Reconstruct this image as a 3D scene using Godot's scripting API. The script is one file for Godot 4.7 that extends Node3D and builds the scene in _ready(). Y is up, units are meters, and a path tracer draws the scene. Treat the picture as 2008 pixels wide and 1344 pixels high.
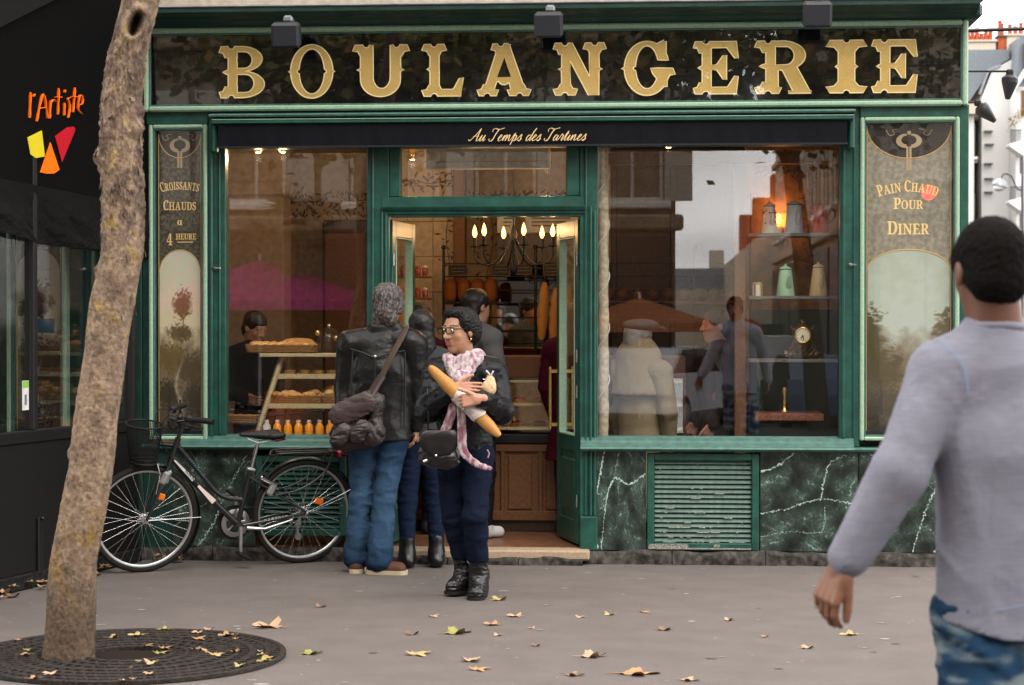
extends Node3D
# A corner bakery on a grey autumn day, built thing by thing. Metres, y up, the shopfront lies in the plane z = 0 and the street in front of it at z > 0.

var rng := RandomNumberGenerator.new()
var taken := {}
var origin_of := {}
var mats := {}
var texs := {}


# A mesh under construction: boxes, tubes, lathes, prisms and sheets.
class MB:
	var p := PackedVector3Array()
	var n := PackedVector3Array()
	var u := PackedVector2Array()
	var c := PackedColorArray()
	var i := PackedInt32Array()
	var col := Color.WHITE

	func v(a: Vector3, nn: Vector3, uv := Vector2.ZERO) -> int:
		p.push_back(a); n.push_back(nn); u.push_back(uv); c.push_back(col)
		return p.size() - 1

	func t(a: int, b: int, d: int) -> void:
		i.push_back(a); i.push_back(b); i.push_back(d)

	func quad(a: Vector3, b: Vector3, d: Vector3, e: Vector3, out := Vector3.ZERO) -> void:
		var nn := (b - a).cross(d - a)
		if nn.length_squared() < 1e-16:
			nn = (d - a).cross(e - a)
		nn = nn.normalized()
		if out != Vector3.ZERO and nn.dot(out) < 0:
			nn = -nn
		var k := v(a, nn, Vector2(0, 1))
		v(b, nn, Vector2(1, 1)); v(d, nn, Vector2(1, 0)); v(e, nn, Vector2(0, 0))
		t(k, k + 1, k + 2); t(k, k + 2, k + 3)

	func tri(a: Vector3, b: Vector3, d: Vector3, out := Vector3.ZERO) -> void:
		var nn := (b - a).cross(d - a).normalized()
		if out != Vector3.ZERO and nn.dot(out) < 0:
			nn = -nn
		var k := v(a, nn); v(b, nn); v(d, nn)
		t(k, k + 1, k + 2)

	func box(ctr: Vector3, s: Vector3, b := 0.0, bas := Basis.IDENTITY) -> MB:
		var h := s * 0.5
		var bb := minf(b, minf(h.x, minf(h.y, h.z)) * 0.9)
		if bb <= 0.0:
			for ax in 3:
				for sg in [-1.0, 1.0]:
					var o := Vector3.ZERO; o[ax] = sg
					var e1 := Vector3.ZERO; e1[(ax + 1) % 3] = 1
					var e2 := Vector3.ZERO; e2[(ax + 2) % 3] = 1
					quad(ctr + bas * ((o - e1 - e2) * h), ctr + bas * ((o + e1 - e2) * h), ctr + bas * ((o + e1 + e2) * h), ctr + bas * ((o - e1 + e2) * h), bas * o)
			return self
		var g := h - Vector3(bb, bb, bb)
		for ax in 3:
			var a1 := (ax + 1) % 3
			var a2 := (ax + 2) % 3
			for sg in [-1.0, 1.0]:
				var q := []
				for k in [[-1, -1], [1, -1], [1, 1], [-1, 1]]:
					var w := Vector3.ZERO
					w[ax] = sg * h[ax]; w[a1] = k[0] * g[a1]; w[a2] = k[1] * g[a2]
					q.append(ctr + bas * w)
				var o := Vector3.ZERO; o[ax] = sg
				quad(q[0], q[1], q[2], q[3], bas * o)
			for s1 in [-1.0, 1.0]:
				for s2 in [-1.0, 1.0]:
					var w1 := Vector3.ZERO
					w1[a1] = s1 * h[a1]; w1[a2] = s2 * g[a2]; w1[ax] = -g[ax]
					var w2 := Vector3.ZERO
					w2[a1] = s1 * g[a1]; w2[a2] = s2 * h[a2]; w2[ax] = -g[ax]
					var w3 := w2; w3[ax] = g[ax]
					var w4 := w1; w4[ax] = g[ax]
					var o := Vector3.ZERO; o[a1] = s1; o[a2] = s2
					quad(ctr + bas * w1, ctr + bas * w2, ctr + bas * w3, ctr + bas * w4, bas * o)
		for sx in [-1.0, 1.0]:
			for sy in [-1.0, 1.0]:
				for sz in [-1.0, 1.0]:
					var s3 := Vector3(sx, sy, sz)
					tri(ctr + bas * (s3 * Vector3(h.x, g.y, g.z)), ctr + bas * (s3 * Vector3(g.x, h.y, g.z)), ctr + bas * (s3 * Vector3(g.x, g.y, h.z)), bas * s3)
		return self

	# a box given by its corners
	func bx(x0: float, y0: float, z0: float, x1: float, y1: float, z1: float, b := 0.003) -> MB:
		return box(Vector3((x0 + x1) / 2, (y0 + y1) / 2, (z0 + z1) / 2), Vector3(absf(x1 - x0), absf(y1 - y0), absf(z1 - z0)), b)

	func tube(pts: Array, r: Variant, sides := 8, closed := false, flat := 1.0) -> MB:
		var m := pts.size()
		if m < 2:
			return self
		var up := Vector3.ZERO
		var first := p.size()
		var tl := 0.0
		for k in m:
			var a: Vector3 = pts[k]
			var pv: Vector3 = pts[(k - 1 + m) % m] if closed else pts[maxi(k - 1, 0)]
			var nx: Vector3 = pts[(k + 1) % m] if closed else pts[mini(k + 1, m - 1)]
			var d := (nx - pv).normalized()
			if up == Vector3.ZERO:
				up = Vector3.UP if absf(d.y) < 0.9 else Vector3.RIGHT
			var s := d.cross(up).normalized()
			up = s.cross(d).normalized()
			var rr: float = r[k] if r is Array or r is PackedFloat32Array else r
			if k > 0:
				tl += a.distance_to(pts[k - 1])
			for j in sides + 1:
				var an := TAU * j / sides
				var o := s * cos(an) + up * sin(an) * flat
				v(a + o * rr, (s * cos(an) * flat + up * sin(an)).normalized(), Vector2(float(j) / sides, tl))
		var rings := m if closed else m - 1
		for k in rings:
			for j in sides:
				var a0 := first + k * (sides + 1) + j
				var b0 := first + ((k + 1) % m) * (sides + 1) + j
				t(a0, a0 + 1, b0 + 1); t(a0, b0 + 1, b0)
		if not closed:
			for e in [0, m - 1]:
				var d: Vector3 = ((pts[0] - pts[1]) if e == 0 else (pts[m - 1] - pts[m - 2])).normalized()
				var k0 := v(pts[e], d)
				for j in sides:
					v(p[first + e * (sides + 1) + j], d)
				for j in sides:
					t(k0, k0 + 1 + j, k0 + 1 + (j + 1) % sides)
		return self

	func bar(a: Vector3, b: Vector3, r: float, sides := 6) -> MB:
		return tube([a, b], r, sides)

	# profile of (radius, height) turned about y
	func lathe(prof: Array, seg := 20, xf := Transform3D.IDENTITY, smooth := true) -> MB:
		var m := prof.size()
		for k in m - 1:
			var a: Vector2 = prof[k]
			var b: Vector2 = prof[k + 1]
			var d := b - a
			if d.length() < 1e-6:
				continue
			var fl := Vector2(d.y, -d.x).normalized()
			var na := fl
			var nb := fl
			if smooth:
				if k > 0:
					var d0: Vector2 = (a - prof[k - 1])
					var f0 := Vector2(d0.y, -d0.x).normalized()
					if f0.dot(fl) > 0.6:
						na = (f0 + fl).normalized()
				if k < m - 2:
					var d1: Vector2 = (prof[k + 2] - b)
					var f1 := Vector2(d1.y, -d1.x).normalized()
					if f1.dot(fl) > 0.6:
						nb = (f1 + fl).normalized()
			var first := p.size()
			for j in seg + 1:
				var an := TAU * j / seg
				var cs := cos(an); var sn := sin(an)
				v(xf * Vector3(a.x * cs, a.y, a.x * sn), xf.basis * Vector3(na.x * cs, na.y, na.x * sn), Vector2(float(j) / seg, float(k) / m))
				v(xf * Vector3(b.x * cs, b.y, b.x * sn), xf.basis * Vector3(nb.x * cs, nb.y, nb.x * sn), Vector2(float(j) / seg, float(k + 1) / m))
			for j in seg:
				var q := first + j * 2
				t(q, q + 1, q + 3); t(q, q + 3, q + 2)
		return self

	func ball(ctr: Vector3, r: Vector3, seg := 12, rings := 8, bas := Basis.IDENTITY) -> MB:
		var first := p.size()
		for a in rings + 1:
			var th := PI * a / rings
			for b in seg + 1:
				var ph := TAU * b / seg
				var d := Vector3(sin(th) * cos(ph), cos(th), sin(th) * sin(ph))
				v(ctr + bas * (d * r), (bas * (d / r)).normalized(), Vector2(float(b) / seg, float(a) / rings))
		for a in rings:
			for b in seg:
				var q := first + a * (seg + 1) + b
				if a > 0: t(q, q + 1, q + seg + 2)
				if a < rings - 1: t(q, q + seg + 2, q + seg + 1)
		return self

	# a flat outline pushed from z0 to z1, then moved by xf
	func prism(poly: PackedVector2Array, z0: float, z1: float, xf := Transform3D.IDENTITY, back := true) -> MB:
		var idx := Geometry2D.triangulate_polygon(poly)
		var m := poly.size()
		for side in ([z1, z0] if back else [z1]):
			var nn := xf.basis * Vector3(0, 0, 1 if side == z1 else -1)
			var k := p.size()
			for q in poly:
				v(xf * Vector3(q.x, q.y, side), nn.normalized(), Vector2(q.x, -q.y))
			for j in range(0, idx.size(), 3):
				t(k + idx[j], k + idx[j + 1], k + idx[j + 2])
		var area := 0.0
		for j in m:
			area += poly[j].cross(poly[(j + 1) % m])
		for j in m:
			var a := poly[j]
			var b := poly[(j + 1) % m]
			var o := Vector2(b.y - a.y, a.x - b.x) * signf(area)
			quad(xf * Vector3(a.x, a.y, z0), xf * Vector3(b.x, b.y, z0), xf * Vector3(b.x, b.y, z1), xf * Vector3(a.x, a.y, z1), xf.basis * Vector3(o.x, o.y, 0))
		return self

	# a moulding: profile of (z, y) swept along x
	func mould(prof: Array, x0: float, x1: float) -> MB:
		var q := PackedVector2Array()
		for a in prof:
			q.push_back(a)
		return prism(q, x0, x1, Transform3D(Basis(Vector3(0, 0, 1), Vector3(0, 1, 0), Vector3(1, 0, 0)), Vector3.ZERO))

	# a smooth sheet; at(s, t) gives the point for s, t in 0..1
	func sheet(nu: int, nv: int, at: Callable, colour: Variant = null) -> MB:
		var first := p.size()
		for a in nv + 1:
			for b in nu + 1:
				var s := float(b) / nu
				var tt := float(a) / nv
				var q: Vector3 = at.call(s, tt)
				var e := 0.002
				var du: Vector3 = at.call(minf(s + e, 1), tt) - at.call(maxf(s - e, 0), tt)
				var dv: Vector3 = at.call(s, minf(tt + e, 1)) - at.call(s, maxf(tt - e, 0))
				if colour != null:
					col = colour.call(s, tt, q)
				v(q, du.cross(dv).normalized(), Vector2(s, 1 - tt))
		for a in nv:
			for b in nu:
				var q := first + a * (nu + 1) + b
				t(q, q + 1, q + nu + 2); t(q, q + nu + 2, q + nu + 1)
		return self

	func add(o: MB, xf := Transform3D.IDENTITY) -> MB:
		var k := p.size()
		for j in o.p.size():
			p.push_back(xf * o.p[j]); n.push_back((xf.basis * o.n[j]).normalized()); u.push_back(o.u[j]); c.push_back(o.c[j])
		for j in o.i:
			i.push_back(k + j)
		return self

	func mesh() -> ArrayMesh:
		for k in range(0, i.size(), 3):
			var a := i[k]; var b := i[k + 1]; var d := i[k + 2]
			if (p[b] - p[a]).cross(p[d] - p[a]).dot(n[a] + n[b] + n[d]) > 0.0:
				i[k + 1] = d; i[k + 2] = b
		var arr := []
		arr.resize(Mesh.ARRAY_MAX)
		arr[Mesh.ARRAY_VERTEX] = p; arr[Mesh.ARRAY_NORMAL] = n; arr[Mesh.ARRAY_TEX_UV] = u; arr[Mesh.ARRAY_COLOR] = c; arr[Mesh.ARRAY_INDEX] = i
		var m := ArrayMesh.new()
		if p.size() and i.size():
			m.add_surface_from_arrays(Mesh.PRIMITIVE_TRIANGLES, arr)
		return m


# A solid grown from bones and lumps that melt together, meshed with surface nets.
class Flesh:
	var lo: Vector3
	var h: float
	var nx: int
	var ny: int
	var nz: int
	var d := PackedFloat32Array()

	func _init(a: Vector3, b: Vector3, cell: float) -> void:
		h = cell
		lo = a - Vector3.ONE * cell * 2
		var s := (b - a) / cell
		nx = int(s.x) + 6; ny = int(s.y) + 6; nz = int(s.z) + 6
		d.resize(nx * ny * nz)
		d.fill(0.25)

	# tapered bone; f is the axis along which it is flattened, e how much
	func cap(a: Vector3, b: Vector3, ra: float, rb: float, k := 0.03, f := Vector3.ZERO, e := 1.0, carve := false) -> Flesh:
		var m := maxf(ra, rb) + k + h * 3
		var l := a.min(b) - Vector3.ONE * m
		var g := a.max(b) + Vector3.ONE * m
		var i0 := maxi(int((l.x - lo.x) / h), 0); var i1 := mini(int((g.x - lo.x) / h) + 1, nx - 1)
		var j0 := maxi(int((l.y - lo.y) / h), 0); var j1 := mini(int((g.y - lo.y) / h) + 1, ny - 1)
		var k0 := maxi(int((l.z - lo.z) / h), 0); var k1 := mini(int((g.z - lo.z) / h) + 1, nz - 1)
		var ab := b - a
		var il := 1.0 / maxf(ab.length_squared(), 1e-9)
		var fe := f * (e - 1.0)
		var flat := e != 1.0
		for z in range(k0, k1 + 1):
			for y in range(j0, j1 + 1):
				var row := (z * ny + y) * nx
				var q := Vector3(lo.x + i0 * h, lo.y + y * h, lo.z + z * h) - a
				for x in range(i0, i1 + 1):
					var t := clampf(q.dot(ab) * il, 0.0, 1.0)
					var w := q - ab * t
					if flat:
						w += fe * w.dot(f)
					var s := w.length() - (ra + (rb - ra) * t)
					q.x += h
					var o := d[row + x]
					if carve:
						s = -s
						var hh := maxf(k - absf(o - s), 0.0) / k
						d[row + x] = maxf(o, s) + hh * hh * k * 0.25
					elif s < o + k:
						var hh := maxf(k - absf(o - s), 0.0) / k
						d[row + x] = minf(o, s) - hh * hh * k * 0.25
		return self

	func lump(ctr: Vector3, r: Vector3, k := 0.02, bas := Basis.IDENTITY, carve := false) -> Flesh:
		var mx := maxf(r.x, maxf(r.y, r.z))
		var m := mx + k + h * 3
		var l := ctr - Vector3.ONE * m
		var g := ctr + Vector3.ONE * m
		var i0 := maxi(int((l.x - lo.x) / h), 0); var i1 := mini(int((g.x - lo.x) / h) + 1, nx - 1)
		var j0 := maxi(int((l.y - lo.y) / h), 0); var j1 := mini(int((g.y - lo.y) / h) + 1, ny - 1)
		var k0 := maxi(int((l.z - lo.z) / h), 0); var k1 := mini(int((g.z - lo.z) / h) + 1, nz - 1)
		var inv := bas.transposed()
		for z in range(k0, k1 + 1):
			for y in range(j0, j1 + 1):
				var row := (z * ny + y) * nx
				for x in range(i0, i1 + 1):
					var q := (inv * (Vector3(lo.x + x * h, lo.y + y * h, lo.z + z * h) - ctr)) / r
					var kk := q.length()
					var gr := (q / r).length()
					var s := (kk * (kk - 1.0) / gr) if gr > 1e-6 else -mx
					var o := d[row + x]
					if carve:
						s = -s
						var hh := maxf(k - absf(o - s), 0.0) / k
						d[row + x] = maxf(o, s) + hh * hh * k * 0.25
					elif s < o + k:
						var hh := maxf(k - absf(o - s), 0.0) / k
						d[row + x] = minf(o, s) - hh * hh * k * 0.25
		return self

	# keep only what lies on the inner side of a plane
	func keep(pt: Vector3, out: Vector3, within := 10.0) -> Flesh:
		out = out.normalized()
		for z in nz:
			for y in ny:
				var row := (z * ny + y) * nx
				for x in nx:
					var q := Vector3(lo.x + x * h, lo.y + y * h, lo.z + z * h) - pt
					if q.length_squared() < within * within:
						var s := q.dot(out)
						if s > d[row + x]:
							d[row + x] = s
		return self

	# push the skin in and out: folds, wrinkles, curls
	func ruffle(fn: Callable) -> Flesh:
		var band := h * 4.0
		for z in nz:
			for y in ny:
				var row := (z * ny + y) * nx
				for x in nx:
					if absf(d[row + x]) < band:
						d[row + x] += fn.call(Vector3(lo.x + x * h, lo.y + y * h, lo.z + z * h))
		return self

	func into(mb: MB, colour: Variant = null) -> MB:
		var cell := PackedInt32Array()
		cell.resize(nx * ny * nz)
		cell.fill(-1)
		var sx := 1; var sy := nx; var sz := nx * ny
		for z in range(1, nz - 2):
			for y in range(1, ny - 2):
				var row := (z * ny + y) * nx
				for x in range(1, nx - 2):
					var q := row + x
					var d0 := d[q]
					if d0 > h * 4.0 or d0 < -h * 4.0:
						continue
					var d1 := d[q + sx]; var d2 := d[q + sy]; var d3 := d[q + sx + sy]
					var d4 := d[q + sz]; var d5 := d[q + sx + sz]; var d6 := d[q + sy + sz]; var d7 := d[q + sx + sy + sz]
					var sgn := int(d0 < 0) + int(d1 < 0) + int(d2 < 0) + int(d3 < 0) + int(d4 < 0) + int(d5 < 0) + int(d6 < 0) + int(d7 < 0)
					if sgn == 0 or sgn == 8:
						continue
					var acc := Vector3.ZERO
					var cnt := 0
					if (d0 < 0) != (d1 < 0): acc += Vector3(d0 / (d0 - d1), 0, 0); cnt += 1
					if (d2 < 0) != (d3 < 0): acc += Vector3(d2 / (d2 - d3), 1, 0); cnt += 1
					if (d4 < 0) != (d5 < 0): acc += Vector3(d4 / (d4 - d5), 0, 1); cnt += 1
					if (d6 < 0) != (d7 < 0): acc += Vector3(d6 / (d6 - d7), 1, 1); cnt += 1
					if (d0 < 0) != (d2 < 0): acc += Vector3(0, d0 / (d0 - d2), 0); cnt += 1
					if (d1 < 0) != (d3 < 0): acc += Vector3(1, d1 / (d1 - d3), 0); cnt += 1
					if (d4 < 0) != (d6 < 0): acc += Vector3(0, d4 / (d4 - d6), 1); cnt += 1
					if (d5 < 0) != (d7 < 0): acc += Vector3(1, d5 / (d5 - d7), 1); cnt += 1
					if (d0 < 0) != (d4 < 0): acc += Vector3(0, 0, d0 / (d0 - d4)); cnt += 1
					if (d1 < 0) != (d5 < 0): acc += Vector3(1, 0, d1 / (d1 - d5)); cnt += 1
					if (d2 < 0) != (d6 < 0): acc += Vector3(0, 1, d2 / (d2 - d6)); cnt += 1
					if (d3 < 0) != (d7 < 0): acc += Vector3(1, 1, d3 / (d3 - d7)); cnt += 1
					if cnt == 0:
						continue
					var f := acc / cnt
					var g := Vector3((d1 + d3 + d5 + d7) - (d0 + d2 + d4 + d6), (d2 + d3 + d6 + d7) - (d0 + d1 + d4 + d5), (d4 + d5 + d6 + d7) - (d0 + d1 + d2 + d3)).normalized()
					var pos := lo + (Vector3(x, y, z) + f) * h
					if colour != null:
						mb.col = colour.call(pos, g)
					cell[q] = mb.v(pos, g, Vector2(pos.x + pos.z, pos.y))
		for z in range(1, nz - 2):
			for y in range(1, ny - 2):
				var row := (z * ny + y) * nx
				for x in range(1, nx - 2):
					var q := row + x
					if cell[q] < 0:
						continue
					var s0 := d[q] < 0
					if s0 != (d[q + sx] < 0):
						quad4(mb, cell[q], cell[q - sy], cell[q - sy - sz], cell[q - sz])
					if s0 != (d[q + sy] < 0):
						quad4(mb, cell[q], cell[q - sx], cell[q - sx - sz], cell[q - sz])
					if s0 != (d[q + sz] < 0):
						quad4(mb, cell[q], cell[q - sx], cell[q - sx - sy], cell[q - sy])
		return mb

	func quad4(mb: MB, a: int, b: int, e: int, f: int) -> void:
		if a < 0 or b < 0 or e < 0 or f < 0:
			return
		mb.t(a, b, e); mb.t(a, e, f)


func own(base: String, par: Node) -> String:
	var key := str(par.get_instance_id()) + base
	var k: int = taken.get(key, -1) + 1
	taken[key] = k
	return base if k == 0 else "%s_%03d" % [base, k]


func tag(o: Node, label: String, cat: String, group := "") -> void:
	if label != "": o.set_meta("label", label)
	if cat != "": o.set_meta("category", cat)
	if group != "": o.set_meta("group", group)


# a thing with parts; when at is given, its parts are built in world places
func thing(called: String, label: String, cat: String, at := Vector3.ZERO, group := "") -> Node3D:
	var o := Node3D.new()
	o.name = own(called, self)
	add_child(o, true)
	o.position = at
	origin_of[o] = at
	tag(o, label, cat, group)
	return o


func part(called: String, mb: Variant, m: Material, par: Node = self, label := "") -> MeshInstance3D:
	var o := MeshInstance3D.new()
	o.name = own(called, par)
	o.mesh = mb.mesh() if mb is MB else mb
	o.material_override = m
	par.add_child(o, true)
	if origin_of.has(par):
		o.position = -origin_of[par]
	if label != "": o.set_meta("label", label)
	return o


func struct(called: String, mb: Variant, m: Material) -> MeshInstance3D:
	var o := part(called, mb, m)
	o.set_meta("kind", "structure")
	return o


# a copy of a thing under a name and a label of its own
func copy(o: Node3D, label := "", group := "") -> Node3D:
	var r: Node3D = o.duplicate()
	var base: String = o.name
	if base.length() > 4 and base[-4] == "_" and base.right(3).is_valid_int():
		base = base.left(-4)
	r.name = own(base, self)
	add_child(r, true)
	if label != "": r.set_meta("label", label)
	if group != "": r.set_meta("group", group)
	return r


func lin(r: float, g: float, b: float) -> Color:
	return Color(r, g, b).linear_to_srgb()


# grey cloudy pattern between lo and 1, seamless
func grain(key: String, freq: float, lo: float, oct := 4, size := 512, seed := 1) -> NoiseTexture2D:
	if texs.has(key):
		return texs[key]
	var f := FastNoiseLite.new()
	f.seed = seed; f.frequency = freq; f.fractal_octaves = oct; f.noise_type = FastNoiseLite.TYPE_SIMPLEX
	var tx := NoiseTexture2D.new()
	tx.width = size; tx.height = size; tx.seamless = true; tx.noise = f; tx.normalize = true
	var g := Gradient.new()
	g.set_color(0, Color(lo, lo, lo)); g.set_color(1, Color.WHITE)
	tx.color_ramp = g
	texs[key] = tx
	return tx


func mat(key: String, col: Color, rough := 0.6, metal := 0.0, grain_key := "", scale := 1.0, bump := 0.0) -> StandardMaterial3D:
	if mats.has(key):
		return mats[key]
	var m := StandardMaterial3D.new()
	m.resource_name = key
	m.albedo_color = col; m.roughness = rough; m.metallic = metal
	m.metallic_specular = lerpf(0.5, 0.2, smoothstep(0.4, 0.8, rough))
	if grain_key != "":
		m.uv1_triplanar = true; m.uv1_world_triplanar = true
		m.uv1_scale = Vector3.ONE * scale
		m.albedo_texture = texs[grain_key]
		if bump > 0.0:
			m.heightmap_enabled = true; m.heightmap_texture = texs[grain_key]; m.heightmap_scale = bump
	mats[key] = m
	return m


func vmat(key: String, rough := 0.7, grain_key := "", scale := 1.0, bump := 0.0) -> StandardMaterial3D:
	var m := mat(key, Color.WHITE, rough, 0.0, grain_key, scale, bump)
	m.vertex_color_use_as_albedo = true
	if grain_key != "":
		m.uv1_world_triplanar = false
	return m


func glass(key: String, alpha := 0.002, tint := Color(0.05, 0.06, 0.055)) -> StandardMaterial3D:
	var m := mat(key, tint, 0.0)
	m.albedo_color.a = alpha
	m.transparency = BaseMaterial3D.TRANSPARENCY_ALPHA
	m.metallic_specular = 0.6
	return m


func spline(pts: Array, steps := 6, closed := false) -> Array:
	var out := []
	var m := pts.size()
	var last := m if closed else m - 1
	for k in last:
		var a: Variant = pts[(k - 1 + m) % m] if closed else pts[maxi(k - 1, 0)]
		var b: Variant = pts[k]
		var c: Variant = pts[(k + 1) % m]
		var d: Variant = pts[(k + 2) % m] if closed else pts[mini(k + 2, m - 1)]
		for j in steps:
			out.append(b.cubic_interpolate(c, a, d, float(j) / steps))
	if not closed:
		out.append(pts[m - 1])
	return out


func ring2(cx: float, cy: float, rx: float, ry: float, n := 28, a0 := 0.0, a1 := TAU) -> PackedVector2Array:
	var q := PackedVector2Array()
	var whole := absf(a1 - a0 - TAU) < 1e-4
	for k in (n if whole else n + 1):
		var a := a0 + (a1 - a0) * k / n
		q.push_back(Vector2(cx + rx * cos(a), cy + ry * sin(a)))
	return q


func rc(x0: float, y0: float, x1: float, y1: float) -> PackedVector2Array:
	return PackedVector2Array([Vector2(x0, y0), Vector2(x1, y0), Vector2(x1, y1), Vector2(x0, y1)])


func pg(a: Array) -> PackedVector2Array:
	var q := PackedVector2Array()
	for k in range(0, a.size(), 2):
		q.push_back(Vector2(a[k], a[k + 1]))
	return q


# a rectangular picture frame of mitred bars round (x0,y0)-(x1,y1), w wide, from z0 to z1
func frame(x0: float, y0: float, x1: float, y1: float, w: float, z0: float, z1: float, b := 0.006) -> MB:
	var m := MB.new()
	m.bx(x0, y0, z0, x0 + w, y1, z1, b)
	m.bx(x1 - w, y0, z0, x1, y1, z1, b)
	m.bx(x0 + w, y0, z0, x1 - w, y0 + w, z1, b)
	m.bx(x0 + w, y1 - w, z0, x1 - w, y1, z1, b)
	return m


func _ready() -> void:
	rng.seed = 20
	var cam := Camera3D.new()
	cam.name = "camera"
	var lens := CameraAttributesPhysical.new()
	lens.frustum_focal_length = 69.65
	lens.exposure_aperture = 5.0
	lens.frustum_focus_distance = 12.2
	lens.frustum_far = 600.0
	cam.attributes = lens
	add_child(cam)
	cam.position = Vector3(0.930, 1.55, 12.666)
	cam.rotation_degrees = Vector3(-0.646, 4.2, 0)
	cam.fov = 19.55
	cam.near = 0.1
	cam.far = 600.0
	cam.current = true
	var we := WorldEnvironment.new()
	we.name = "world_environment"
	var env := Environment.new()
	env.background_mode = Environment.BG_SKY
	env.tonemap_mode = Environment.TONE_MAPPER_LINEAR
	env.tonemap_exposure = 1.4
	env.sdfgi_enabled = true; env.ssao_enabled = true; env.ssil_enabled = true
	var sky := Sky.new()
	var pano := PanoramaSkyMaterial.new()
	pano.panorama = cloudy_sky()
	sky.sky_material = pano
	env.sky = sky
	we.environment = env
	add_child(we)
	var sun := DirectionalLight3D.new()
	sun.name = "veiled_sun"
	sun.light_energy = 0.35
	sun.light_angular_distance = 25.0
	sun.light_color = Color(1.0, 0.95, 0.88)
	sun.shadow_enabled = true
	add_child(sun)
	sun.look_at_from_position(Vector3(3, 10, 9), Vector3.ZERO)

	make_materials()
	ground()
	bakery()
	shop_sign()
	painted_panels()
	awning()
	doors_and_vents()
	neighbour()
	far_street()
	opposite_side()
	interior()
	window_goods()
	shelf_goods()
	plane_tree()
	bicycle()
	people()
	fallen_leaves()


# an even grey cloud cover, a little brighter overhead, with soft darker banks
func cloudy_sky() -> ImageTexture:
	var w := 1024
	var hh := 512
	var f := FastNoiseLite.new()
	f.seed = 7; f.frequency = 0.011; f.fractal_octaves = 5; f.noise_type = FastNoiseLite.TYPE_SIMPLEX
	var im := f.get_seamless_image(w, 256)
	var px := im.get_data()
	var out := PackedFloat32Array()
	out.resize(w * hh * 3)
	for y in hh:
		var el := (0.5 - (y + 0.5) / hh) * PI
		var ny := clampi(int(255.0 / (1.0 + 5.0 * maxf(sin(el), 0.0))), 0, 255)
		var base := lerpf(2.8, 3.0, clampf(sin(el), 0, 1)) if el > 0 else 0.35
		for x in w:
			var k := px[ny * w + x] / 255.0 if el > 0 else 0.5
			var b := base * (0.40 + 1.2 * k)
			var q := (y * w + x) * 3
			out[q] = b * (1.0 + 0.02 * k); out[q + 1] = b * (0.985 + 0.01 * k); out[q + 2] = b * (0.975 - 0.02 * k)
	return ImageTexture.create_from_image(Image.create_from_data(w, hh, false, Image.FORMAT_RGBF, out.to_byte_array()))


func blotch(m: StandardMaterial3D, key: String, scale: float) -> StandardMaterial3D:
	m.detail_enabled = true
	m.detail_blend_mode = BaseMaterial3D.BLEND_MODE_MUL
	m.detail_albedo = texs[key]
	m.detail_uv_layer = BaseMaterial3D.DETAIL_UV_2
	m.uv2_triplanar = true; m.uv2_world_triplanar = true
	m.uv2_scale = Vector3.ONE * scale
	return m


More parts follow.
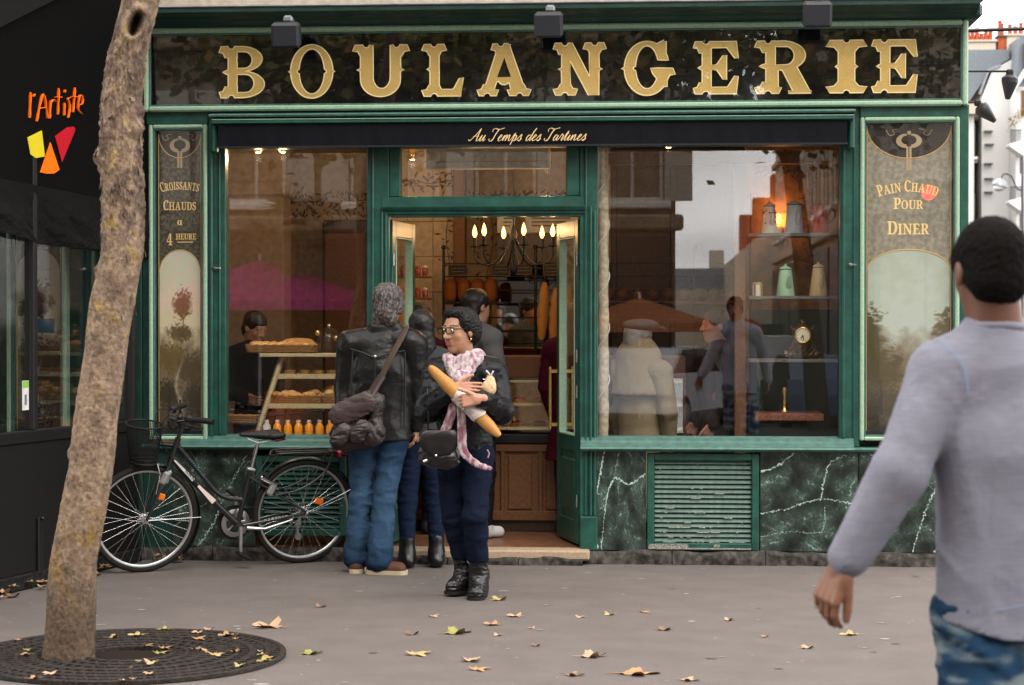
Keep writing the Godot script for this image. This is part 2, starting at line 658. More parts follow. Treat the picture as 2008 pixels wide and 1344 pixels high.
func make_materials() -> void:
	grain("fine", 0.06, 0.55, 4)
	grain("soft", 0.012, 0.72, 5, 512, 3)
	grain("dirt", 0.02, 0.35, 5, 512, 9)
	grain("speck", 0.22, 0.5, 2, 512, 5)
	grain("light", 0.03, 0.85, 4, 512, 6)
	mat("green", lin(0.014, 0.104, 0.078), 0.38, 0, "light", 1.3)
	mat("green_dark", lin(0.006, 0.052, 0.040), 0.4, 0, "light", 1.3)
	blotch(mats.green, "soft", 0.9)
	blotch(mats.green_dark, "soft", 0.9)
	mat("trim", lin(0.32, 0.48, 0.34), 0.42, 0, "light", 2.0)
	mat("sill", lin(0.06, 0.170, 0.142), 0.4, 0, "soft", 2.0)
	mat("gilt", lin(0.66, 0.45, 0.14), 0.38, 0.15, "light", 5.0)
	mat("gilt_edge", lin(0.95, 0.80, 0.45), 0.35, 0.1)
	mat("black_gloss", lin(0.006, 0.006, 0.007), 0.06)
	mat("black", lin(0.007, 0.007, 0.008), 0.55)
	mat("black_metal", lin(0.010, 0.010, 0.012), 0.4, 0.3)
	mat("lamp_grey", lin(0.028, 0.03, 0.038), 0.5, 0.1, "light", 3.0)
	mat("fabric", lin(0.012, 0.012, 0.015), 0.85, 0, "fine", 3.0)
	mat("asphalt", lin(0.268, 0.232, 0.219), 0.9, 0, "speck", 4.0, 0.10)
	grain("faint", 0.02, 0.93, 3, 512, 31)
	blotch(mats.asphalt, "faint", 0.22)
	mat("road", lin(0.045, 0.045, 0.045), 0.85, 0, "speck", 1.0)
	mat("kerb", lin(0.28, 0.27, 0.26), 0.8, 0, "fine", 1.0)
	mat("plinth", lin(0.115, 0.105, 0.097), 0.8, 0, "dirt", 1.2, 1.0)
	mat("stone", lin(0.50, 0.43, 0.35), 0.85, 0, "light", 0.8)
	mat("limestone", lin(0.30, 0.23, 0.165), 0.85, 0, "soft", 0.25)
	mat("zinc", lin(0.3, 0.32, 0.35), 0.45, 0.4, "soft", 0.8)
	mat("wood", lin(0.235, 0.098, 0.036), 0.5, 0, "fine", 1.0)
	mats.wood.uv1_scale = Vector3(6, 0.7, 6)
	mat("brass", lin(0.75, 0.52, 0.18), 0.25, 0.9)
	mat("steel", lin(0.6, 0.6, 0.6), 0.25, 0.9)
	mat("chrome", lin(0.75, 0.75, 0.76), 0.12, 1.0)
	mat("white_paint", lin(0.72, 0.7, 0.66), 0.6, 0, "light", 1.0)
	mat("cream", lin(0.58, 0.46, 0.33), 0.6, 0, "light", 0.8)
	mat("rubber", lin(0.018, 0.017, 0.016), 0.75)
	glass("pane")
	glass("thin_glass", 0.006, Color(0.5, 0.52, 0.5))
	glass("dark_glass", 0.35, Color(0.03, 0.03, 0.03))
	vmat("painted", 0.75)
	grain("bark", 0.022, 0.62, 6, 512, 14)
	vmat("bark_skin", 0.85, "bark", 2.6, 1.0)
	vmat("crust_skin", 0.55, "fine", 9.0, 0.15)
	vmat("leaf", 0.7)
	mats.leaf.backlight_enabled = true
	mats.leaf.backlight = Color(0.25, 0.2, 0.1)


func ground() -> void:
	var g := MB.new()
	g.quad(Vector3(-40, 0, -0.4), Vector3(40, 0, -0.4), Vector3(40, 0, 9.5), Vector3(-40, 0, 9.5), Vector3.UP)
	var pv := struct("pavement", g, mats.asphalt)
	# chewing gum, paint drips and worn pale flecks trodden into the asphalt
	var f := MB.new()
	for k in 420:
		var x := rng.randf_range(-3.6, 3.6)
		var z := rng.randf_range(0.1, 6.0)
		if Vector2(x + 1.5, z - 3.7).length() < 0.75:
			continue
		var r := 0.004 + 0.014 * pow(rng.randf(), 3.0)
		var lx := r * rng.randf_range(0.8, 3.0)
		var q := PackedVector2Array()
		for j in 7:
			var a := TAU * j / 7
			q.push_back(Vector2(cos(a) * lx, sin(a) * r) * rng.randf_range(0.6, 1.1))
		var tone := rng.randf_range(0.24, 0.40) if rng.randf() < 0.75 else 0.10
		f.col = Color(tone, tone * 0.95, tone * 0.92)
		var k0 := f.v(Vector3(x, 0.003, z), Vector3.UP)
		for e in q:
			f.v(Vector3(x + e.x, 0.003, z + e.y), Vector3.UP)
		for j in 7:
			f.t(k0, k0 + 1 + j, k0 + 1 + (j + 1) % 7)
	part("flecks", f, mats.painted, pv).set_meta("kind", "stuff")
	var kb := MB.new()
	for k in 26:
		kb.bx(-26 + k * 2.0 + 0.004, -0.13, 9.5, -24 + k * 2.0 - 0.004, 0.004, 9.8, 0.015)
	struct("kerb", kb, mats.kerb)
	var r := MB.new()
	r.quad(Vector3(-300, -0.13, 9.6), Vector3(300, -0.13, 9.6), Vector3(300, -0.13, 17), Vector3(-300, -0.13, 17), Vector3.UP)
	r.quad(Vector3(-300, -0.13, 17), Vector3(300, -0.13, 17), Vector3(300, -0.75, 32), Vector3(-300, -0.75, 32), Vector3(0, 1, 0))
	r.quad(Vector3(-300, -0.75, 32), Vector3(300, -0.75, 32), Vector3(300, -0.75, 400), Vector3(-300, -0.75, 400), Vector3.UP)
	r.quad(Vector3(2.9, -0.02, -400), Vector3(300, -0.02, -400), Vector3(300, -0.02, -0.4), Vector3(2.9, -0.02, -0.4), Vector3.UP)
	r.quad(Vector3(-300, -0.02, -400), Vector3(2.9, -0.02, -400), Vector3(2.9, -0.02, -0.4), Vector3(-300, -0.02, -0.4), Vector3.UP)
	struct("road", r, mats.road)


# green marble: dark cloudy ground, fine pale craze and a few broad white veins
func marble(key: String, seed: int, veins: Array) -> StandardMaterial3D:
	var s := 512
	var f := FastNoiseLite.new()
	f.seed = seed; f.frequency = 0.009; f.fractal_type = FastNoiseLite.FRACTAL_RIDGED; f.fractal_octaves = 5; f.fractal_gain = 0.55
	f.domain_warp_enabled = true; f.domain_warp_amplitude = 40; f.domain_warp_frequency = 0.012
	var a := f.get_image(s, s).get_data()
	var g := FastNoiseLite.new()
	g.seed = seed + 5; g.frequency = 0.006; g.fractal_octaves = 5
	var b := g.get_image(s, s).get_data()
	var px := PackedByteArray()
	px.resize(s * s * 3)
	for k in s * s:
		var r := maxf((a[k] / 255.0 - 0.66) / 0.34, 0.0)
		var cl := b[k] / 255.0
		var v := 0.9 * r * r * clampf(cl * 2.6 - 0.8, 0, 1)
		var t := 0.35 + 0.9 * cl
		var fz := maxf(1.0 - absf(g.get_noise_2d((k % s) * 5.0, (k / s) * 5.0 + 900.0)) * 9.0, 0.0) * clampf(cl * 2.0 - 0.6, 0, 1)
		v += 0.22 * fz
		px[k * 3] = int(clampf(52 * t + 165 * v, 0, 255)); px[k * 3 + 1] = int(clampf(65 * t + 190 * v, 0, 255)); px[k * 3 + 2] = int(clampf(60 * t + 180 * v, 0, 255))
	for vein in veins:
		var w: float = vein[0]
		var pts := []
		for j in range(1, vein.size(), 2):
			pts.append(Vector2(vein[j], vein[j + 1]) * s)
		var line := spline(pts, 240)
		for q in line:
			var wob := Vector2(g.get_noise_2d(q.x * 9, q.y * 9), g.get_noise_2d(q.y * 9, q.x * 9 + 99)) * 12
			var ww := maxf(w * (0.6 + 2.4 * absf(g.get_noise_2d(q.x * 4 + 50, q.y * 4))), 1.1)
			var c: Vector2 = q + wob
			for yy in range(int(c.y - ww - 1), int(c.y + ww + 2)):
				for xx in range(int(c.x - ww - 1), int(c.x + ww + 2)):
					if xx < 0 or yy < 0 or xx >= s or yy >= s:
						continue
					var al := clampf(1.2 - Vector2(xx, yy).distance_to(c) / ww, 0, 1) * 0.62
					var k := (yy * s + xx) * 3
					px[k] = int(lerpf(px[k], 172, al)); px[k + 1] = int(lerpf(px[k + 1], 195, al)); px[k + 2] = int(lerpf(px[k + 2], 186, al))
	var m := mat(key, Color.WHITE, 0.28)
	m.albedo_texture = ImageTexture.create_from_image(Image.create_from_data(s, s, false, Image.FORMAT_RGB8, px))
	m.roughness_texture = texs.soft
	m.metallic_specular = 0.45
	return m


func slab(x0: float, x1: float, y0: float, y1: float, z: float) -> MB:
	var b := MB.new()
	b.bx(x0, y0, z - 0.03, x1, y1, z - 0.0015, 0.003)
	b.quad(Vector3(x0 + 0.003, y1 - 0.003, z), Vector3(x1 - 0.003, y1 - 0.003, z), Vector3(x1 - 0.003, y0 + 0.003, z), Vector3(x0 + 0.003, y0 + 0.003, z), Vector3.BACK)
	b.u[b.u.size() - 4] = Vector2(0, 0); b.u[b.u.size() - 3] = Vector2(1, 0); b.u[b.u.size() - 2] = Vector2(1, 1); b.u[b.u.size() - 1] = Vector2(0, 1)
	return b


var shop: Node3D


func bakery() -> void:
	shop = thing("bakery_building", "green painted bakery shopfront with marble base and beige stone wall above", "building", Vector3(0.25, 0, 0))
	var wall := MB.new()
	wall.bx(-14, 3.45, -0.5, 2.86, 14, -0.06, 0.0)
	wall.bx(2.56, 0.0, -8.0, 2.86, 14, -0.5, 0.0)
	wall.bx(-14, 3.0, -8, 2.56, 3.3, -0.5, 0.0)
	part("wall", wall, mats.stone, shop)
	var side := MB.new()
	side.bx(2.80, 0.72, -0.5, 2.868, 3.42, -0.02, 0.004)
	part("side_pilaster", side, mats.green, shop)
	# the stone kerb the front stands on, in worn uneven lengths
	var edges := [-2.60, -1.93, -1.25, -0.86, -0.40, 0.05, 0.46, 1.02, 1.61, 2.2, 2.87]
	for k in edges.size() - 1:
		var x0: float = edges[k]
		var x1: float = edges[k + 1]
		var door := x0 > -0.87 and x1 < 0.47
		var b := MB.new()
		b.sheet(14, 8, func(s: float, t: float) -> Vector3:
			var x := lerpf(x0 + 0.003, x1 - 0.003, s)
			var top := (0.048 if door else 0.084) + 0.006 * sin(x * 9.0) + 0.004 * sin(x * 23.0 + 2.0)
			var a := clampf(t * 2.0, 0, 1)
			var c := clampf(t * 2.0 - 1.0, 0, 1)
			return Vector3(x, lerpf(-0.01, top, a), (0.15 if door else 0.055) + 0.008 * sin(x * 13.0 + a * 3.0) - 0.015 * a * a - c * 0.2))
		part("kerb_stone", b, mats.plinth, shop)
	var th := MB.new()
	th.bx(-0.86, 0.03, -0.05, 0.50, 0.094, 0.13, 0.012)
	part("threshold", th, mat("threshold", lin(0.40, 0.30, 0.21), 0.7, 0, "light", 2.0), shop)
	# marble facing, one slab after the other
	var mb := [[-2.20, -1.66, [2.2, 0.9, 0.05, 0.62, 0.5, 0.5, 0.75, 0.3, 1.0], [1.4, 0.2, 0.0, 0.45, 0.35, 0.62, 0.5], [1.2, 0.0, 0.8, 0.4, 0.55, 0.95, 0.1]],
		[-1.06, -0.94, [2.0, 0.4, 0, 0.6, 1.0]],
		[0.47, 0.855, [4.2, 0.30, 0.0, 0.18, 0.42, 0.10, 0.60, 0.0, 0.78], [3.0, 1.0, 0.22, 0.72, 0.33, 0.48, 0.27, 0.34, 0.5, 0.26, 1.0], [1.5, 0.55, 0.0, 0.45, 0.3, 0.3, 0.5], [5.0, 0.06, 0.68, 0.12, 0.85, 0.2, 0.98]],
		[1.575, 2.19, [2.0, 0.0, 0.62, 0.3, 0.56, 0.6, 0.47, 1.0, 0.52], [2.6, 0.35, 0.0, 0.18, 0.13, 0.0, 0.2], [2.2, 0.88, 0.02, 0.72, 0.1, 0.66, 0.25, 0.62, 0.48], [1.2, 0.0, 0.86, 0.3, 0.8, 0.62, 0.8, 0.66, 0.55]],
		[2.195, 2.86, [1.6, 0.1, 0.0, 0.4, 0.4, 0.2, 0.7], [2.0, 0.75, 0.3, 0.62, 0.6, 0.5, 1.0], [1.6, 1.0, 0.6, 0.8, 0.85, 0.7, 1.0], [1.2, 0.5, 0.2, 0.9, 0.5, 1.0, 0.45]]]
	var k := 0
	for e in mb:
		k += 1
		part("marble_slab", slab(e[0], e[1], 0.085, 0.715, 0.012), marble("marble_%d" % k, 30 + k * 7, e.slice(2)), shop)
	# the band under the windows
	var sp := [Vector2(-0.06, 0.715), Vector2(0.03, 0.715), Vector2(0.036, 0.722), Vector2(0.085, 0.727), Vector2(0.092, 0.736), Vector2(0.085, 0.745), Vector2(0.05, 0.752), Vector2(0.045, 0.772), Vector2(0.028, 0.786), Vector2(0.024, 0.803), Vector2(-0.06, 0.812)]
	part("window_sill", MB.new().mould(sp, -2.14, -0.925), mats.sill, shop)
	part("window_sill", MB.new().mould(sp, 0.44, 2.16), mats.sill, shop)
	var ledge := [Vector2(-0.06, 0.715), Vector2(0.03, 0.715), Vector2(0.05, 0.724), Vector2(0.055, 0.736), Vector2(0.045, 0.746), Vector2(-0.06, 0.75)]
	part("ledge", MB.new().mould(ledge, 2.162, 2.875), mats.sill, shop)
	part("ledge", MB.new().mould(ledge, -2.40, -2.142), mats.sill, shop)
	# uprights of the front, each with its mouldings
	for e in [[-1.965, -1.852], [2.072, 2.198]]:
		var m := MB.new()
		m.bx(e[0], 0.75, -0.08, e[1], 2.66, 0.012, 0.004)
		m.bx(e[0] + 0.012, 0.80, 0.012, e[0] + 0.034, 2.66, 0.034, 0.008)
		m.bx(e[1] - 0.045, 0.812, 0.012, e[1] - 0.030, 2.66, 0.026, 0.006)
		part("window_stile", m, mats.green, shop)
	for e in [[-0.932, -0.79, 1], [0.433, 0.547, -1]]:
		var m := MB.new()
		m.bx(e[0], 0.09, -0.10, e[1], 2.66, 0.012, 0.004)
		m.bx(e[0] + 0.028, 0.30, 0.012, e[0] + 0.048, 2.66, 0.030, 0.008)
		m.bx(e[1] - 0.052, 0.30, 0.012, e[1] - 0.036, 2.275, 0.034, 0.008)
		m.bx(e[1] - 0.030, 0.30, 0.012, e[1] - 0.010, 2.245, 0.026, 0.007)
		m.bx(e[0] + 0.004, 0.085, 0.012, e[1] - 0.002, 0.30, 0.036, 0.005)
		part("door_post", m, mats.green, shop)
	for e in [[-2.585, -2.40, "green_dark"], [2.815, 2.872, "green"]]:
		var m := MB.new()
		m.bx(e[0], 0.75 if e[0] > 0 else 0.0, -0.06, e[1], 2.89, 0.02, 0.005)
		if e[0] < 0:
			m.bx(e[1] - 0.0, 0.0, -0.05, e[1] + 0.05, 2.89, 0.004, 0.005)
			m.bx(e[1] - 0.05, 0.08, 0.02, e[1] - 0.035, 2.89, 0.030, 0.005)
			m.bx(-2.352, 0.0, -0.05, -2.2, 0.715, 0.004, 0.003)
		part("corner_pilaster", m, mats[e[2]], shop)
	var lint := [Vector2(-0.10, 2.212), Vector2(0.012, 2.212), Vector2(0.014, 2.226), Vector2(0.026, 2.230), Vector2(0.028, 2.246), Vector2(0.040, 2.250), Vector2(0.052, 2.268), Vector2(0.054, 2.276), Vector2(0.020, 2.280), Vector2(0.018, 2.325), Vector2(0.002, 2.340), Vector2(-0.06, 2.345)]
	part("door_head", MB.new().mould(lint, -0.83, 0.468), mats.green, shop)
	part("transom_frame", MB.new().bx(-0.79, 2.34, -0.08, -0.717, 2.66, 0.006, 0.006), mats.green, shop)
	part("transom_frame", MB.new().bx(0.347, 2.34, -0.08, 0.433, 2.66, 0.006, 0.006), mats.green, shop)
	var rail := MB.new()
	rail.bx(-1.965, 2.655, -0.10, 2.198, 2.90, -0.004, 0.004)
	rail.bx(-2.40, 2.812, -0.06, -1.965, 2.90, 0.016, 0.004)
	rail.bx(2.198, 2.826, -0.06, 2.875, 2.90, 0.016, 0.004)
	part("head_rail", rail, mats.green, shop)
	# double glazing
	for e in [[-1.852, -0.932, 0.80, 2.66, "shop_window"], [0.547, 2.072, 0.80, 2.66, "shop_window"], [-0.717, 0.347, 2.335, 2.66, "transom_window"]]:
		var g := MB.new()
		g.bx(e[0], e[2], -0.050, e[1], e[3], -0.044, 0)
		g.bx(e[0], e[2], -0.066, e[1], e[3], -0.060, 0)
		part(e[4], g, mats.pane, shop)
	for e in [[-1.918, 1.885], [2.135, 1.90]]:
		var lk := MB.new()
		lk.lathe([Vector2(0, 0.030), Vector2(0.011, 0.029), Vector2(0.013, 0.02), Vector2(0.008, 0.0)], 10, Transform3D(Basis(Vector3.RIGHT, PI / 2), Vector3(e[0], e[1], 0.012)))
		lk.bx(e[0] + 0.006, e[1] - 0.006, 0.03, e[0] + 0.04, e[1] + 0.004, 0.042, 0.003)
		part("window_lock", lk, mats.chrome, shop)
	# cornice over the sign, returning round the corner
	var cp := [Vector2(-0.05, 3.430), Vector2(0.055, 3.430), Vector2(0.065, 3.437), Vector2(0.09, 3.440), Vector2(0.12, 3.458), Vector2(0.17, 3.466), Vector2(0.20, 3.478), Vector2(0.255, 3.486), Vector2(0.27, 3.494), Vector2(0.27, 3.522), Vector2(0.24, 3.526), Vector2(-0.05, 3.53)]
	var c := MB.new()
	c.mould(cp, -2.60, 2.90)
	c.bx(2.862, 3.432, -6, 2.945, 3.527, 0.10, 0.02)
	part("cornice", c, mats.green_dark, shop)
	var zc := MB.new()
	zc.mould([Vector2(-0.055, 3.532), Vector2(0.262, 3.528), Vector2(0.278, 3.522), Vector2(0.283, 3.528), Vector2(0.272, 3.536), Vector2(-0.055, 3.550)], -2.60, 2.94)
	part("cornice_flashing", zc, mats.zinc, shop)
	# fixings on the pilaster by the tree
	var k1 := MB.new()
	k1.lathe([Vector2(0, 0.006), Vector2(0.011, 0.006), Vector2(0.013, 0.018), Vector2(0.020, 0.018), Vector2(0.024, 0.004), Vector2(0.024, 0)], 16, Transform3D(Basis(Vector3.RIGHT, PI / 2), Vector3(-2.505, 1.022, 0.02)))
	k1.bx(-2.519, 1.062, 0.02, -2.495, 1.067, 0.024, 0.001)
	part("keyhole", k1, mats.black_metal, shop)
	var pl := MB.new()
	pl.bx(-2.57, 0.775, 0.02, -2.46, 0.89, 0.030, 0.003)
	var wp := part("wall_plate", pl, mats.steel, shop)
	part("socket", MB.new().bx(-2.555, 0.79, 0.030, -2.50, 0.875, 0.034, 0.002), mats.black, wp)
	part("sticker", MB.new().bx(-2.66, 1.70, 0.02, -2.585, 1.86, 0.023, 0.001), mat("pale_blue", lin(0.35, 0.5, 0.55), 0.5), shop)


# one gilt letter, w by h metres from its lower left corner
func gilt_letter(ch: String, x: float, y: float, w: float, h: float, z: float, par: Node) -> void:
	var add := []
	var holes := []
	var nick := []
	var mid := 0.5
	match ch:
		"B":
			add = [serif(0.0, 0.34, 0.0, 1.0), biggest(Geometry2D.intersect_polygons(ring2(0.48, 0.755, 0.47, 0.245, 40), rc(0.25, -1, 2, 2))), biggest(Geometry2D.intersect_polygons(ring2(0.48, 0.26, 0.52, 0.26, 40), rc(0.25, -1, 2, 2))), spur(0.16, 0.5, -1)]
			holes = [half_round(0.40, 0.575, 0.56, 0.895, 0.73), half_round(0.40, 0.105, 0.58, 0.455, 0.77)]
			nick = [Vector2(0.27, 1), Vector2(0.27, 0)]; mid = 0.5
		"O":
			add = [ring2(0.5, 0.5, 0.46, 0.52, 40), spur(0.07, 0.5, -1), spur(0.93, 0.5, 1)]
			holes = [merge(ring2(0.5, 0.5, 0.275, 0.435, 36), [ring2(0.225, 0.5, 0.045, 0.04, 12), ring2(0.775, 0.5, 0.045, 0.04, 12)])]
		"U":
			add = [rc(0.14, 0.30, 0.36, 0.95), rc(0.66, 0.30, 0.84, 0.95), cap_serif(0.0, 0.46, 1.0, -1), cap_serif(0.54, 1.0, 1.0, -1), ring2(0.49, 0.33, 0.35, 0.33), spur(0.15, 0.52, -1), spur(0.83, 0.52, 1)]
			nick = [Vector2(0.24, 1), Vector2(0.77, 1)]
			holes = [merge(rc(0.36, 0.40, 0.66, 1.05), [ring2(0.51, 0.38, 0.15, 0.22)])]
			mid = 0.51
		"L":
			add = [serif(0.0, 0.60, 0.0, 1.0), rc(0.2, 0.0, 0.8, 0.13), pg([0.62, 0.05, 0.88, 0.0, 1.0, 0.36, 0.90, 0.34, 0.78, 0.16]), pg([0.76, 0.0, 0.94, 0.0, 1.0, 0.36]), spur(0.20, 0.52, -1)]
			nick = [Vector2(0.3, 1), Vector2(0.3, 0)]
		"A":
			add = [pg([0.12, 0.08, 0.30, 0.08, 0.62, 0.98, 0.40, 0.98]), pg([0.38, 0.98, 0.60, 0.98, 0.90, 0.08, 0.64, 0.08]), cap_serif(0.0, 0.40, 0.0, 1), cap_serif(0.56, 1.0, 0.0, 1), rc(0.3, 0.27, 0.7, 0.36), ring2(0.5, 0.30, 0.10, 0.09), cap_serif(0.26, 0.62, 1.0, -1)]
			holes = [pg([0.37, 0.36, 0.63, 0.36, 0.505, 0.74])]
			nick = [Vector2(0.19, 0), Vector2(0.79, 0), Vector2(0.44, 1.0)]
		"N":
			add = [rc(0.16, 0.05, 0.32, 0.95), rc(0.68, 0.0, 0.86, 0.95), pg([0.14, 1.0, 0.36, 1.0, 0.86, 0.0, 0.66, 0.0]), cap_serif(0.0, 0.46, 0.0, 1), cap_serif(0.0, 0.36, 1.0, -1), cap_serif(0.56, 1.0, 1.0, -1), spur(0.17, 0.5, -1), spur(0.85, 0.5, 1)]
			nick = [Vector2(0.22, 1), Vector2(0.22, 0), Vector2(0.78, 1)]
		"G":
			add = [ring2(0.47, 0.5, 0.44, 0.52, 40), pg([0.60, 0.75, 0.80, 0.98, 0.80, 1.04, 0.62, 0.95]), pg([0.66, 0.93, 0.84, 1.02, 0.84, 0.66, 0.76, 0.66]), cap_serif(0.50, 1.02, 0.50, -1), rc(0.66, 0.15, 0.86, 0.46), spur(0.05, 0.5, -1)]
			holes = [pg([0.60, 0.505, 0.60, 0.66, 0.76, 0.655, 1.2, 0.655, 1.2, 0.505]), biggest(Geometry2D.clip_polygons(merge(ring2(0.47, 0.52, 0.22, 0.41, 36), [ring2(0.25, 0.5, 0.045, 0.04, 12)]), pg([0.54, 0.50, 0.58, 0.40, 0.66, 0.30, 1.1, 0.30, 1.1, 0.50])))]
			nick = [Vector2(0.76, 0.50)]
			mid = 0.48
		"E":
			add = [serif(0.0, 0.36, 0.0, 1.0), rc(0.2, 0.0, 0.8, 0.13), rc(0.2, 0.88, 0.8, 1.0), pg([0.76, 0.0, 0.96, 0.0, 1.0, 0.34, 0.92, 0.34, 0.76, 0.13]), pg([0.74, 1.0, 0.96, 1.0, 1.0, 0.68, 0.92, 0.68, 0.74, 0.88]), rc(0.2, 0.46, 0.60, 0.56), pg([0.52, 0.46, 0.66, 0.28, 0.74, 0.27, 0.74, 0.74, 0.66, 0.73, 0.52, 0.56]), spur(0.18, 0.5, -1)]
			nick = [Vector2(0.28, 1), Vector2(0.28, 0)]
		"R":
			add = [serif(0.0, 0.44, 0.0, 1.0), biggest(Geometry2D.intersect_polygons(ring2(0.48, 0.72, 0.42, 0.28, 40), rc(0.25, -1, 2, 2))), pg([0.48, 0.46, 0.74, 0.52, 1.0, 0.0, 0.70, 0.0]), rc(0.60, 0.0, 1.0, 0.05), spur(0.16, 0.52, -1)]
			holes = [half_round(0.37, 0.545, 0.55, 0.89, 0.70)]
			nick = [Vector2(0.24, 1), Vector2(0.24, 0)]
		"I":
			add = [serif(0.0, 1.0, 0.0, 1.0, 0.3, 0.7), spur(0.30, 0.5, -1), spur(0.70, 0.5, 1)]
			nick = [Vector2(0.5, 1), Vector2(0.5, 0)]
	var outer: PackedVector2Array = merge(add[0], add.slice(1))
	for q in nick:
		outer = biggest(Geometry2D.clip_polygons(outer, ring2(q.x, q.y, 0.062 * h / w, 0.055, 12)))
	var sc := Transform2D(0, Vector2(w, h), 0, Vector2(x, y))
	var m := MB.new()
	for sd in [rc(-1, -1, mid, 2), rc(mid, -1, 2, 2)]:
		var bits := [outer]
		bits = Geometry2D.intersect_polygons(outer, sd)
		for hl in holes:
			var nxt := []
			for b in bits:
				nxt.append_array(Geometry2D.clip_polygons(b, hl))
			bits = nxt
		for b in bits:
			if b.size() > 2 and not Geometry2D.is_polygon_clockwise(b):
				m.prism(sc * (b as PackedVector2Array), z, z + 0.012)
	var o := part("letter", m, mats.gilt, par)
	var rim := MB.new()
	var lines := [outer]
	for hl in holes:
		var nxt := []
		for b in lines:
			if Geometry2D.is_polygon_clockwise(b):
				nxt.append(b)
			else:
				nxt.append_array(Geometry2D.clip_polygons(b, hl))
		lines = nxt
	for b in lines:
		var pts := []
		for q in b:
			var e: Vector2 = sc * (q as Vector2)
			if pts.is_empty() or Vector3(e.x, e.y, z + 0.012).distance_to(pts[-1]) > 0.003:
				pts.append(Vector3(e.x, e.y, z + 0.012))
		if pts.size() > 3:
			rim.tube(pts, 0.0042, 5, true)
	part("rim", rim, mats.gilt_edge, o)


func merge(a: PackedVector2Array, more: Array) -> PackedVector2Array:
	var r := a
	var rest := more.duplicate()
	var again := true
	while again and rest.size():
		again = false
		for b in rest.duplicate():
			var m := Geometry2D.merge_polygons(r, b)
			var solid := 0
			for q in m:
				solid += int(not Geometry2D.is_polygon_clockwise(q))
			if solid == 1:
				r = biggest(m)
				rest.erase(b)
				again = true
	return r


func biggest(list: Array) -> PackedVector2Array:
	var best := PackedVector2Array()
	var top := -1.0
	for q in list:
		var lo := Vector2(9, 9)
		var hi := Vector2(-9, -9)
		for e in q:
			lo = lo.min(e); hi = hi.max(e)
		var s := (hi - lo).x * (hi - lo).y
		if s > top:
			top = s; best = q
	return best


# an upright with flared feet at y0 and y1
func serif(x0: float, x1: float, y0: float, y1: float, s0 := 0.2, s1 := 0.42) -> PackedVector2Array:
	if x1 < 0.7: s1 = minf(s1, x1 + 0.04)
	return merge(rc(s0, y0, s1, y1), [cap_serif(x0, maxf(x1, s1 + 0.06), y0, 1), cap_serif(x0, maxf(x1, s1 + 0.06), y1, -1)])


func cap_serif(x0: float, x1: float, y: float, d: int) -> PackedVector2Array:
	var w := x1 - x0
	var q := pg([x0, y + d * 0.115, x0 + w * 0.10, y, x1 - w * 0.10, y, x1, y + d * 0.115, x1 - w * 0.20, y + d * 0.13, x1 - w * 0.30, y + d * 0.22, x0 + w * 0.30, y + d * 0.22, x0 + w * 0.20, y + d * 0.13])
	if Geometry2D.is_polygon_clockwise(q):
		q.reverse()
	return q


func spur(x: float, y: float, d: int) -> PackedVector2Array:
	var q := pg([x - d * 0.06, y - 0.06, x + d * 0.015, y - 0.03, x + d * 0.075, y, x + d * 0.015, y + 0.03, x - d * 0.06, y + 0.06])
	if Geometry2D.is_polygon_clockwise(q):
		q.reverse()
	return q


func half_round(x0: float, y0: float, xm: float, y1: float, x1: float) -> PackedVector2Array:
	return merge(rc(x0, y0, xm, y1), [ring2(xm, (y0 + y1) / 2, x1 - xm, (y1 - y0) / 2, 24)])


func shop_sign() -> void:
	var s := thing("shop_sign", "long black glass sign with gilt BOULANGERIE letters over the shopfront", "shop sign", Vector3(0.25, 2.89, 0.02))
	var b := MB.new()
	b.bx(-2.36, 2.89, -0.04, 2.856, 3.42, 0.015, 0)
	part("backing_panel", b, mats.black_gloss, s)
	part("frame", frame(-2.378, 2.892, 2.862, 3.428, 0.034, -0.03, 0.062, 0.01), mats.trim, s)
	part("inner_frame", frame(-2.345, 2.925, 2.829, 3.395, 0.012, -0.03, 0.046, 0.004), mats.sill, s)
	var g := MB.new()
	g.bx(-2.335, 2.935, 0.036, 2.82, 3.385, 0.041, 0)
	part("glass_pane", g, mats.pane, s)
	var row := [["B", -1.888, 0.295], ["O", -1.435, 0.298], ["U", -1.022, 0.368], ["L", -0.577, 0.268], ["A", -0.222, 0.345], ["N", 0.264, 0.338], ["G", 0.705, 0.327], ["E", 1.150, 0.284], ["R", 1.535, 0.355], ["I", 1.981, 0.258], ["E", 2.266, 0.284]]
	for e in row:
		gilt_letter(e[0], e[1], 2.978, e[2], 0.331, 0.016, s)
	# floodlights on the cornice
	for e in [[-1.385, "leftmost of three grey floodlights, over the letters B and O"], [0.255, "middle one of three grey floodlights, over the letter N"], [1.90, "rightmost of three grey floodlights, over the letter I"]]:
		var x: float = e[0]
		var f := thing("floodlight", e[1], "floodlight", Vector3(x, 3.45, 0.33), "floodlights over the sign")
		var ty := (x - 0.25) * 0.028
		var hd := MB.new()
		hd.box(Vector3(x, 3.375 + ty, 0.38), Vector3(0.176, 0.155, 0.10), 0.016, Basis(Vector3.RIGHT, 0.25))
		part("housing", hd, mats.lamp_grey, f)
		var gl := MB.new()
		gl.box(Vector3(x, 3.362 + ty, 0.326), Vector3(0.15, 0.12, 0.006), 0.002, Basis(Vector3.RIGHT, 0.25))
		part("lens", gl, mats.dark_glass, f)
		var br := MB.new()
		br.box(Vector3(x + 0.01, 3.475 + ty, 0.36), Vector3(0.058, 0.045, 0.05), 0.012)
		br.bar(Vector3(x + 0.01, 3.475 + ty, 0.35), Vector3(x + 0.01, 3.49 + ty, 0.20), 0.014)
		part("bracket", br, mats.zinc, f)


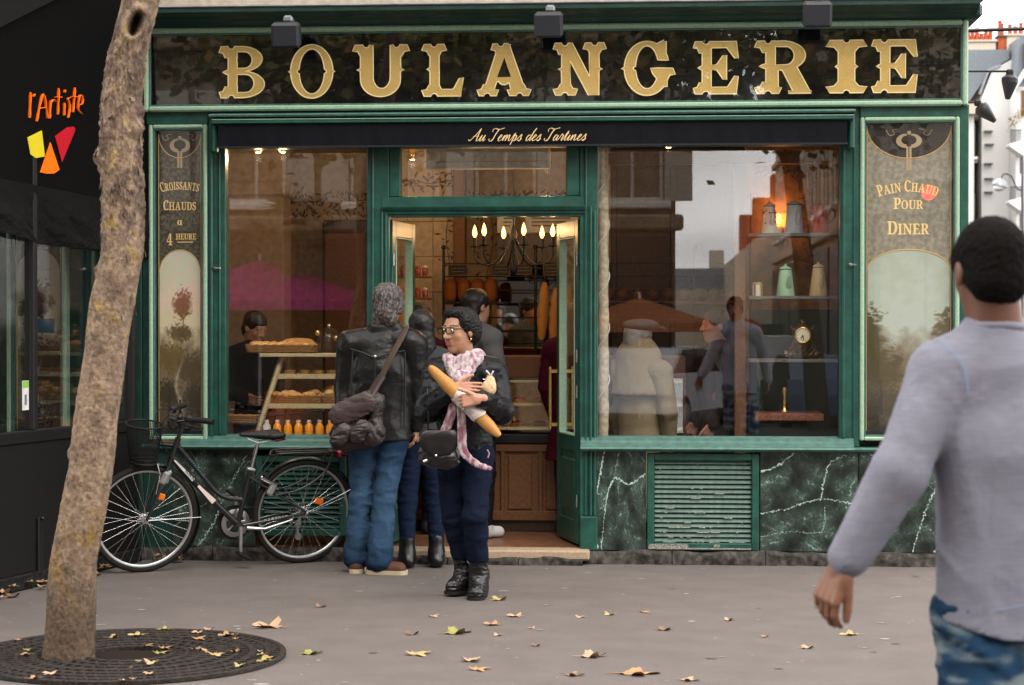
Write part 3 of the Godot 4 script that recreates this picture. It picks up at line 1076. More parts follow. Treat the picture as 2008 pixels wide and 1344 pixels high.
# print for a painted glass panel: cloudy sky over brown trees and falling water
func painting(seed: int, kind: int) -> ImageTexture:
	var w := 128
	var h := 512
	var f := FastNoiseLite.new()
	f.seed = seed; f.frequency = 0.02; f.fractal_octaves = 5
	var im := Image.create(w, h, false, Image.FORMAT_RGB8)
	var trees := [[0.55, 0.30, 0.22, 0.085, Color(0.42, 0.30, 0.12)], [0.5, 0.46, 0.3, 0.05, Color(0.33, 0.27, 0.15)], [0.3, 0.60, 0.35, 0.09, Color(0.40, 0.33, 0.16)], [0.75, 0.66, 0.3, 0.09, Color(0.3, 0.24, 0.14)], [0.2, 0.80, 0.3, 0.08, Color(0.2, 0.17, 0.1)], [0.85, 0.83, 0.3, 0.1, Color(0.2, 0.17, 0.12)]]
	if kind == 1:
		trees = [[0.0, 0.46, 0.22, 0.14, Color(0.27, 0.24, 0.12)], [1.0, 0.44, 0.2, 0.12, Color(0.32, 0.27, 0.15)], [0.15, 0.66, 0.3, 0.12, Color(0.28, 0.24, 0.12)], [0.9, 0.70, 0.34, 0.16, Color(0.3, 0.3, 0.13)], [0.3, 0.86, 0.5, 0.1, Color(0.25, 0.22, 0.15)]]
	elif kind == 2:
		trees = [[0.55, 0.28, 0.25, 0.10, Color(0.36, 0.22, 0.08)], [0.3, 0.33, 0.3, 0.07, Color(0.16, 0.14, 0.08)], [0.5, 0.62, 0.6, 0.12, Color(0.22, 0.2, 0.08)], [0.6, 0.8, 0.6, 0.12, Color(0.17, 0.16, 0.08)]]
	for y in h:
		for x in w:
			var s := float(x) / w
			var t := float(y) / h
			var nz := f.get_noise_2d(x * 1.6, y)
			var c := (Color(0.66, 0.70, 0.64) if kind == 1 else Color(0.80, 0.81, 0.74)).lerp(Color(0.70, 0.74, 0.70) if kind == 1 else Color(0.86, 0.80, 0.68), clampf(t * 3.0 + nz, 0, 1))
			if t > 0.42:
				c = c.lerp(Color(0.40, 0.34, 0.25), clampf((t - 0.42 + nz * 0.1) * 5.0, 0, 0.85))
			for e in trees:
				var dx: float = (s - e[0]) / e[2] + nz * 0.6
				var dy: float = (t - e[1]) / e[3] + f.get_noise_2d(x * 4.0 + 300, y * 4.0) * 0.8
				var a := clampf(1.5 - (dx * dx + dy * dy) * 1.2, 0, 1)
				c = c.lerp(e[4] as Color, a * 0.9)
				if absf(s - e[0] - 0.02) < 0.02 and t > e[1] and t < e[1] + 0.2:
					c = c.lerp(e[4] as Color, 0.5)
			var wx := 0.62 if kind == 1 else 0.48
			var wf := clampf(1.0 - absf(s - wx + 0.08 * sin(t * 19.0)) / (0.05 + 0.25 * maxf(t - 0.72, 0)), 0, 1) * clampf((t - 0.56) * 9.0, 0, 1)
			c = c.lerp(Color(0.80, 0.78, 0.66), wf * (0.45 + 0.6 * absf(f.get_noise_2d(x * 6.0, y * 1.2))))
			if kind == 2 and t > 0.38 and t < 0.46 and s > 0.15 and s < 0.85:
				c = Color(0.2, 0.42, 0.55)
			if t > 0.86:
				c = c.lerp(Color(0.12, 0.11, 0.08), clampf((t - 0.86 + nz * 0.06) * 7.0, 0, 0.8))
			im.set_pixel(x, y, c)
	return ImageTexture.create_from_image(im)


# gilt writing along a line or an arc: each letter a small plate in relief
func writing(txt: String, big: float, small: float, cx: float, cy: float, z: float, squeeze: float, arc: float, par: Node, m: Material, bold := true) -> void:
	var ft := SystemFont.new()
	ft.font_names = PackedStringArray(["Droid Serif"])
	ft.font_weight = 700 if bold else 400
	var total := 0.0
	var list := []
	for k in txt.length():
		var ch := txt[k]
		if ch == " ":
			total += big * 0.30 * squeeze
			continue
		var tm := TextMesh.new()
		tm.font = ft; tm.text = ch.to_upper() if ch != "α" else "α"
		tm.font_size = 40; tm.depth = 0.02; tm.pixel_size = 0.025; tm.curve_step = 2.0
		var capital := ch != ch.to_lower() or ch.is_valid_int()
		var sc := (big if capital else small)
		var bw := tm.get_aabb()
		var wd := bw.size.x * sc * squeeze
		list.append([tm, sc, total + wd / 2, capital, bw])
		total += wd + big * 0.045
	for e in list:
		var o := part("letter", e[0], m, par)
		var off: float = e[2] - total / 2
		var bw: AABB = e[4]
		var y: float = cy - bw.position.y * e[1]
		var rot := 0.0
		if arc != 0.0:
			y -= off * off * arc
			rot = -2.0 * off * arc
		var c := bw.get_center()
		var bs := Basis(Vector3(0, 0, 1), rot) * Basis.from_scale(Vector3(e[1] * squeeze, e[1], 0.1))
		o.transform = Transform3D(bs, Vector3(cx + off, y, z) - bs * Vector3(c.x, 0, 0))
		if origin_of.has(par):
			o.position -= origin_of[par]


func arch(x0: float, x1: float, y0: float, ys: float, rise: float, n := 20) -> PackedVector2Array:
	var q := PackedVector2Array([Vector2(x0, y0), Vector2(x1, y0), Vector2(x1, ys)])
	for k in range(1, n):
		var a := PI * k / n
		q.push_back(Vector2((x0 + x1) / 2 + cos(a) * (x1 - x0) / 2, ys + sin(a) * rise))
	q.push_back(Vector2(x0, ys))
	return q


func painted_panel(x0: float, x1: float, y0: float, y1: float, kind: int, label: String) -> Node3D:
	var s := thing("painted_glass_panel", label, "glass panel", Vector3((x0 + x1) / 2, y0, 0.02))
	part("frame", frame(x0, y0, x1, y1, 0.026, -0.06, 0.034, 0.008), mats.trim, s)
	part("frame", frame(x0 + 0.026, y0 + 0.026, x1 - 0.026, y1 - 0.026, 0.010, -0.06, 0.024, 0.003), mats.sill, s)
	var a0 := x0 + 0.036
	var a1 := x1 - 0.036
	var b := MB.new()
	b.bx(a0, y0 + 0.036, -0.05, a1, y1 - 0.036, -0.030, 0)
	part("backing_panel", b, mat("panel_black", lin(0.012, 0.012, 0.013), 0.3), s)
	var e0 := x0 + (0.052 if kind != 1 else 0.046)
	var e1 := x1 - (0.052 if kind != 1 else 0.046)
	var gilt_line: Material = mat("gilt_line", lin(0.62, 0.38, 0.10), 0.4, 0.2)
	var sy := y0 + (1.085 if kind != 1 else 1.08)
	var rise := 0.145 if kind != 1 else 0.125
	var top := y1 - (0.055 if kind != 1 else 0.05)
	var base := y0 + 0.06
	# grey green field with its hollowed top, then the arched picture
	var fld := PackedVector2Array([Vector2(e0, sy - 0.01), Vector2(e1, sy - 0.01), Vector2(e1, top)])
	var edge := []
	for k in 25:
		var a := PI * k / 24
		var q := Vector2((e0 + e1) / 2 + cos(a) * (e1 - e0) / 2, top - sin(a) * (0.155 if kind != 1 else 0.205))
		fld.push_back(q)
		edge.append(Vector3(q.x, q.y, -0.0255))
	var f := MB.new()
	f.prism(fld, -0.030, -0.027)
	part("field", f, mat("panel_field", lin(0.145, 0.13, 0.09), 0.5, 0, "dirt", 3.0) if kind != 1 else mat("panel_field_pale", lin(0.30, 0.275, 0.21), 0.5, 0, "soft", 3.0), s)
	var ar := arch(e0 + 0.006, e1 - 0.006, base, sy, rise)
	var pm := MB.new()
	pm.prism(ar, -0.0275, -0.0262)
	for k in pm.p.size():
		pm.u[k] = Vector2((pm.p[k].x - e0) / (e1 - e0), 1.0 - (pm.p[k].y - base) / (sy + rise - base))
	var pmat := mat("painting_%d" % kind, Color(0.92, 0.92, 0.92), 0.5)
	pmat.albedo_texture = painting(40 + kind, kind)
	part("painting", pm, pmat, s)
	var ln := MB.new()
	ln.tube(edge, 0.003, 5)
	ln.bar(Vector3(e0, base, -0.0255), Vector3(e0, top, -0.0255), 0.0028, 5)
	ln.bar(Vector3(e1, base, -0.0255), Vector3(e1, top, -0.0255), 0.0028, 5)
	var pts := []
	for q in ar.slice(2):
		pts.append(Vector3(q.x, q.y, -0.0255))
	ln.tube(pts, 0.0034, 5)
	part("gilt_line", ln, gilt_line, s)
	var cx := (e0 + e1) / 2
	# ornament at the head: a palmette between two half discs
	var orn := MB.new()
	var oy := top - (0.02 if kind != 1 else 0.04)
	var wv := 1.0 if kind != 1 else 1.2
	for sg in [-1.0, 1.0]:
		var cr := PackedVector2Array()
		for k in 13:
			var a := -PI / 2 + PI * k / 12
			cr.push_back(Vector2(cx + sg * (0.012 + 0.055 * cos(a)) * wv, oy - 0.055 + 0.045 * sin(a)))
		for k in 13:
			var a := PI / 2 - PI * k / 12
			cr.push_back(Vector2(cx + sg * (0.012 + 0.028 * cos(a)) * wv, oy - 0.05 + 0.028 * sin(a)))
		orn.prism(cr, -0.030, -0.0268)
		orn.tube(spline([Vector3(cx + sg * 0.12 * wv, oy + 0.015, -0.027), Vector3(cx + sg * 0.10 * wv, oy - 0.02, -0.027), Vector3(cx + sg * 0.075 * wv, oy - 0.01, -0.027), Vector3(cx + sg * 0.085 * wv, oy + 0.012, -0.027), Vector3(cx + sg * 0.05 * wv, oy + 0.02, -0.027)], 5), 0.0025, 4)
	orn.prism(rc(cx - 0.016, oy - 0.20 * wv, cx - 0.003, oy - 0.09), -0.030, -0.0262)
	orn.prism(rc(cx + 0.003, oy - 0.20 * wv, cx + 0.016, oy - 0.09), -0.030, -0.0262)
	orn.ball(Vector3(cx, oy - 0.005, -0.026), Vector3(0.013, 0.013, 0.004))
	part("ornament", orn, mat("ornament_buff", lin(0.36, 0.27, 0.15), 0.5), s)
	var foot := MB.new()
	var fy := y0 + 0.07
	foot.tube(spline([Vector3(cx - 0.075, fy + 0.05, -0.02), Vector3(cx - 0.05, fy, -0.02), Vector3(cx, fy + 0.02, -0.02), Vector3(cx + 0.05, fy, -0.02), Vector3(cx + 0.085, fy + 0.035, -0.02), Vector3(cx + 0.07, fy + 0.065, -0.02), Vector3(cx + 0.05, fy + 0.04, -0.02)], 6), 0.008, 5)
	foot.prism(pg([cx - 0.03, fy + 0.02, cx + 0.03, fy + 0.02, cx + 0.006, fy + 0.12, cx - 0.006, fy + 0.12]), -0.028, -0.022)
	foot.tube(spline([Vector3(cx - 0.016, fy + 0.145, -0.022), Vector3(cx, fy + 0.128, -0.022), Vector3(cx + 0.016, fy + 0.145, -0.022), Vector3(cx, fy + 0.162, -0.022)], 5, true), 0.005, 5, true)
	foot.bar(Vector3(cx, fy + 0.16, -0.022), Vector3(cx, fy + 0.19, -0.022), 0.006, 5)
	part("scroll", foot, mats.black, s)
	var g := MB.new()
	g.bx(a0, y0 + 0.036, -0.006, a1, y1 - 0.036, -0.001, 0)
	part("glass_pane", g, mats.pane, s)
	return s


func painted_panels() -> void:
	var l := painted_panel(-2.35, -1.968, 0.775, 2.81, 0, "painted glass panel reading CROISSANTS CHAUDS, left of the shop window")
	var ink := mat("gilt_writing", lin(0.85, 0.60, 0.24), 0.45, 0.15)
	var lt := Node3D.new()
	lt.name = "lettering"
	l.add_child(lt)
	lt.position = -origin_of[l]
	writing("Croissants", 0.088, 0.070, -2.158, 2.395, -0.026, 0.52, 1.1, lt, ink)
	writing("Chauds", 0.088, 0.072, -2.158, 2.262, -0.026, 0.66, 0, lt, ink)
	writing("α", 0.06, 0.060, -2.158, 2.165, -0.026, 0.9, 0, lt, ink)
	writing("4", 0.105, 0.1, -2.225, 2.035, -0.026, 0.62, 0, lt, ink)
	writing("heure", 0.04, 0.052, -2.118, 2.072, -0.026, 0.72, 0, lt, ink)
	part("underline", MB.new().bx(-2.175, 2.052, -0.0272, -2.073, 2.058, -0.0255, 0), ink, lt)
	var r := painted_panel(2.198, 2.815, 0.79, 2.825, 1, "painted glass panel reading PAIN CHAUD POUR DINER, at the shop's right corner")
	var lu := Node3D.new()
	lu.name = "lettering"
	r.add_child(lu)
	lu.position = -origin_of[r]
	writing("Pain Chaud", 0.098, 0.078, 2.50, 2.36, -0.026, 0.68, 0.9, lu, ink)
	writing("Pour", 0.098, 0.076, 2.505, 2.25, -0.026, 0.80, 0, lu, ink)
	writing("Diner", 0.115, 0.094, 2.505, 2.09, -0.026, 0.80, 0, lu, ink)
	painted_panel(-3.29, -2.895, 0.775, 2.81, 2, "painted glass panel with a blue lake, behind the dark terrace screen")
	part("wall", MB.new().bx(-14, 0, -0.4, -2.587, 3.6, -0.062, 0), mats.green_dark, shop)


# joined-up handwriting: strokes in a cell where x is along the line and y up; the pen is broad on the way down
func script_text(z: float, x0: float, y0: float, sc: float, m: Material, par: Node) -> void:
	var glyphs := {
		"A": [1.35, [[-0.1, 0.25, 0.0, 0.1, 0.2, 0.15, 0.6, 0.8, 1.05, 1.75], [1.05, 1.75, 0.98, 0.8, 1.0, 0.1, 1.15, 0.05, 1.35, 0.3], [0.35, 0.62, 0.75, 0.72, 1.15, 0.66]]],
		"u": [0.85, [[0.0, 0.3, 0.2, 0.85, 0.12, 0.3, 0.15, 0.05, 0.35, 0.1, 0.62, 0.85, 0.55, 0.2, 0.65, 0.03, 0.85, 0.3]]],
		"T": [1.15, [[0.1, 1.25, 0.0, 1.55, 0.3, 1.75, 0.8, 1.6, 1.5, 1.8], [0.85, 1.65, 0.62, 1.0, 0.5, 0.25, 0.25, 0.0, -0.05, 0.15, 0.0, 0.35]]],
		"e": [0.65, [[0.0, 0.3, 0.3, 0.5, 0.45, 0.75, 0.3, 0.85, 0.12, 0.5, 0.15, 0.1, 0.35, 0.03, 0.65, 0.3]]],
		"m": [1.25, [[0.0, 0.3, 0.15, 0.8, 0.12, 0.03], [0.12, 0.05, 0.3, 0.7, 0.48, 0.8, 0.48, 0.03], [0.48, 0.05, 0.68, 0.7, 0.85, 0.8, 0.88, 0.2, 1.0, 0.03, 1.25, 0.3]]],
		"p": [0.85, [[0.0, 0.3, 0.25, 1.1, 0.2, 0.0, 0.15, -0.7], [0.2, 0.4, 0.4, 0.8, 0.6, 0.6, 0.5, 0.1, 0.3, 0.05, 0.5, 0.02, 0.85, 0.3]]],
		"s": [0.6, [[0.0, 0.3, 0.35, 0.9, 0.38, 0.6, 0.45, 0.2, 0.25, 0.0, 0.08, 0.12, 0.3, 0.1, 0.6, 0.3]]],
		"d": [0.85, [[0.55, 0.75, 0.25, 0.8, 0.08, 0.4, 0.15, 0.05, 0.35, 0.1, 0.6, 0.7], [0.95, 1.75, 0.75, 1.2, 0.58, 0.2, 0.68, 0.03, 0.85, 0.3]]],
		"a": [0.8, [[0.5, 0.75, 0.22, 0.8, 0.05, 0.4, 0.12, 0.05, 0.3, 0.1, 0.55, 0.75], [0.55, 0.75, 0.5, 0.2, 0.6, 0.03, 0.8, 0.3]]],
		"r": [0.6, [[0.0, 0.3, 0.2, 0.95, 0.28, 0.78, 0.45, 0.75, 0.38, 0.2, 0.45, 0.03, 0.6, 0.3]]],
		"t": [0.55, [[0.0, 0.3, 0.35, 1.35, 0.22, 0.3, 0.3, 0.03, 0.55, 0.3], [0.1, 0.95, 0.5, 0.98]]],
		"i": [0.45, [[0.0, 0.3, 0.2, 0.8, 0.12, 0.2, 0.2, 0.03, 0.45, 0.3], [0.3, 1.15, 0.31, 1.17]]],
		"n": [0.9, [[0.0, 0.3, 0.15, 0.8, 0.12, 0.03], [0.12, 0.05, 0.35, 0.7, 0.52, 0.8, 0.52, 0.2, 0.62, 0.03, 0.9, 0.3]]],
	}
	var x := x0
	for ch in "Au Temps des Tartines":
		if ch == " ":
			x += sc * 0.55
			continue
		var g: Array = glyphs[ch]
		var mb := MB.new()
		for st in g[1]:
			var pts := []
			for k in range(0, st.size(), 2):
				pts.append(Vector2(st[k] + st[k + 1] * 0.42, st[k + 1]))
			var line := spline(pts, 6)
			var a3 := []
			var w := []
			for k in line.size():
				var d: Vector2 = line[mini(k + 1, line.size() - 1)] - line[maxi(k - 1, 0)]
				w.append(sc * (0.075 if d.y < -0.02 else 0.045))
				a3.append(Vector3(x + line[k].x * sc, y0 + line[k].y * sc, z))
			mb.tube(a3, w, 5, false, 1.0)
		part("letter", mb, m, par)
		x += g[0] * sc


func awning() -> void:
	var a := thing("awning", "rolled black shop awning with a gold script line above door and windows", "awning", Vector3(0.12, 2.64, 0.0))
	var hood := [Vector2(-0.003, 2.862), Vector2(0.02, 2.880), Vector2(0.16, 2.862), Vector2(0.178, 2.852), Vector2(0.172, 2.842), Vector2(-0.003, 2.848)]
	part("hood", MB.new().mould(hood, -1.925, 2.155), mats.sill, a)
	var un := MB.new()
	un.bx(-1.92, 2.70, 0.0, 2.15, 2.846, 0.05, 0.004)
	part("cassette", un, mats.black, a)
	var bar := MB.new()
	bar.mould([Vector2(0.06, 2.795), Vector2(0.15, 2.795), Vector2(0.172, 2.803), Vector2(0.172, 2.822), Vector2(0.15, 2.826), Vector2(0.06, 2.822)], -1.905, 2.142)
	part("front_bar", bar, mats.green, a)
	var hi := MB.new()
	hi.bx(-1.905, 2.8225, 0.165, 2.142, 2.8275, 0.176, 0.002)
	part("bar_edge", hi, mats.trim, a)
	var v := MB.new()
	v.sheet(120, 6, func(s: float, t: float) -> Vector3:
		var x := lerpf(-1.868, 2.105, s)
		return Vector3(x, 2.802 - 0.15 * t, 0.153 + 0.004 * sin(x * 23.0) * t + 0.003 * sin(x * 61.0 + 1.0) * t))
	v.sheet(120, 2, func(s: float, t: float) -> Vector3:
		var x := lerpf(-1.868, 2.105, s)
		return Vector3(x, 2.662 - 0.012 * t, 0.157 + 0.004 * sin(x * 23.0) + 0.003 * sin(x * 61.0 + 1.0)))
	part("valance", v, mats.fabric, a)
	var hb := MB.new()
	hb.mould([Vector2(0.140, 2.645), Vector2(0.166, 2.645), Vector2(0.168, 2.655), Vector2(0.140, 2.658)], -1.87, 2.108)
	part("hem_bar", hb, mats.lamp_grey, a)
	var lt := Node3D.new()
	lt.name = "lettering"
	a.add_child(lt)
	lt.position = -origin_of[a]
	script_text(0.163, -0.262, 2.678, 0.0455, mat("gold_ink", lin(0.75, 0.55, 0.28), 0.6), lt)
	for x in [-1.90, 2.135]:
		var e := MB.new()
		e.bx(x - 0.018, 2.62, 0.0, x + 0.018, 2.845, 0.13, 0.01)
		part("end_bracket", e, mats.green, a)


func louvre(x0: float, x1: float, y0: float, y1: float, n: int, worn: bool) -> void:
	var v := part("vent", frame(x0, y0, x1, y1, 0.045, -0.05, 0.026, 0.005), mats.green, shop)
	part("vent_back", MB.new().bx(x0 + 0.04, y0 + 0.04, -0.08, x1 - 0.04, y1 - 0.04, -0.06, 0), mats.black, v)
	var st := (y1 - y0 - 0.09) / n
	for k in n:
		var b := MB.new()
		b.box(Vector3((x0 + x1) / 2, y0 + 0.045 + st * (k + 0.55), -0.012), Vector3(x1 - x0 - 0.092, st * 0.95, 0.006), 0.002, Basis(Vector3.RIGHT, -0.72))
		part("slat", b, mat("worn_slat", lin(0.13, 0.215, 0.185), 0.45, 0, "soft", 3.0) if worn else mats.green, v)
	if worn:
		var w := MB.new()
		for k in 46:
			var row := rng.randi_range(0, n - 1) if k > 22 else rng.randi_range(0, 4)
			var x := rng.randf_range(x0 + 0.06, x1 - 0.1)
			var l := 0.008 + 0.08 * pow(rng.randf(), 3.0)
			w.box(Vector3(minf(x + l / 2, x1 - 0.06), y0 + 0.045 + st * (row + 0.55) - 0.012, 0.0062), Vector3(l, 0.007, 0.003), 0.001, Basis(Vector3.RIGHT, -0.72))
		w.bx(x0 + 0.01, y0 + 0.006, 0.0262, x0 + 0.26, y0 + 0.038, 0.0275, 0)
		w.bx(x0 + 0.42, y0 + 0.02, 0.0262, x0 + 0.46, y0 + 0.038, 0.0275, 0)
		w.bx(x0 + 0.26, y0 + 0.006, 0.0262, x1 - 0.05, y0 + 0.016, 0.0275, 0)
		part("bare_metal", w, mat("bare_metal", lin(0.5, 0.48, 0.43), 0.6, 0, "dirt", 6.0), v)


func doors_and_vents() -> void:
	louvre(0.862, 1.567, 0.09, 0.705, 17, true)
	louvre(-1.655, -1.065, 0.16, 0.68, 14, false)
	# two glazed leaves folded back into the shop
	for sg in [-1.0, 1.0]:
		var d := part("door", MB.new(), mats.green, shop)
		var hx := -0.775 if sg < 0 else 0.418
		var yaw := deg_to_rad(83.0) if sg < 0 else deg_to_rad(-74.0)
		var wd := 0.60
		# drawn as if shut, hinge at x = 0 and the free edge at x = -sg * wd, then swung
		var m := MB.new()
		var e: float = -sg
		m.bx(0, 0.11, -0.045, e * 0.085, 2.195, 0, 0.004)
		m.bx(e * (wd - 0.085), 0.11, -0.045, e * wd, 2.195, 0, 0.004)
		m.bx(e * 0.085, 2.09, -0.045, e * (wd - 0.085), 2.195, 0, 0.004)
		m.bx(e * 0.085, 0.11, -0.045, e * (wd - 0.085), 0.26, 0, 0.004)
		m.bx(e * 0.085, 0.70, -0.045, e * (wd - 0.085), 0.80, 0, 0.004)
		m.bx(e * 0.085, 0.26, -0.035, e * (wd - 0.085), 0.70, -0.012, 0)
		m.bx(e * 0.10, 0.30, -0.045, e * (wd - 0.10), 0.66, -0.002, 0.02)
		d.mesh = m.mesh()
		d.transform = Transform3D(Basis(Vector3.UP, yaw), Vector3(hx, 0, -0.06) - origin_of[shop])
		part("glass_pane", MB.new().bx(e * 0.085, 0.80, -0.026, e * (wd - 0.085), 2.09, -0.020, 0), mats.pane, d)
		part("bead", MB.new().add(frame(minf(e * 0.085, e * (wd - 0.085)), 0.80, maxf(e * 0.085, e * (wd - 0.085)), 2.09, 0.012, -0.048, 0.004, 0.004)), mats.trim, d)
		var hd := MB.new()
		var px: float = e * (wd - 0.04)
		hd.bx(px - 0.013, 0.82, 0.045, px + 0.013, 1.24, 0.062, 0.004)
		hd.bx(px - 0.010, 0.84, 0, px + 0.010, 0.865, 0.05, 0.003)
		hd.bx(px - 0.010, 1.195, 0, px + 0.010, 1.22, 0.05, 0.003)
		if sg > 0:
			hd.bx(px - 0.013, 0.82, -0.107, px + 0.013, 1.24, -0.09, 0.004)
			hd.bx(px - 0.010, 1.195, -0.095, px + 0.010, 1.22, -0.045, 0.003)
			hd.bx(px - 0.010, 0.84, -0.095, px + 0.010, 0.865, -0.045, 0.003)
			part("handle", hd, mats.brass, d)
		for y in [0.35, 1.05, 1.28, 1.9]:
			part("hinge", MB.new().bar(Vector3(e * 0.004, y, 0.004), Vector3(e * 0.004, y + 0.08, 0.004), 0.008), mats.steel, d)


# the terrace next door: a dark glazed screen running out from the wall under a black canvas canopy
func neighbour() -> void:
	var o := Vector3(-2.37, 0, 0.03)
	var bs := Basis(Vector3(-0.225, 0, 0.974), Vector3.UP, Vector3(0.974, 0, 0.225))
	var s := thing("terrace_screen", "dark glazed terrace screen with black lower panels, left of the tree", "screen", o)
	s.basis = bs
	origin_of.erase(s)
	var w := MB.new()
	w.bx(0.10, 0.09, -0.05, 3.4, 0.84, 0, 0.004)
	part("lower_panel", w, mat("terrace_black", lin(0.006, 0.0055, 0.0055), 0.6, 0, "light", 1.5), s)
	var b := MB.new()
	b.bx(0.10, 0.0, -0.06, 3.4, 0.09, 0.022, 0.008)
	part("base_board", b, mat("terrace_base", lin(0.03, 0.03, 0.03), 0.7, 0, "dirt", 2.0), s)
	var r := MB.new()
	r.bx(0.10, 0.84, -0.055, 3.4, 0.912, 0.012, 0.006)
	part("rail", r, mats.terrace_black, s)
	for x in [0.14, 1.345, 2.5]:
		part("post", MB.new().bx(x, 0.912, -0.055, x + 0.045, 2.6, 0.008, 0.004), mats.black, s)
	for x in [0.185, 1.39, 2.545]:
		part("glass_pane", MB.new().bx(x, 0.912, -0.030, x + 1.155 if x > 0.2 else 1.345, 2.6, -0.024, 0), glass("tinted_pane", 0.10, Color(0.02, 0.02, 0.02)), s)
	var dp := MB.new()
	dp.bx(1.305, 0.0, 0.0, 1.36, 0.40, 0.02, 0.004)
	dp.ball(Vector3(1.33, 0.395, 0.025), Vector3(0.012, 0.012, 0.012))
	part("drop_bolt", dp, mats.black_metal, s)
	var st := part("price_card", MB.new().bx(1.40, 1.03, -0.022, 1.47, 1.20, -0.020, 0), mats.white_paint, s)
	part("card_head", MB.new().bx(1.402, 1.16, -0.0195, 1.468, 1.198, -0.0185, 0), mat("leaf_green", lin(0.2, 0.45, 0.08), 0.6), st)
	part("card_mark", MB.new().bx(1.425, 1.06, -0.0195, 1.448, 1.12, -0.0185, 0), mat("slate_blue", lin(0.1, 0.15, 0.25), 0.6), st)
	# canopy: canvas cheek with a loose hanging hem
	var c := thing("terrace_canopy", "black canvas canopy of the next terrace with orange lettering and three coloured patches", "awning", o)
	c.basis = bs
	origin_of.erase(c)
	var top := func(x: float) -> float:
		return 3.92 - 0.412 * x
	var up := MB.new()
	up.sheet(40, 24, func(u: float, v: float) -> Vector3:
		var x := lerpf(-0.05, 3.6, u)
		var y0 := 2.27 + 0.07 * x / 1.7
		return Vector3(x, lerpf(top.call(x), y0, v), 0.0 + 0.003 * sin(x * 5.0 + v * 2.0) + 0.002 * sin(x * 17.0) * v))
	part("cheek", up, mat("canvas_black", lin(0.003, 0.003, 0.0033), 0.9, 0, "light", 2.0), c)
	var hem := MB.new()
	var fold := FastNoiseLite.new()
	fold.seed = 4; fold.frequency = 1.6
	hem.sheet(110, 22, func(u: float, v: float) -> Vector3:
		var x := lerpf(-0.05, 3.6, u)
		var y0 := 2.275 + 0.07 * x / 1.7
		var y1 := 1.945 + 0.05 * x + 0.012 * sin(x * 4.0)
		var q := 0.05 * v * fold.get_noise_2d(x * 1.6 + v * 0.9, v * 0.7) + 0.035 * v * sin(x * 7.0 + 3.0 * v + 2.0 * fold.get_noise_2d(x, 3.0))
		return Vector3(x, lerpf(y0, y1, v), 0.012 + 0.7 * q))
	part("hanging_hem", hem, mat("canvas_grey", lin(0.008, 0.0077, 0.008), 0.8, 0, "light", 2.0), c)
	var roof := MB.new()
	roof.quad(Vector3(-0.05, 3.94, 0.03), Vector3(3.6, 2.437, 0.03), Vector3(3.6, 2.437, -3.5), Vector3(-0.05, 3.94, -3.5), Vector3.UP)
	part("roof", roof, mats.canvas_black, c)
	var orange := mat("orange_print", lin(0.95, 0.16, 0.005), 0.7)
	var z := 0.012
	var pm := [["patch", [1.459, 2.60, 1.302, 2.655, 1.268, 2.506, 1.37, 2.489, 1.426, 2.506], mat("yellow_print", lin(0.62, 0.50, 0.02), 0.7)], ["patch", [1.205, 2.595, 1.101, 2.441, 1.16, 2.415, 1.246, 2.407, 1.32, 2.41], orange], ["patch", [1.152, 2.633, 1.011, 2.70, 0.94, 2.711, 0.92, 2.704, 0.921, 2.684, 1.071, 2.489], mat("red_print", lin(0.45, 0.008, 0.02), 0.7)]]
	for e in pm:
		part(e[0], MB.new().prism(pg(e[1]), z - 0.004, z), e[2], c)
	# hand-cut letters; x runs towards the street, so the words read from far to near
	var strokes := {
		"l": [[0, 0, 0.02, 0.95]], "mark": [[0.08, 0.78, 0.10, 0.88]],
		"A": [[0.14, -0.15, 0.27, 0.86, 0.36, -0.06], [0.20, 0.32, 0.33, 0.36]], "r": [[0.40, -0.08, 0.42, 0.60], [0.41, 0.45, 0.47, 0.62, 0.53, 0.55]],
		"t": [[0.57, 0.05, 0.59, 1.05], [0.52, 0.72, 0.66, 0.70]], "i": [[0.70, 0.0, 0.71, 0.48], [0.715, 0.88, 0.72, 0.98]],
		"s": [[0.84, 0.66, 0.78, 0.62, 0.82, 0.35, 0.80, 0.0, 0.78, -0.10]], "t2": [[0.89, 0.10, 0.93, 1.05], [0.86, 0.70, 1.0, 0.68]],
		"e": [[0.99, 0.34, 1.09, 0.42, 1.08, 0.72, 1.02, 0.66, 1.0, 0.2, 1.08, 0.02]],
	}
	var lt := Node3D.new()
	lt.name = "lettering"
	c.add_child(lt)
	for key in strokes:
		var m := MB.new()
		for st2 in strokes[key]:
			var pts := []
			var wd := []
			var cnt: int = st2.size() / 2
			for k in cnt:
				pts.append(Vector3(1.44 - 0.555 * st2[k * 2], 2.715 + st2[k * 2] * 0.075 + 0.155 * st2[k * 2 + 1], z))
			pts = spline(pts, 5)
			for k in pts.size():
				wd.append(0.007 + 0.004 * sin(PI * (0.15 + 0.7 * k / (pts.size() - 1.0))) + 0.002 * sin(k * 2.1))
			m.tube(pts, wd, 6, false, 0.3)
		part("letter", m, orange, lt)
	var nb := thing("neighbour_wall", "grey stone wall above the black terrace canopy", "wall", Vector3(-7, 0, -0.2))
	var nw := MB.new()
	nw.bx(-14, 2.95, -0.055, -2.605, 12, 0.10, 0)
	part("stone_face", nw, mat("grey_stone", lin(0.2, 0.18, 0.16), 0.9, 0, "soft", 0.6), nb)


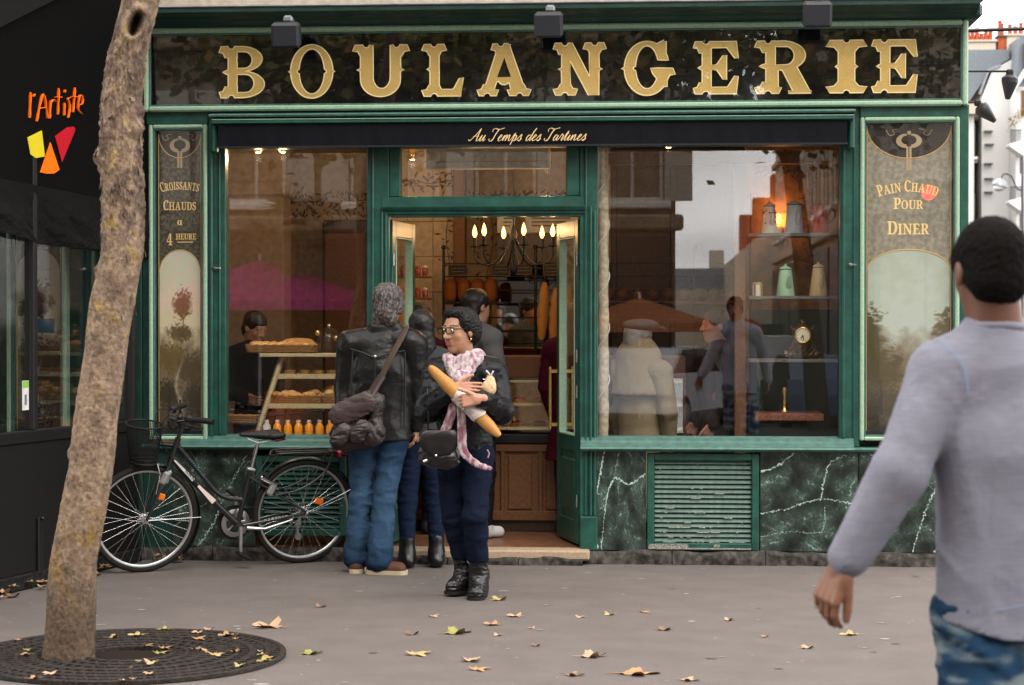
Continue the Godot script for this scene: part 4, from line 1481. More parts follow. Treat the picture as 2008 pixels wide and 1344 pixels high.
# a wall pierced by windows: openings with frame, two panes and a sill; mesh parts are shared
func windows_on(h: Node3D, at: Array, w: float, ht: float, bs: Basis, wood: Material, pane: Material, shutters: Material = null) -> void:
	var fm: ArrayMesh
	var first: MeshInstance3D
	for q in at:
		if first == null:
			var f := frame(-w / 2, 0, w / 2, ht, 0.07, -0.12, 0.03, 0.01)
			f.bx(-0.03, 0.07, -0.1, 0.03, ht - 0.07, 0.0, 0.005)
			f.bx(-w / 2 + 0.07, ht * 0.62, -0.1, w / 2 - 0.07, ht * 0.62 + 0.04, -0.02, 0.005)
			first = part("window", f, wood, h)
			part("pane", MB.new().bx(-w / 2 + 0.06, 0.06, -0.13, w / 2 - 0.06, ht - 0.06, -0.09, 0), pane, first)
			part("sill", MB.new().bx(-w / 2 - 0.15, -0.14, -0.05, w / 2 + 0.15, 0, 0.16, 0.02), mats.white_paint, first)
			if shutters:
				for sg in [-1.0, 1.0]:
					part("shutter", MB.new().bx(sg * (w / 2 + 0.02), 0, 0.02, sg * (w / 2 + 0.02 + w * 0.45), ht, 0.07, 0.01), shutters, first)
			first.transform = Transform3D(bs, q - h.position)
		else:
			var d: MeshInstance3D = first.duplicate()
			d.name = own("window", h)
			h.add_child(d, true)
			d.transform = Transform3D(bs, q - h.position)


func far_street() -> void:
	var white := mat("far_white", lin(0.55, 0.54, 0.53), 0.9)
	var slate := mat("slate", lin(0.24, 0.27, 0.31), 0.6, 0, "fine", 0.5)
	var dark := mat("far_dark", lin(0.05, 0.05, 0.055), 0.5)
	var terra := mat("terracotta", lin(0.42, 0.09, 0.04), 0.8, 0, "soft", 1.0)
	var a := thing("gabled_house", "far white house with blank gable and steep slate roof beyond the shop corner", "building", Vector3(20, -0.02, -100))
	var w := MB.new()
	w.bx(17.66, -0.02, -112, 30, 12.9, -92, 0)
	w.prism(pg([17.66, 12.9, 17.66, 13.1, 18.2, 14.5, 19.1, 15.0, 22, 15.0, 30, 12.9]), -112, -92)
	part("wall", w, white, a)
	var rf := MB.new()
	rf.prism(pg([16.95, 13.0, 17.05, 12.9, 18.2, 14.6, 19.1, 15.1, 19.1, 15.6, 16.95, 15.6]), -112, -92.3)
	rf.bx(16.95, 14.9, -112, 19.0, 15.65, -93, 0.05)
	part("roof", rf, slate, a)
	part("roof_edge", MB.new().prism(pg([17.60, 13.25, 18.02, 14.42, 18.6, 14.68, 18.6, 14.80, 17.98, 14.56, 17.5, 13.3]), -92.3, -91.9), mats.zinc, a)
	for q in [[17.73, 11.3], [17.78, 10.62], [17.73, 9.62], [17.76, 8.85], [17.75, 8.15]]:
		part("ledge", MB.new().bx(q[0] + 0.02, q[1] - 0.03, -92, q[0] + 0.45, q[1] + 0.05, -91.7, 0.01), dark, a)
	var b := thing("cornice_house", "far pale townhouse with a heavy cornice and tall windows, left of the white gable", "building", Vector3(16.9, -0.02, -95))
	var w2 := MB.new()
	w2.prism(pg([14.0, 90.0, 16.95, 90.0, 17.64, 94.5, 17.64, 110, 14, 110]), -0.02, 12.0, Transform3D(Basis(Vector3(1, 0, 0), Vector3(0, 0, -1), Vector3(0, 1, 0)), Vector3.ZERO))
	part("wall", w2, mat("far_cream", lin(0.50, 0.48, 0.45), 0.9), b)
	var cn := MB.new()
	cn.prism(pg([14.0, 89.5, 17.1, 89.5, 17.85, 94.4, 17.64, 94.9, 14, 110]), 12.0, 12.5, Transform3D(Basis(Vector3(1, 0, 0), Vector3(0, 0, -1), Vector3(0, 1, 0)), Vector3.ZERO))
	part("cornice", cn, mats.stone, b)
	var bs := Basis(Vector3.UP, deg_to_rad(81.3))
	var at := []
	for y in [2.6, 6.3, 9.9]:
		for k in [0.25, 0.75]:
			at.append(Vector3(lerpf(16.95, 17.64, k) + 0.03, y, lerpf(-90.0, -94.5, k)))
	windows_on(b, at, 1.1, 1.7, bs, dark, dark)
	var c := thing("balcony_house", "far white apartment house with stacked balconies at the right edge", "building", Vector3(22, -0.02, -85))
	var w3 := MB.new()
	w3.bx(19.05, -0.02, -95, 30, 13.4, -90, 0)
	part("wall", w3, mat("far_white_b", lin(0.55, 0.54, 0.53), 0.9), c)
	var rm := MB.new()
	rm.prism(pg([19.0, 13.4, 19.3, 16.0, 30, 16.0, 30, 13.4]), -95, -90.2)
	part("mansard", rm, slate, c)
	for x in [19.42, 19.75, 20.2]:
		part("dormer_window", MB.new().bx(x, 13.9, -90.2, x + 0.22, 15.6, -89.9, 0.02), dark, c)
	part("parapet", MB.new().prism(pg([18.95, 13.2, 18.95, 13.5, 19.85, 15.0, 19.85, 14.6]), -90.0, -89.4), white, c)
	var bal := [[9.85, 0], [7.0, 1], [4.2, 1]]
	for e in bal:
		var y: float = e[0]
		part("balcony", MB.new().prism(pg([18.50, y + 0.55, 19.2, y + 0.75, 19.2, y - 0.05, 18.50, y + 0.45]), -90.0, -88.8), white, c)
		var rl := MB.new()
		for k in 8:
			rl.bar(Vector3(18.6 + k * 0.07, y + 0.6, -88.9), Vector3(18.6 + k * 0.07, y + 1.25, -88.9), 0.02, 4)
		rl.bar(Vector3(18.58, y + 1.25, -88.9), Vector3(19.15, y + 1.25, -88.9), 0.025, 4)
		part("railing", rl, dark, c)
	for y in [3.3, 6.2, 9.0]:
		for x in [19.25, 19.62]:
			part("window", MB.new().bx(x, y, -90.05, x + 0.16, y + 1.5, -89.95, 0.01), dark, c)
	part("window", MB.new().bx(19.3, 11.9, -90.05, 20.4, 13.2, -89.95, 0.01), mats.wood, c)
	# planted roof terrace
	var pl := thing("balcony_plants", "dry and flowering plants trailing over the far white balcony wall", "plants", Vector3(19.2, 11.6, -89.5))
	var lf := MB.new()
	for k in 260:
		var s := rng.randf()
		var q := Vector3(lerpf(18.62, 19.9, s) + rng.randf_range(-0.1, 0.1), lerpf(11.15, 12.5, s) + rng.randf_range(-0.15, 0.55) , -89.6 + rng.randf_range(-0.3, 0.3))
		var tone := rng.randf()
		lf.col = Color(0.10, 0.13, 0.04) if tone < 0.55 else (Color(0.24, 0.13, 0.05) if tone < 0.85 else Color(0.5, 0.08, 0.05))
		var e1 := Vector3(rng.randf_range(-1, 1), rng.randf_range(-1, 1), rng.randf_range(-1, 1)).normalized() * rng.randf_range(0.05, 0.14)
		lf.tri(q, q + e1, q + e1.rotated(Vector3.UP, 1.2) * 0.7 + Vector3(0, 0.05, 0))
	part("foliage", lf, mats.leaf, pl)
	# chimney stacks with clay pots
	for e in [[17.0, 18.6, 15.62, 16.15, 6, 0.55, "low pale chimney stack with a row of thin red pots over the slate roof"], [18.72, 19.12, 15.0, 16.4, 2, 0.75, "tall brick chimney stack with two red pots at the roof's right end"], [19.15, 20.2, 16.0, 16.45, 3, 0.5, "chimney stack with stubby pots and weeds at the picture's right edge"]]:
		var ch := thing("chimney", e[6], "chimney", Vector3(e[0], e[2], -93.5))
		part("stack", MB.new().bx(e[0], e[2] - 0.4, -94.2, e[1], e[3], -93.4, 0.03), terra if e[4] == 2 else mats.stone, ch)
		part("coping", MB.new().bx(e[0] - 0.08, e[3], -94.3, e[1] + 0.08, e[3] + 0.10, -93.3, 0.02), dark if e[4] == 2 else mats.stone, ch)
		for k in e[4]:
			var x := lerpf(e[0] + 0.1, e[1] - 0.1, (k + 0.5) / e[4])
			var ph: float = e[5] * [1.0, 0.8, 1.15, 0.6, 0.9, 1.1][k]
			part("pot", MB.new().lathe([Vector2(0.13, 0), Vector2(0.10, ph), Vector2(0.125, ph), Vector2(0.125, ph + 0.06), Vector2(0, ph + 0.06)], 10, Transform3D(Basis.IDENTITY, Vector3(x, e[3] + 0.1, -93.8))), terra, ch)
	# street lamp down the side street
	var l := thing("street_lamp", "grey swan-neck street lamp standing before the white balcony house", "street lamp", Vector3(14.35, -0.02, -62))
	var po := MB.new()
	po.tube([Vector3(14.35, -0.02, -62), Vector3(14.35, 3, -62), Vector3(14.35, 7.5, -62)], [0.09, 0.07, 0.045], 8)
	part("post", po, dark, l)
	part("arm", MB.new().tube(spline([Vector3(14.35, 6.35, -62), Vector3(14.15, 6.42, -62), Vector3(13.95, 6.85, -62), Vector3(13.68, 6.95, -62), Vector3(13.56, 6.75, -62)], 6), 0.035, 6), dark, l)
	part("shade", MB.new().lathe([Vector2(0.30, 0), Vector2(0.28, 0.1), Vector2(0.15, 0.24), Vector2(0.04, 0.30), Vector2(0, 0.30)], 14, Transform3D(Basis(Vector3.FORWARD, 0.25), Vector3(13.52, 6.5, -62))), mats.zinc, l)
	part("globe", MB.new().ball(Vector3(13.50, 6.45, -62), Vector3(0.22, 0.14, 0.22)), mats.white_paint, l)
	# lamps and a sign rail on the shop's side wall
	for e in [[3.30, 3.235, -1.0, 0.0, "upper black cone lamp on a bracket, right side wall of the shop"], [3.205, 3.11, -1.75, -0.25, "lower black cone lamp on a bracket, right side wall of the shop"]]:
		var bl := thing("bracket_lamp", e[4], "wall lamp", Vector3(2.87, e[1], e[2]))
		var x: float = e[0]
		part("arm", MB.new().bar(Vector3(2.86, e[1], e[2]), Vector3(x, e[1] - 0.004, e[2]), 0.0075), mats.black_metal, bl)
		part("joint", MB.new().box(Vector3(x, e[1] - 0.012, e[2]), Vector3(0.048, 0.042, 0.04), 0.008), mats.black_metal, bl)
		var rot := Basis(Vector3.BACK, -e[3] + (-0.12 if e[3] == 0.0 else 0.55))
		part("shade", MB.new().lathe([Vector2(0.03, 0), Vector2(0.056, -0.022), Vector2(0.055, -0.05), Vector2(0.016, -0.165), Vector2(0, -0.168)], 6, Transform3D(rot, Vector3(x + 0.005, e[1] - 0.028, e[2])), false), mats.lamp_grey, bl)
	var sr := thing("sign_rail", "thin dark rail sticking out from the shop's right side near the top", "rail", Vector3(2.87, 3.5, -1.0))
	part("bar", MB.new().bar(Vector3(2.86, 3.505, -1.0), Vector3(4.0, 3.53, -1.0), 0.013), mats.black_metal, sr)


# the other side of the street, which the shop windows mirror
func opposite_side() -> void:
	var lime: Material = mats.limestone
	var wood := mat("window_wood", lin(0.5, 0.47, 0.42), 0.6)
	var pane := mat("window_dark", lin(0.02, 0.02, 0.025), 0.1)
	var a := thing("corner_house", "cream stone apartment house across the street, seen only mirrored in the windows", "building", Vector3(-10, -0.4, 28))
	var w := MB.new()
	w.bx(-40, -0.6, 24.2, 1.25, 19, 36, 0)
	w.bx(-40, 3.2, 23.95, 1.4, 3.5, 24.2, 0.05)
	w.bx(-40, 6.6, 24.0, 1.35, 6.8, 24.2, 0.05)
	part("wall", w, lime, a)
	var inky := mat("cafe_dark", lin(0.022, 0.016, 0.012), 0.5)
	for k in 9:
		part("shopfront", MB.new().bx(-19.8 + k * 2.35, -0.6, 24.0, -17.6 + k * 2.35, 3.1, 24.19, 0.02), inky, a)
	var at := []
	for y in [3.75, 7.2, 10.7]:
		for k in 7:
			at.append(Vector3(0.45 - k * 2.35, y, 24.18))
	windows_on(a, at, 1.15, 2.1, Basis(Vector3.UP, PI), wood, pane, mat("shutter_grey", lin(0.42, 0.38, 0.33), 0.7))
	var c := thing("terrace_row", "long row of stone houses down the facing side street, seen mirrored in the glass", "building", Vector3(9, -0.7, 60))
	var w2 := MB.new()
	w2.bx(5.3, -0.75, 27, 24, 14.5, 62, 0)
	w2.bx(5.3, -0.75, 62, 24, 5.2, 150, 0)
	w2.bx(5.12, 3.6, 26.85, 24, 3.85, 62.1, 0.03)
	w2.bx(5.15, 7.1, 26.9, 24, 7.3, 62.1, 0.03)
	w2.bx(5.0, 14.5, 26.8, 24, 14.9, 62.3, 0.05)
	part("wall", w2, mat("pale_stone", lin(0.46, 0.385, 0.30), 0.85, 0, "light", 0.3), c)
	for k in 7:
		part("shopfront", MB.new().bx(5.2, -0.75, 28.0 + k * 5.0, 5.31, 3.4, 32.4 + k * 5.0, 0.02), inky, c)
	part("roof", MB.new().prism(pg([5.3, 14.9, 7.4, 17.5, 24, 17.5, 24, 14.9]), 27, 62), mats.zinc, c)
	var at2 := []
	for y in [0.4, 4.4, 7.8, 11.2]:
		for k in 13:
			if y > 1.0 and 29.5 + k * 2.6 < 61.0:
				at2.append(Vector3(5.28, y, 29.0 + k * 2.6))
	windows_on(c, at2, 1.1, 2.1, Basis(Vector3.UP, -PI / 2), wood, pane)
	var at3 := []
	for y in [4.4, 7.8, 11.2]:
		for k in 4:
			at3.append(Vector3(6.6 + k * 2.4, y, 26.98))
	windows_on(c, at3, 1.1, 2.1, Basis(Vector3.UP, PI), wood, pane)
	for k in 3:
		part("chimney", MB.new().bx(5.6, 5.0, 70.0 + k * 16, 7.4, 7.6, 71.2 + k * 16, 0.05), mats.terracotta, c)
	var d := thing("far_house", "distant low house with chimneys at the end of the facing street, seen mirrored", "building", Vector3(4, -0.7, 120))
	part("wall", MB.new().bx(-6, -0.75, 120, 10.2, 3.6, 132, 0), mats.stone, d)
	part("roof", MB.new().prism(pg([-6, 3.6, -4, 5, 8, 5, 10.2, 3.6]), 120.5, 131), mats.zinc, d)
	part("chimney", MB.new().bx(4.4, 4.5, 123, 5.4, 6.3, 124, 0.05), mats.stone, d)
	var e := thing("side_house", "tall narrow house at the corner of the facing street, seen mirrored", "building", Vector3(4, -0.7, 80))
	part("wall", MB.new().bx(-12, -0.75, 62, 1.25, 5.0, 90, 0), mats.grey_stone, e)
	# parasols of the cafe opposite
	for q in [[-6.1, 2.62, 22.0, 2.25, lin(0.33, 0.02, 0.16), "wide magenta parasol of the cafe opposite, mirrored in the left window"], [0.6, 1.95, 22.5, 1.35, lin(0.30, 0.11, 0.05), "rust brown parasol across the street, mirrored in the right window"]]:
		var ps := thing("parasol", q[5], "parasol", Vector3(q[0], -0.3, q[2]))
		var cv := MB.new()
		var rr: float = q[3]
		for k in 8:
			var p0 := Vector3(q[0] + rr * cos(TAU * k / 8), q[1] - rr * 0.33, q[2] + rr * sin(TAU * k / 8))
			var p1 := Vector3(q[0] + rr * cos(TAU * (k + 1) / 8), q[1] - rr * 0.33, q[2] + rr * sin(TAU * (k + 1) / 8))
			cv.tri(Vector3(q[0], q[1], q[2]), p0, p1, Vector3.UP + (p0 - Vector3(q[0], q[1], q[2])))
			cv.quad(p0, p1, p1 - Vector3(0, 0.16, 0), p0 - Vector3(0, 0.16, 0), p0 - Vector3(q[0], q[1], q[2]))
		part("canopy", cv, mat("parasol_%d" % int(rr * 100), q[4], 0.8), ps)
		part("pole", MB.new().bar(Vector3(q[0], -0.3, q[2]), Vector3(q[0], q[1] + 0.1, q[2]), 0.03), mats.white_paint, ps)
		part("foot", MB.new().bx(q[0] - 0.3, -0.32, q[2] - 0.3, q[0] + 0.3, -0.22, q[2] + 0.3, 0.02), mats.kerb, ps)
	# fan palm in a tub
	var fp := thing("fan_palm", "potted fan palm by the cafe opposite, mirrored in the left window", "palm", Vector3(-5.55, -0.3, 21.5))
	part("tub", MB.new().lathe([Vector2(0.0, 0), Vector2(0.3, 0), Vector2(0.38, 0.6), Vector2(0.3, 0.6), Vector2(0, 0.55)], 16, Transform3D(Basis.IDENTITY, Vector3(-5.55, -0.3, 21.5))), mats.terracotta, fp)
	part("trunk", MB.new().tube([Vector3(-5.55, 0.2, 21.5), Vector3(-5.5, 1.6, 21.5), Vector3(-5.45, 2.9, 21.5)], [0.14, 0.12, 0.15], 9), mats.wood, fp)
	for k in 15:
		var fr := MB.new()
		fr.col = Color(0.035, 0.05, 0.03)
		var az := TAU * k / 15.0 * 2.4
		var el := rng.randf_range(-0.2, 1.3)
		var dir := Vector3(cos(az) * cos(el), sin(el), sin(az) * cos(el))
		var base := Vector3(-5.45, 2.95, 21.5)
		var tip := base + dir * 0.65
		fr.bar(base, tip, 0.012, 4)
		var sd := dir.cross(Vector3.UP).normalized()
		for j in 19:
			var an := lerpf(-1.9, 1.9, j / 18.0)
			var ld := (dir * cos(an) + sd * sin(an)).normalized()
			var nn := dir.cross(sd).normalized()
			var wv := ld.cross(nn).normalized() * 0.025
			fr.tri(tip - wv, tip + wv, tip + ld * rng.randf_range(0.55, 0.75) - Vector3(0, 0.10, 0), nn)
		part("frond", fr, mats.leaf, fp)
	# street trees opposite: trunks and leafy crowns that the sign mirrors
	for q in [[3.55, 19.8, "plane tree at the mouth of the facing street, mirrored in the sign", 4.7], [-3.2, 19.5, "plane tree across the street before the stone house, mirrored in the sign", 4.9]]:
		leafy_tree(Vector3(q[0], -0.3, q[1]), q[3], q[2], 0.2)
	# traffic: sign and parked cars
	var ns := thing("no_entry_sign", "round red no entry sign on a post, mirrored in the right window", "road sign", Vector3(2.85, -0.7, 30))
	part("post", MB.new().bar(Vector3(2.85, -0.75, 30), Vector3(2.85, 1.6, 30), 0.035), mats.zinc, ns)
	part("disc", MB.new().lathe([Vector2(0, 0.02), Vector2(0.32, 0.02), Vector2(0.33, 0), Vector2(0, 0)], 28, Transform3D(Basis(Vector3.RIGHT, -PI / 2), Vector3(2.85, 1.25, 29.95))), mat("sign_red", lin(0.55, 0.01, 0.015), 0.5), ns)
	part("bar", MB.new().bx(2.62, 1.19, 29.915, 3.08, 1.31, 29.925, 0), mats.white_paint, ns)
	var tl := thing("traffic_light", "traffic light showing red across the street, mirrored in the right glass panel", "traffic light", Vector3(5.32, -0.4, 20.2))
	part("post", MB.new().bar(Vector3(5.32, -0.4, 20.25), Vector3(5.32, 3.3, 20.25), 0.05), mats.zinc, tl)
	part("housing", MB.new().bx(5.16, 2.9, 20.12, 5.48, 3.85, 20.34, 0.03), mats.black, tl)
	var rg := mat("red_lamp", lin(0.9, 0.02, 0.02), 0.4)
	rg.emission_enabled = true
	rg.emission = Color(1.0, 0.03, 0.03)
	rg.emission_energy_multiplier = 9.0
	var fc := Transform3D(Basis(Vector3.RIGHT, -PI / 2), Vector3(5.32, 3.62, 20.11))
	part("red_lamp", MB.new().lathe([Vector2(0, 0.012), Vector2(0.12, 0.010), Vector2(0.125, 0), Vector2(0, 0)], 20, fc), rg, tl)
	part("dark_lens", MB.new().lathe([Vector2(0, 0.012), Vector2(0.10, 0.010), Vector2(0.105, 0), Vector2(0, 0)], 20, Transform3D(fc.basis, Vector3(5.32, 3.2, 20.11))), mats.car_glass if mats.has("car_glass") else mats.black, tl)
	var rl := OmniLight3D.new()
	rl.name = "red_light"
	rl.light_color = Color(1.0, 0.05, 0.05)
	rl.light_energy = 0.02
	rl.light_size = 0.1
	rl.omni_range = 8.0
	rl.omni_attenuation = 2.0
	rl.shadow_enabled = true
	tl.add_child(rl, true)
	rl.position = Vector3(5.32, 3.62, 20.0) - tl.position
	car(Vector3(1.0, -0.35, 22.2), 1.9, lin(0.42, 0.44, 0.48), 1.45, "silver hatchback parked across the street, mirrored in the right window")
	car(Vector3(3.35, -0.76, 34.0), 1.45, lin(0.75, 0.75, 0.76), 1.95, "white van parked in the facing street, mirrored in the right window")
	car(Vector3(3.95, -0.5, 25.2), 1.5, lin(0.03, 0.05, 0.10), 1.4, "dark blue car parked in the facing street, mirrored in the right window")


func leafy_tree(base: Vector3, clear: float, label: String, r: float) -> void:
	var t := thing("street_tree", label, "tree", base)
	var tk := MB.new()
	var lean := Vector3(-0.5, 0, 0.1)
	tk.tube([base, base + Vector3(0, clear * 0.5, 0) + lean * 0.4, base + Vector3(0, clear, 0) + lean, base + Vector3(0.1, clear + 3, 0) + lean], [r, r * 0.85, r * 0.75, r * 0.3], 10)
	var cl := []
	for k in 14:
		var a := TAU * k / 14.0
		var e := base + lean + Vector3(cos(a) * rng.randf_range(1.0, 3.2), clear + rng.randf_range(0.4, 4.0), sin(a) * rng.randf_range(1.0, 3.0))
		var m := base + lean + Vector3(cos(a) * 0.5, clear + rng.randf_range(0.2, 1.6), sin(a) * 0.5)
		tk.tube([base + lean + Vector3(0, clear - 0.3, 0), m, e], [r * 0.45, r * 0.3, r * 0.08], 6)
		cl.append(e)
		cl.append(m.lerp(e, 0.6))
	part("trunk", tk, mat("bark_dark", lin(0.09, 0.07, 0.055), 0.9, 0, "dirt", 1.5), t)
	var quadm := MB.new()
	quadm.quad(Vector3(-0.5, 0, 0), Vector3(0, 0.08, 0.5), Vector3(0.5, 0, 0), Vector3(0, -0.08, -0.5), Vector3.UP)
	var mm := MultiMesh.new()
	mm.transform_format = MultiMesh.TRANSFORM_3D
	mm.use_colors = true
	mm.mesh = quadm.mesh()
	var n := 5200
	mm.instance_count = n
	for k in n:
		var c: Vector3 = cl[k % cl.size()]
		var d := Vector3(rng.randfn(), rng.randfn() * 0.7, rng.randfn()) * 0.62
		var b := Basis(Vector3(rng.randf_range(-1, 1), rng.randf_range(-1, 1), rng.randf_range(-1, 1)).normalized(), rng.randf() * TAU) * Basis.from_scale(Vector3.ONE * rng.randf_range(0.12, 0.24))
		mm.set_instance_transform(k, Transform3D(b, c + d - base))
		var tn := rng.randf()
		mm.set_instance_color(k, Color(0.07, 0.085, 0.025).lerp(Color(0.20, 0.12, 0.04), tn * tn))
	var cr := MultiMeshInstance3D.new()
	cr.name = "crown"
	cr.multimesh = mm
	cr.set_meta("kind", "stuff")
	cr.material_override = mats.leaf
	t.add_child(cr, true)


func car(at: Vector3, yaw: float, col: Color, h: float, label: String) -> void:
	var c := thing("parked_car", label, "car")
	var tall := h > 1.7
	var w := 0.84
	var body := MB.new()
	var side := pg([-2.05, 0.35, -2.1, 0.62, -2.0, 0.85, -1.0, 0.95, 1.9, 0.98, 2.05, 0.7, 2.05, 0.35])
	body.prism(side, -w, w)
	var roof := pg([-1.15, 0.93, -0.35, h - 0.06, 0.1, h, 1.3, h - 0.03, 1.85, 0.96]) if not tall else pg([-1.5, 0.93, -0.95, h - 0.08, -0.6, h, 1.95, h, 2.0, 0.96])
	var cab := MB.new()
	cab.prism(roof, -w * 0.9, w * 0.9)
	part("body", body, mat("car_%d" % int(at.z * 10), col, 0.25), c)
	part("cabin", cab, mats["car_%d" % int(at.z * 10)], c)
	var gl := MB.new()
	var inner := PackedVector2Array()
	for q in roof:
		inner.push_back(Vector2(lerpf(q.x, 0.2, 0.12), lerpf(q.y, 1.15, 0.18) + 0.02))
	gl.prism(inner, -w * 0.9 - 0.01, w * 0.9 + 0.01)
	part("window", gl, mat("car_glass", lin(0.015, 0.018, 0.02), 0.05), c)
	part("windscreen", MB.new().box(Vector3(-0.78 if not tall else -1.25, h * 0.5 + 0.46, 0), Vector3(0.9 * (h - 0.95) / 0.5, 0.02, 1.35), 0.005, Basis(Vector3.BACK, 0.56 if not tall else 1.05)), mats.car_glass, c)
	for sx in [-1.3, 1.3]:
		for sz in [-0.78, 0.78]:
			var wh := part("wheel", MB.new().lathe([Vector2(0, 0.1), Vector2(0.2, 0.1), Vector2(0.31, 0.08), Vector2(0.32, 0), Vector2(0.31, -0.08), Vector2(0.2, -0.1), Vector2(0, -0.1)], 18, Transform3D(Basis(Vector3.RIGHT, PI / 2), Vector3(sx, 0.32, sz))), mats.rubber, c)
			part("rim", MB.new().lathe([Vector2(0, 0.115), Vector2(0.17, 0.11), Vector2(0.19, 0.10)], 14, Transform3D(Basis(Vector3.RIGHT, PI / 2 * signf(sz)), Vector3(sx, 0.32, sz))), mats.zinc, wh)
	for sz in [-0.6, 0.6]:
		part("headlight", MB.new().box(Vector3(-2.06, 0.68, sz), Vector3(0.08, 0.14, 0.3), 0.03), mats.white_paint, c)
	part("bumper", MB.new().bx(-2.14, 0.36, -0.8, -2.02, 0.54, 0.8, 0.03), mats.black, c)
	part("number_plate", MB.new().bx(-2.15, 0.42, -0.25, -2.14, 0.52, 0.25, 0), mats.white_paint, c)
	c.transform = Transform3D(Basis(Vector3.UP, yaw), at)


func interior() -> void:
	var fl := MB.new()
	fl.bx(-2.56, -0.05, -7.9, 2.56, 0.092, -0.051, 0)
	struct("shop_floor", fl, mat("shop_boards", lin(0.22, 0.10, 0.055), 0.35, 0, "soft", 1.2))
	var ce := MB.new()
	ce.bx(-2.56, 2.92, -7.9, 2.56, 2.99, -0.12, 0)
	struct("shop_ceiling", ce, mats.cream)
	var bw := MB.new()
	bw.bx(-2.56, 0.092, -3.62, 2.56, 2.92, -3.5, 0)
	var back := struct("shop_back_wall", bw, mats.cream)
	var sw := MB.new()
	sw.bx(-2.56, 0.092, -3.5, -2.42, 2.92, -0.13, 0)
	struct("shop_side_wall", sw, mats.cream)
	var sv := MB.new()
	sv.bx(2.44, 0.092, -3.5, 2.56, 2.92, -0.13, 0)
	struct("shop_side_wall", sv, mats.cream)
	# large cream tiles behind the counter, with painted vine leaves
	var tw := thing("tiled_wall", "cream tiled partition with a painted vine, behind the bakery counter", "wall", Vector3(-0.9, 0.094, -2.95))
	part("core", MB.new().bx(-1.25, 0.094, -3.2, -0.64, 2.9, -2.96, 0), mats.cream, tw)
	var tile := MB.new().bx(-0.1, -0.137, -0.02, 0.1, 0.137, 0, 0.004).mesh()
	for j in 10:
		for k in 3:
			var o := part("tile", tile, mats.cream if (j * 2 + k) % 3 else mat("cream_b", lin(0.52, 0.41, 0.29), 0.45, 0, "light", 0.8), tw)
			o.position = Vector3(-1.146 + k * 0.203, 0.235 + j * 0.279, -2.945) - tw.position
	var vn := MB.new()
	vine(vn, Vector3(-0.72, 2.85, -2.943), Vector3(-0.70, 1.95, -2.943), 40, 0.10)
	vine(vn, Vector3(-1.2, 2.62, -2.943), Vector3(-0.66, 2.66, -2.943), 50, 0.07)
	var vp := part("painted_vine", vn, mats.painted, tw)
	vp.set_meta("kind", "stuff")
	var bv := MB.new()
	vine(bv, Vector3(-2.4, 2.5, -3.496), Vector3(0.3, 2.5, -3.496), 420, 0.10)
	for k in 4:
		vine(bv, Vector3(-2.3 + k * 0.62, 2.45, -3.496), Vector3(-2.3 + k * 0.62, 1.6, -3.496), 45, 0.10)
	part("painted_vine", bv, mats.painted, back).set_meta("kind", "stuff")
	var pier := thing("wall_pier", "beige plastered pier behind the left window display", "pillar", Vector3(-1.9, 0.094, -1.75))
	part("shaft", MB.new().bx(-2.42, 0.094, -1.9, -1.78, 2.9, -1.6, 0.01), mat("pier_plaster", lin(0.25, 0.185, 0.13), 0.7, 0, "light", 0.8), pier)
	part("cap", MB.new().bx(-2.42, 2.45, -1.93, -1.75, 2.56, -1.57, 0.015), mats.pier_plaster, pier)
	var cab := thing("wall_cabinet", "dark brown wooden cabinet against the back wall, behind the pastry display", "cabinet", Vector3(-1.5, 0.094, -3.3))
	part("carcass", MB.new().bx(-1.75, 0.094, -3.49, -1.05, 2.35, -3.1, 0.01), mat("dark_wood", lin(0.055, 0.022, 0.011), 0.45, 0, "fine", 1.0), cab)
	for x in [-1.73, -1.39]:
		part("door", MB.new().bx(x, 0.3, -3.1, x + 0.32, 2.25, -3.08, 0.008), mats.wood, cab)
	var post := thing("wooden_post", "brown wooden post between the tiled wall and the bread rack", "post", Vector3(-0.6, 0.094, -2.8))
	part("shaft", MB.new().bx(-0.66, 0.094, -2.86, -0.565, 2.9, -2.74, 0.008), mats.wood, post)
	var cb2 := thing("bread_cabinet", "tall dark brown cupboard behind the second bread rack, at the back of the shop", "cabinet", Vector3(1.45, 0.094, -3.2))
	part("carcass", MB.new().bx(0.56, 0.094, -3.49, 2.44, 2.9, -2.95, 0.01), mats.dark_wood, cb2)
	for k in 4:
		part("door", MB.new().bx(0.6 + k * 0.46, 0.3, -2.95, 1.03 + k * 0.46, 2.75, -2.93, 0.01), mat("umber_wood", lin(0.07, 0.03, 0.014), 0.5, 0, "fine", 1.0), cb2)
	# counter with panelled front and the glazed cake case on it
	var ct := thing("counter", "panelled wooden bakery counter facing the open door", "counter", Vector3(-0.1, 0.094, -1.25))
	var body := MB.new()
	body.bx(-1.2, 0.17, -1.6, 1.15, 0.70, -0.995, 0.003)
	part("body", body, mats.wood, ct)
	part("plinth", MB.new().bx(-1.18, 0.094, -1.58, 1.13, 0.17, -1.0, 0.003), mats.dark_wood, ct)
	for k in 9:
		var x := -1.19 + k * 0.26
		part("panel", MB.new().bx(x + 0.05, 0.245, -0.995, x + 0.215, 0.62, -0.983, 0.009), mats.wood, ct)
		part("stile", MB.new().bx(x, 0.17, -0.996, x + 0.028, 0.70, -0.972, 0.004), mats.wood, ct)
	part("rail", MB.new().bx(-1.19, 0.645, -0.994, 1.15, 0.70, -0.970, 0.004), mats.wood, ct)
	part("rail", MB.new().bx(-1.19, 0.17, -0.994, 1.15, 0.235, -0.969, 0.004), mats.wood, ct)
	part("worktop", MB.new().bx(-1.22, 0.70, -1.62, 1.17, 0.765, -0.955, 0.008), mats.black, ct)
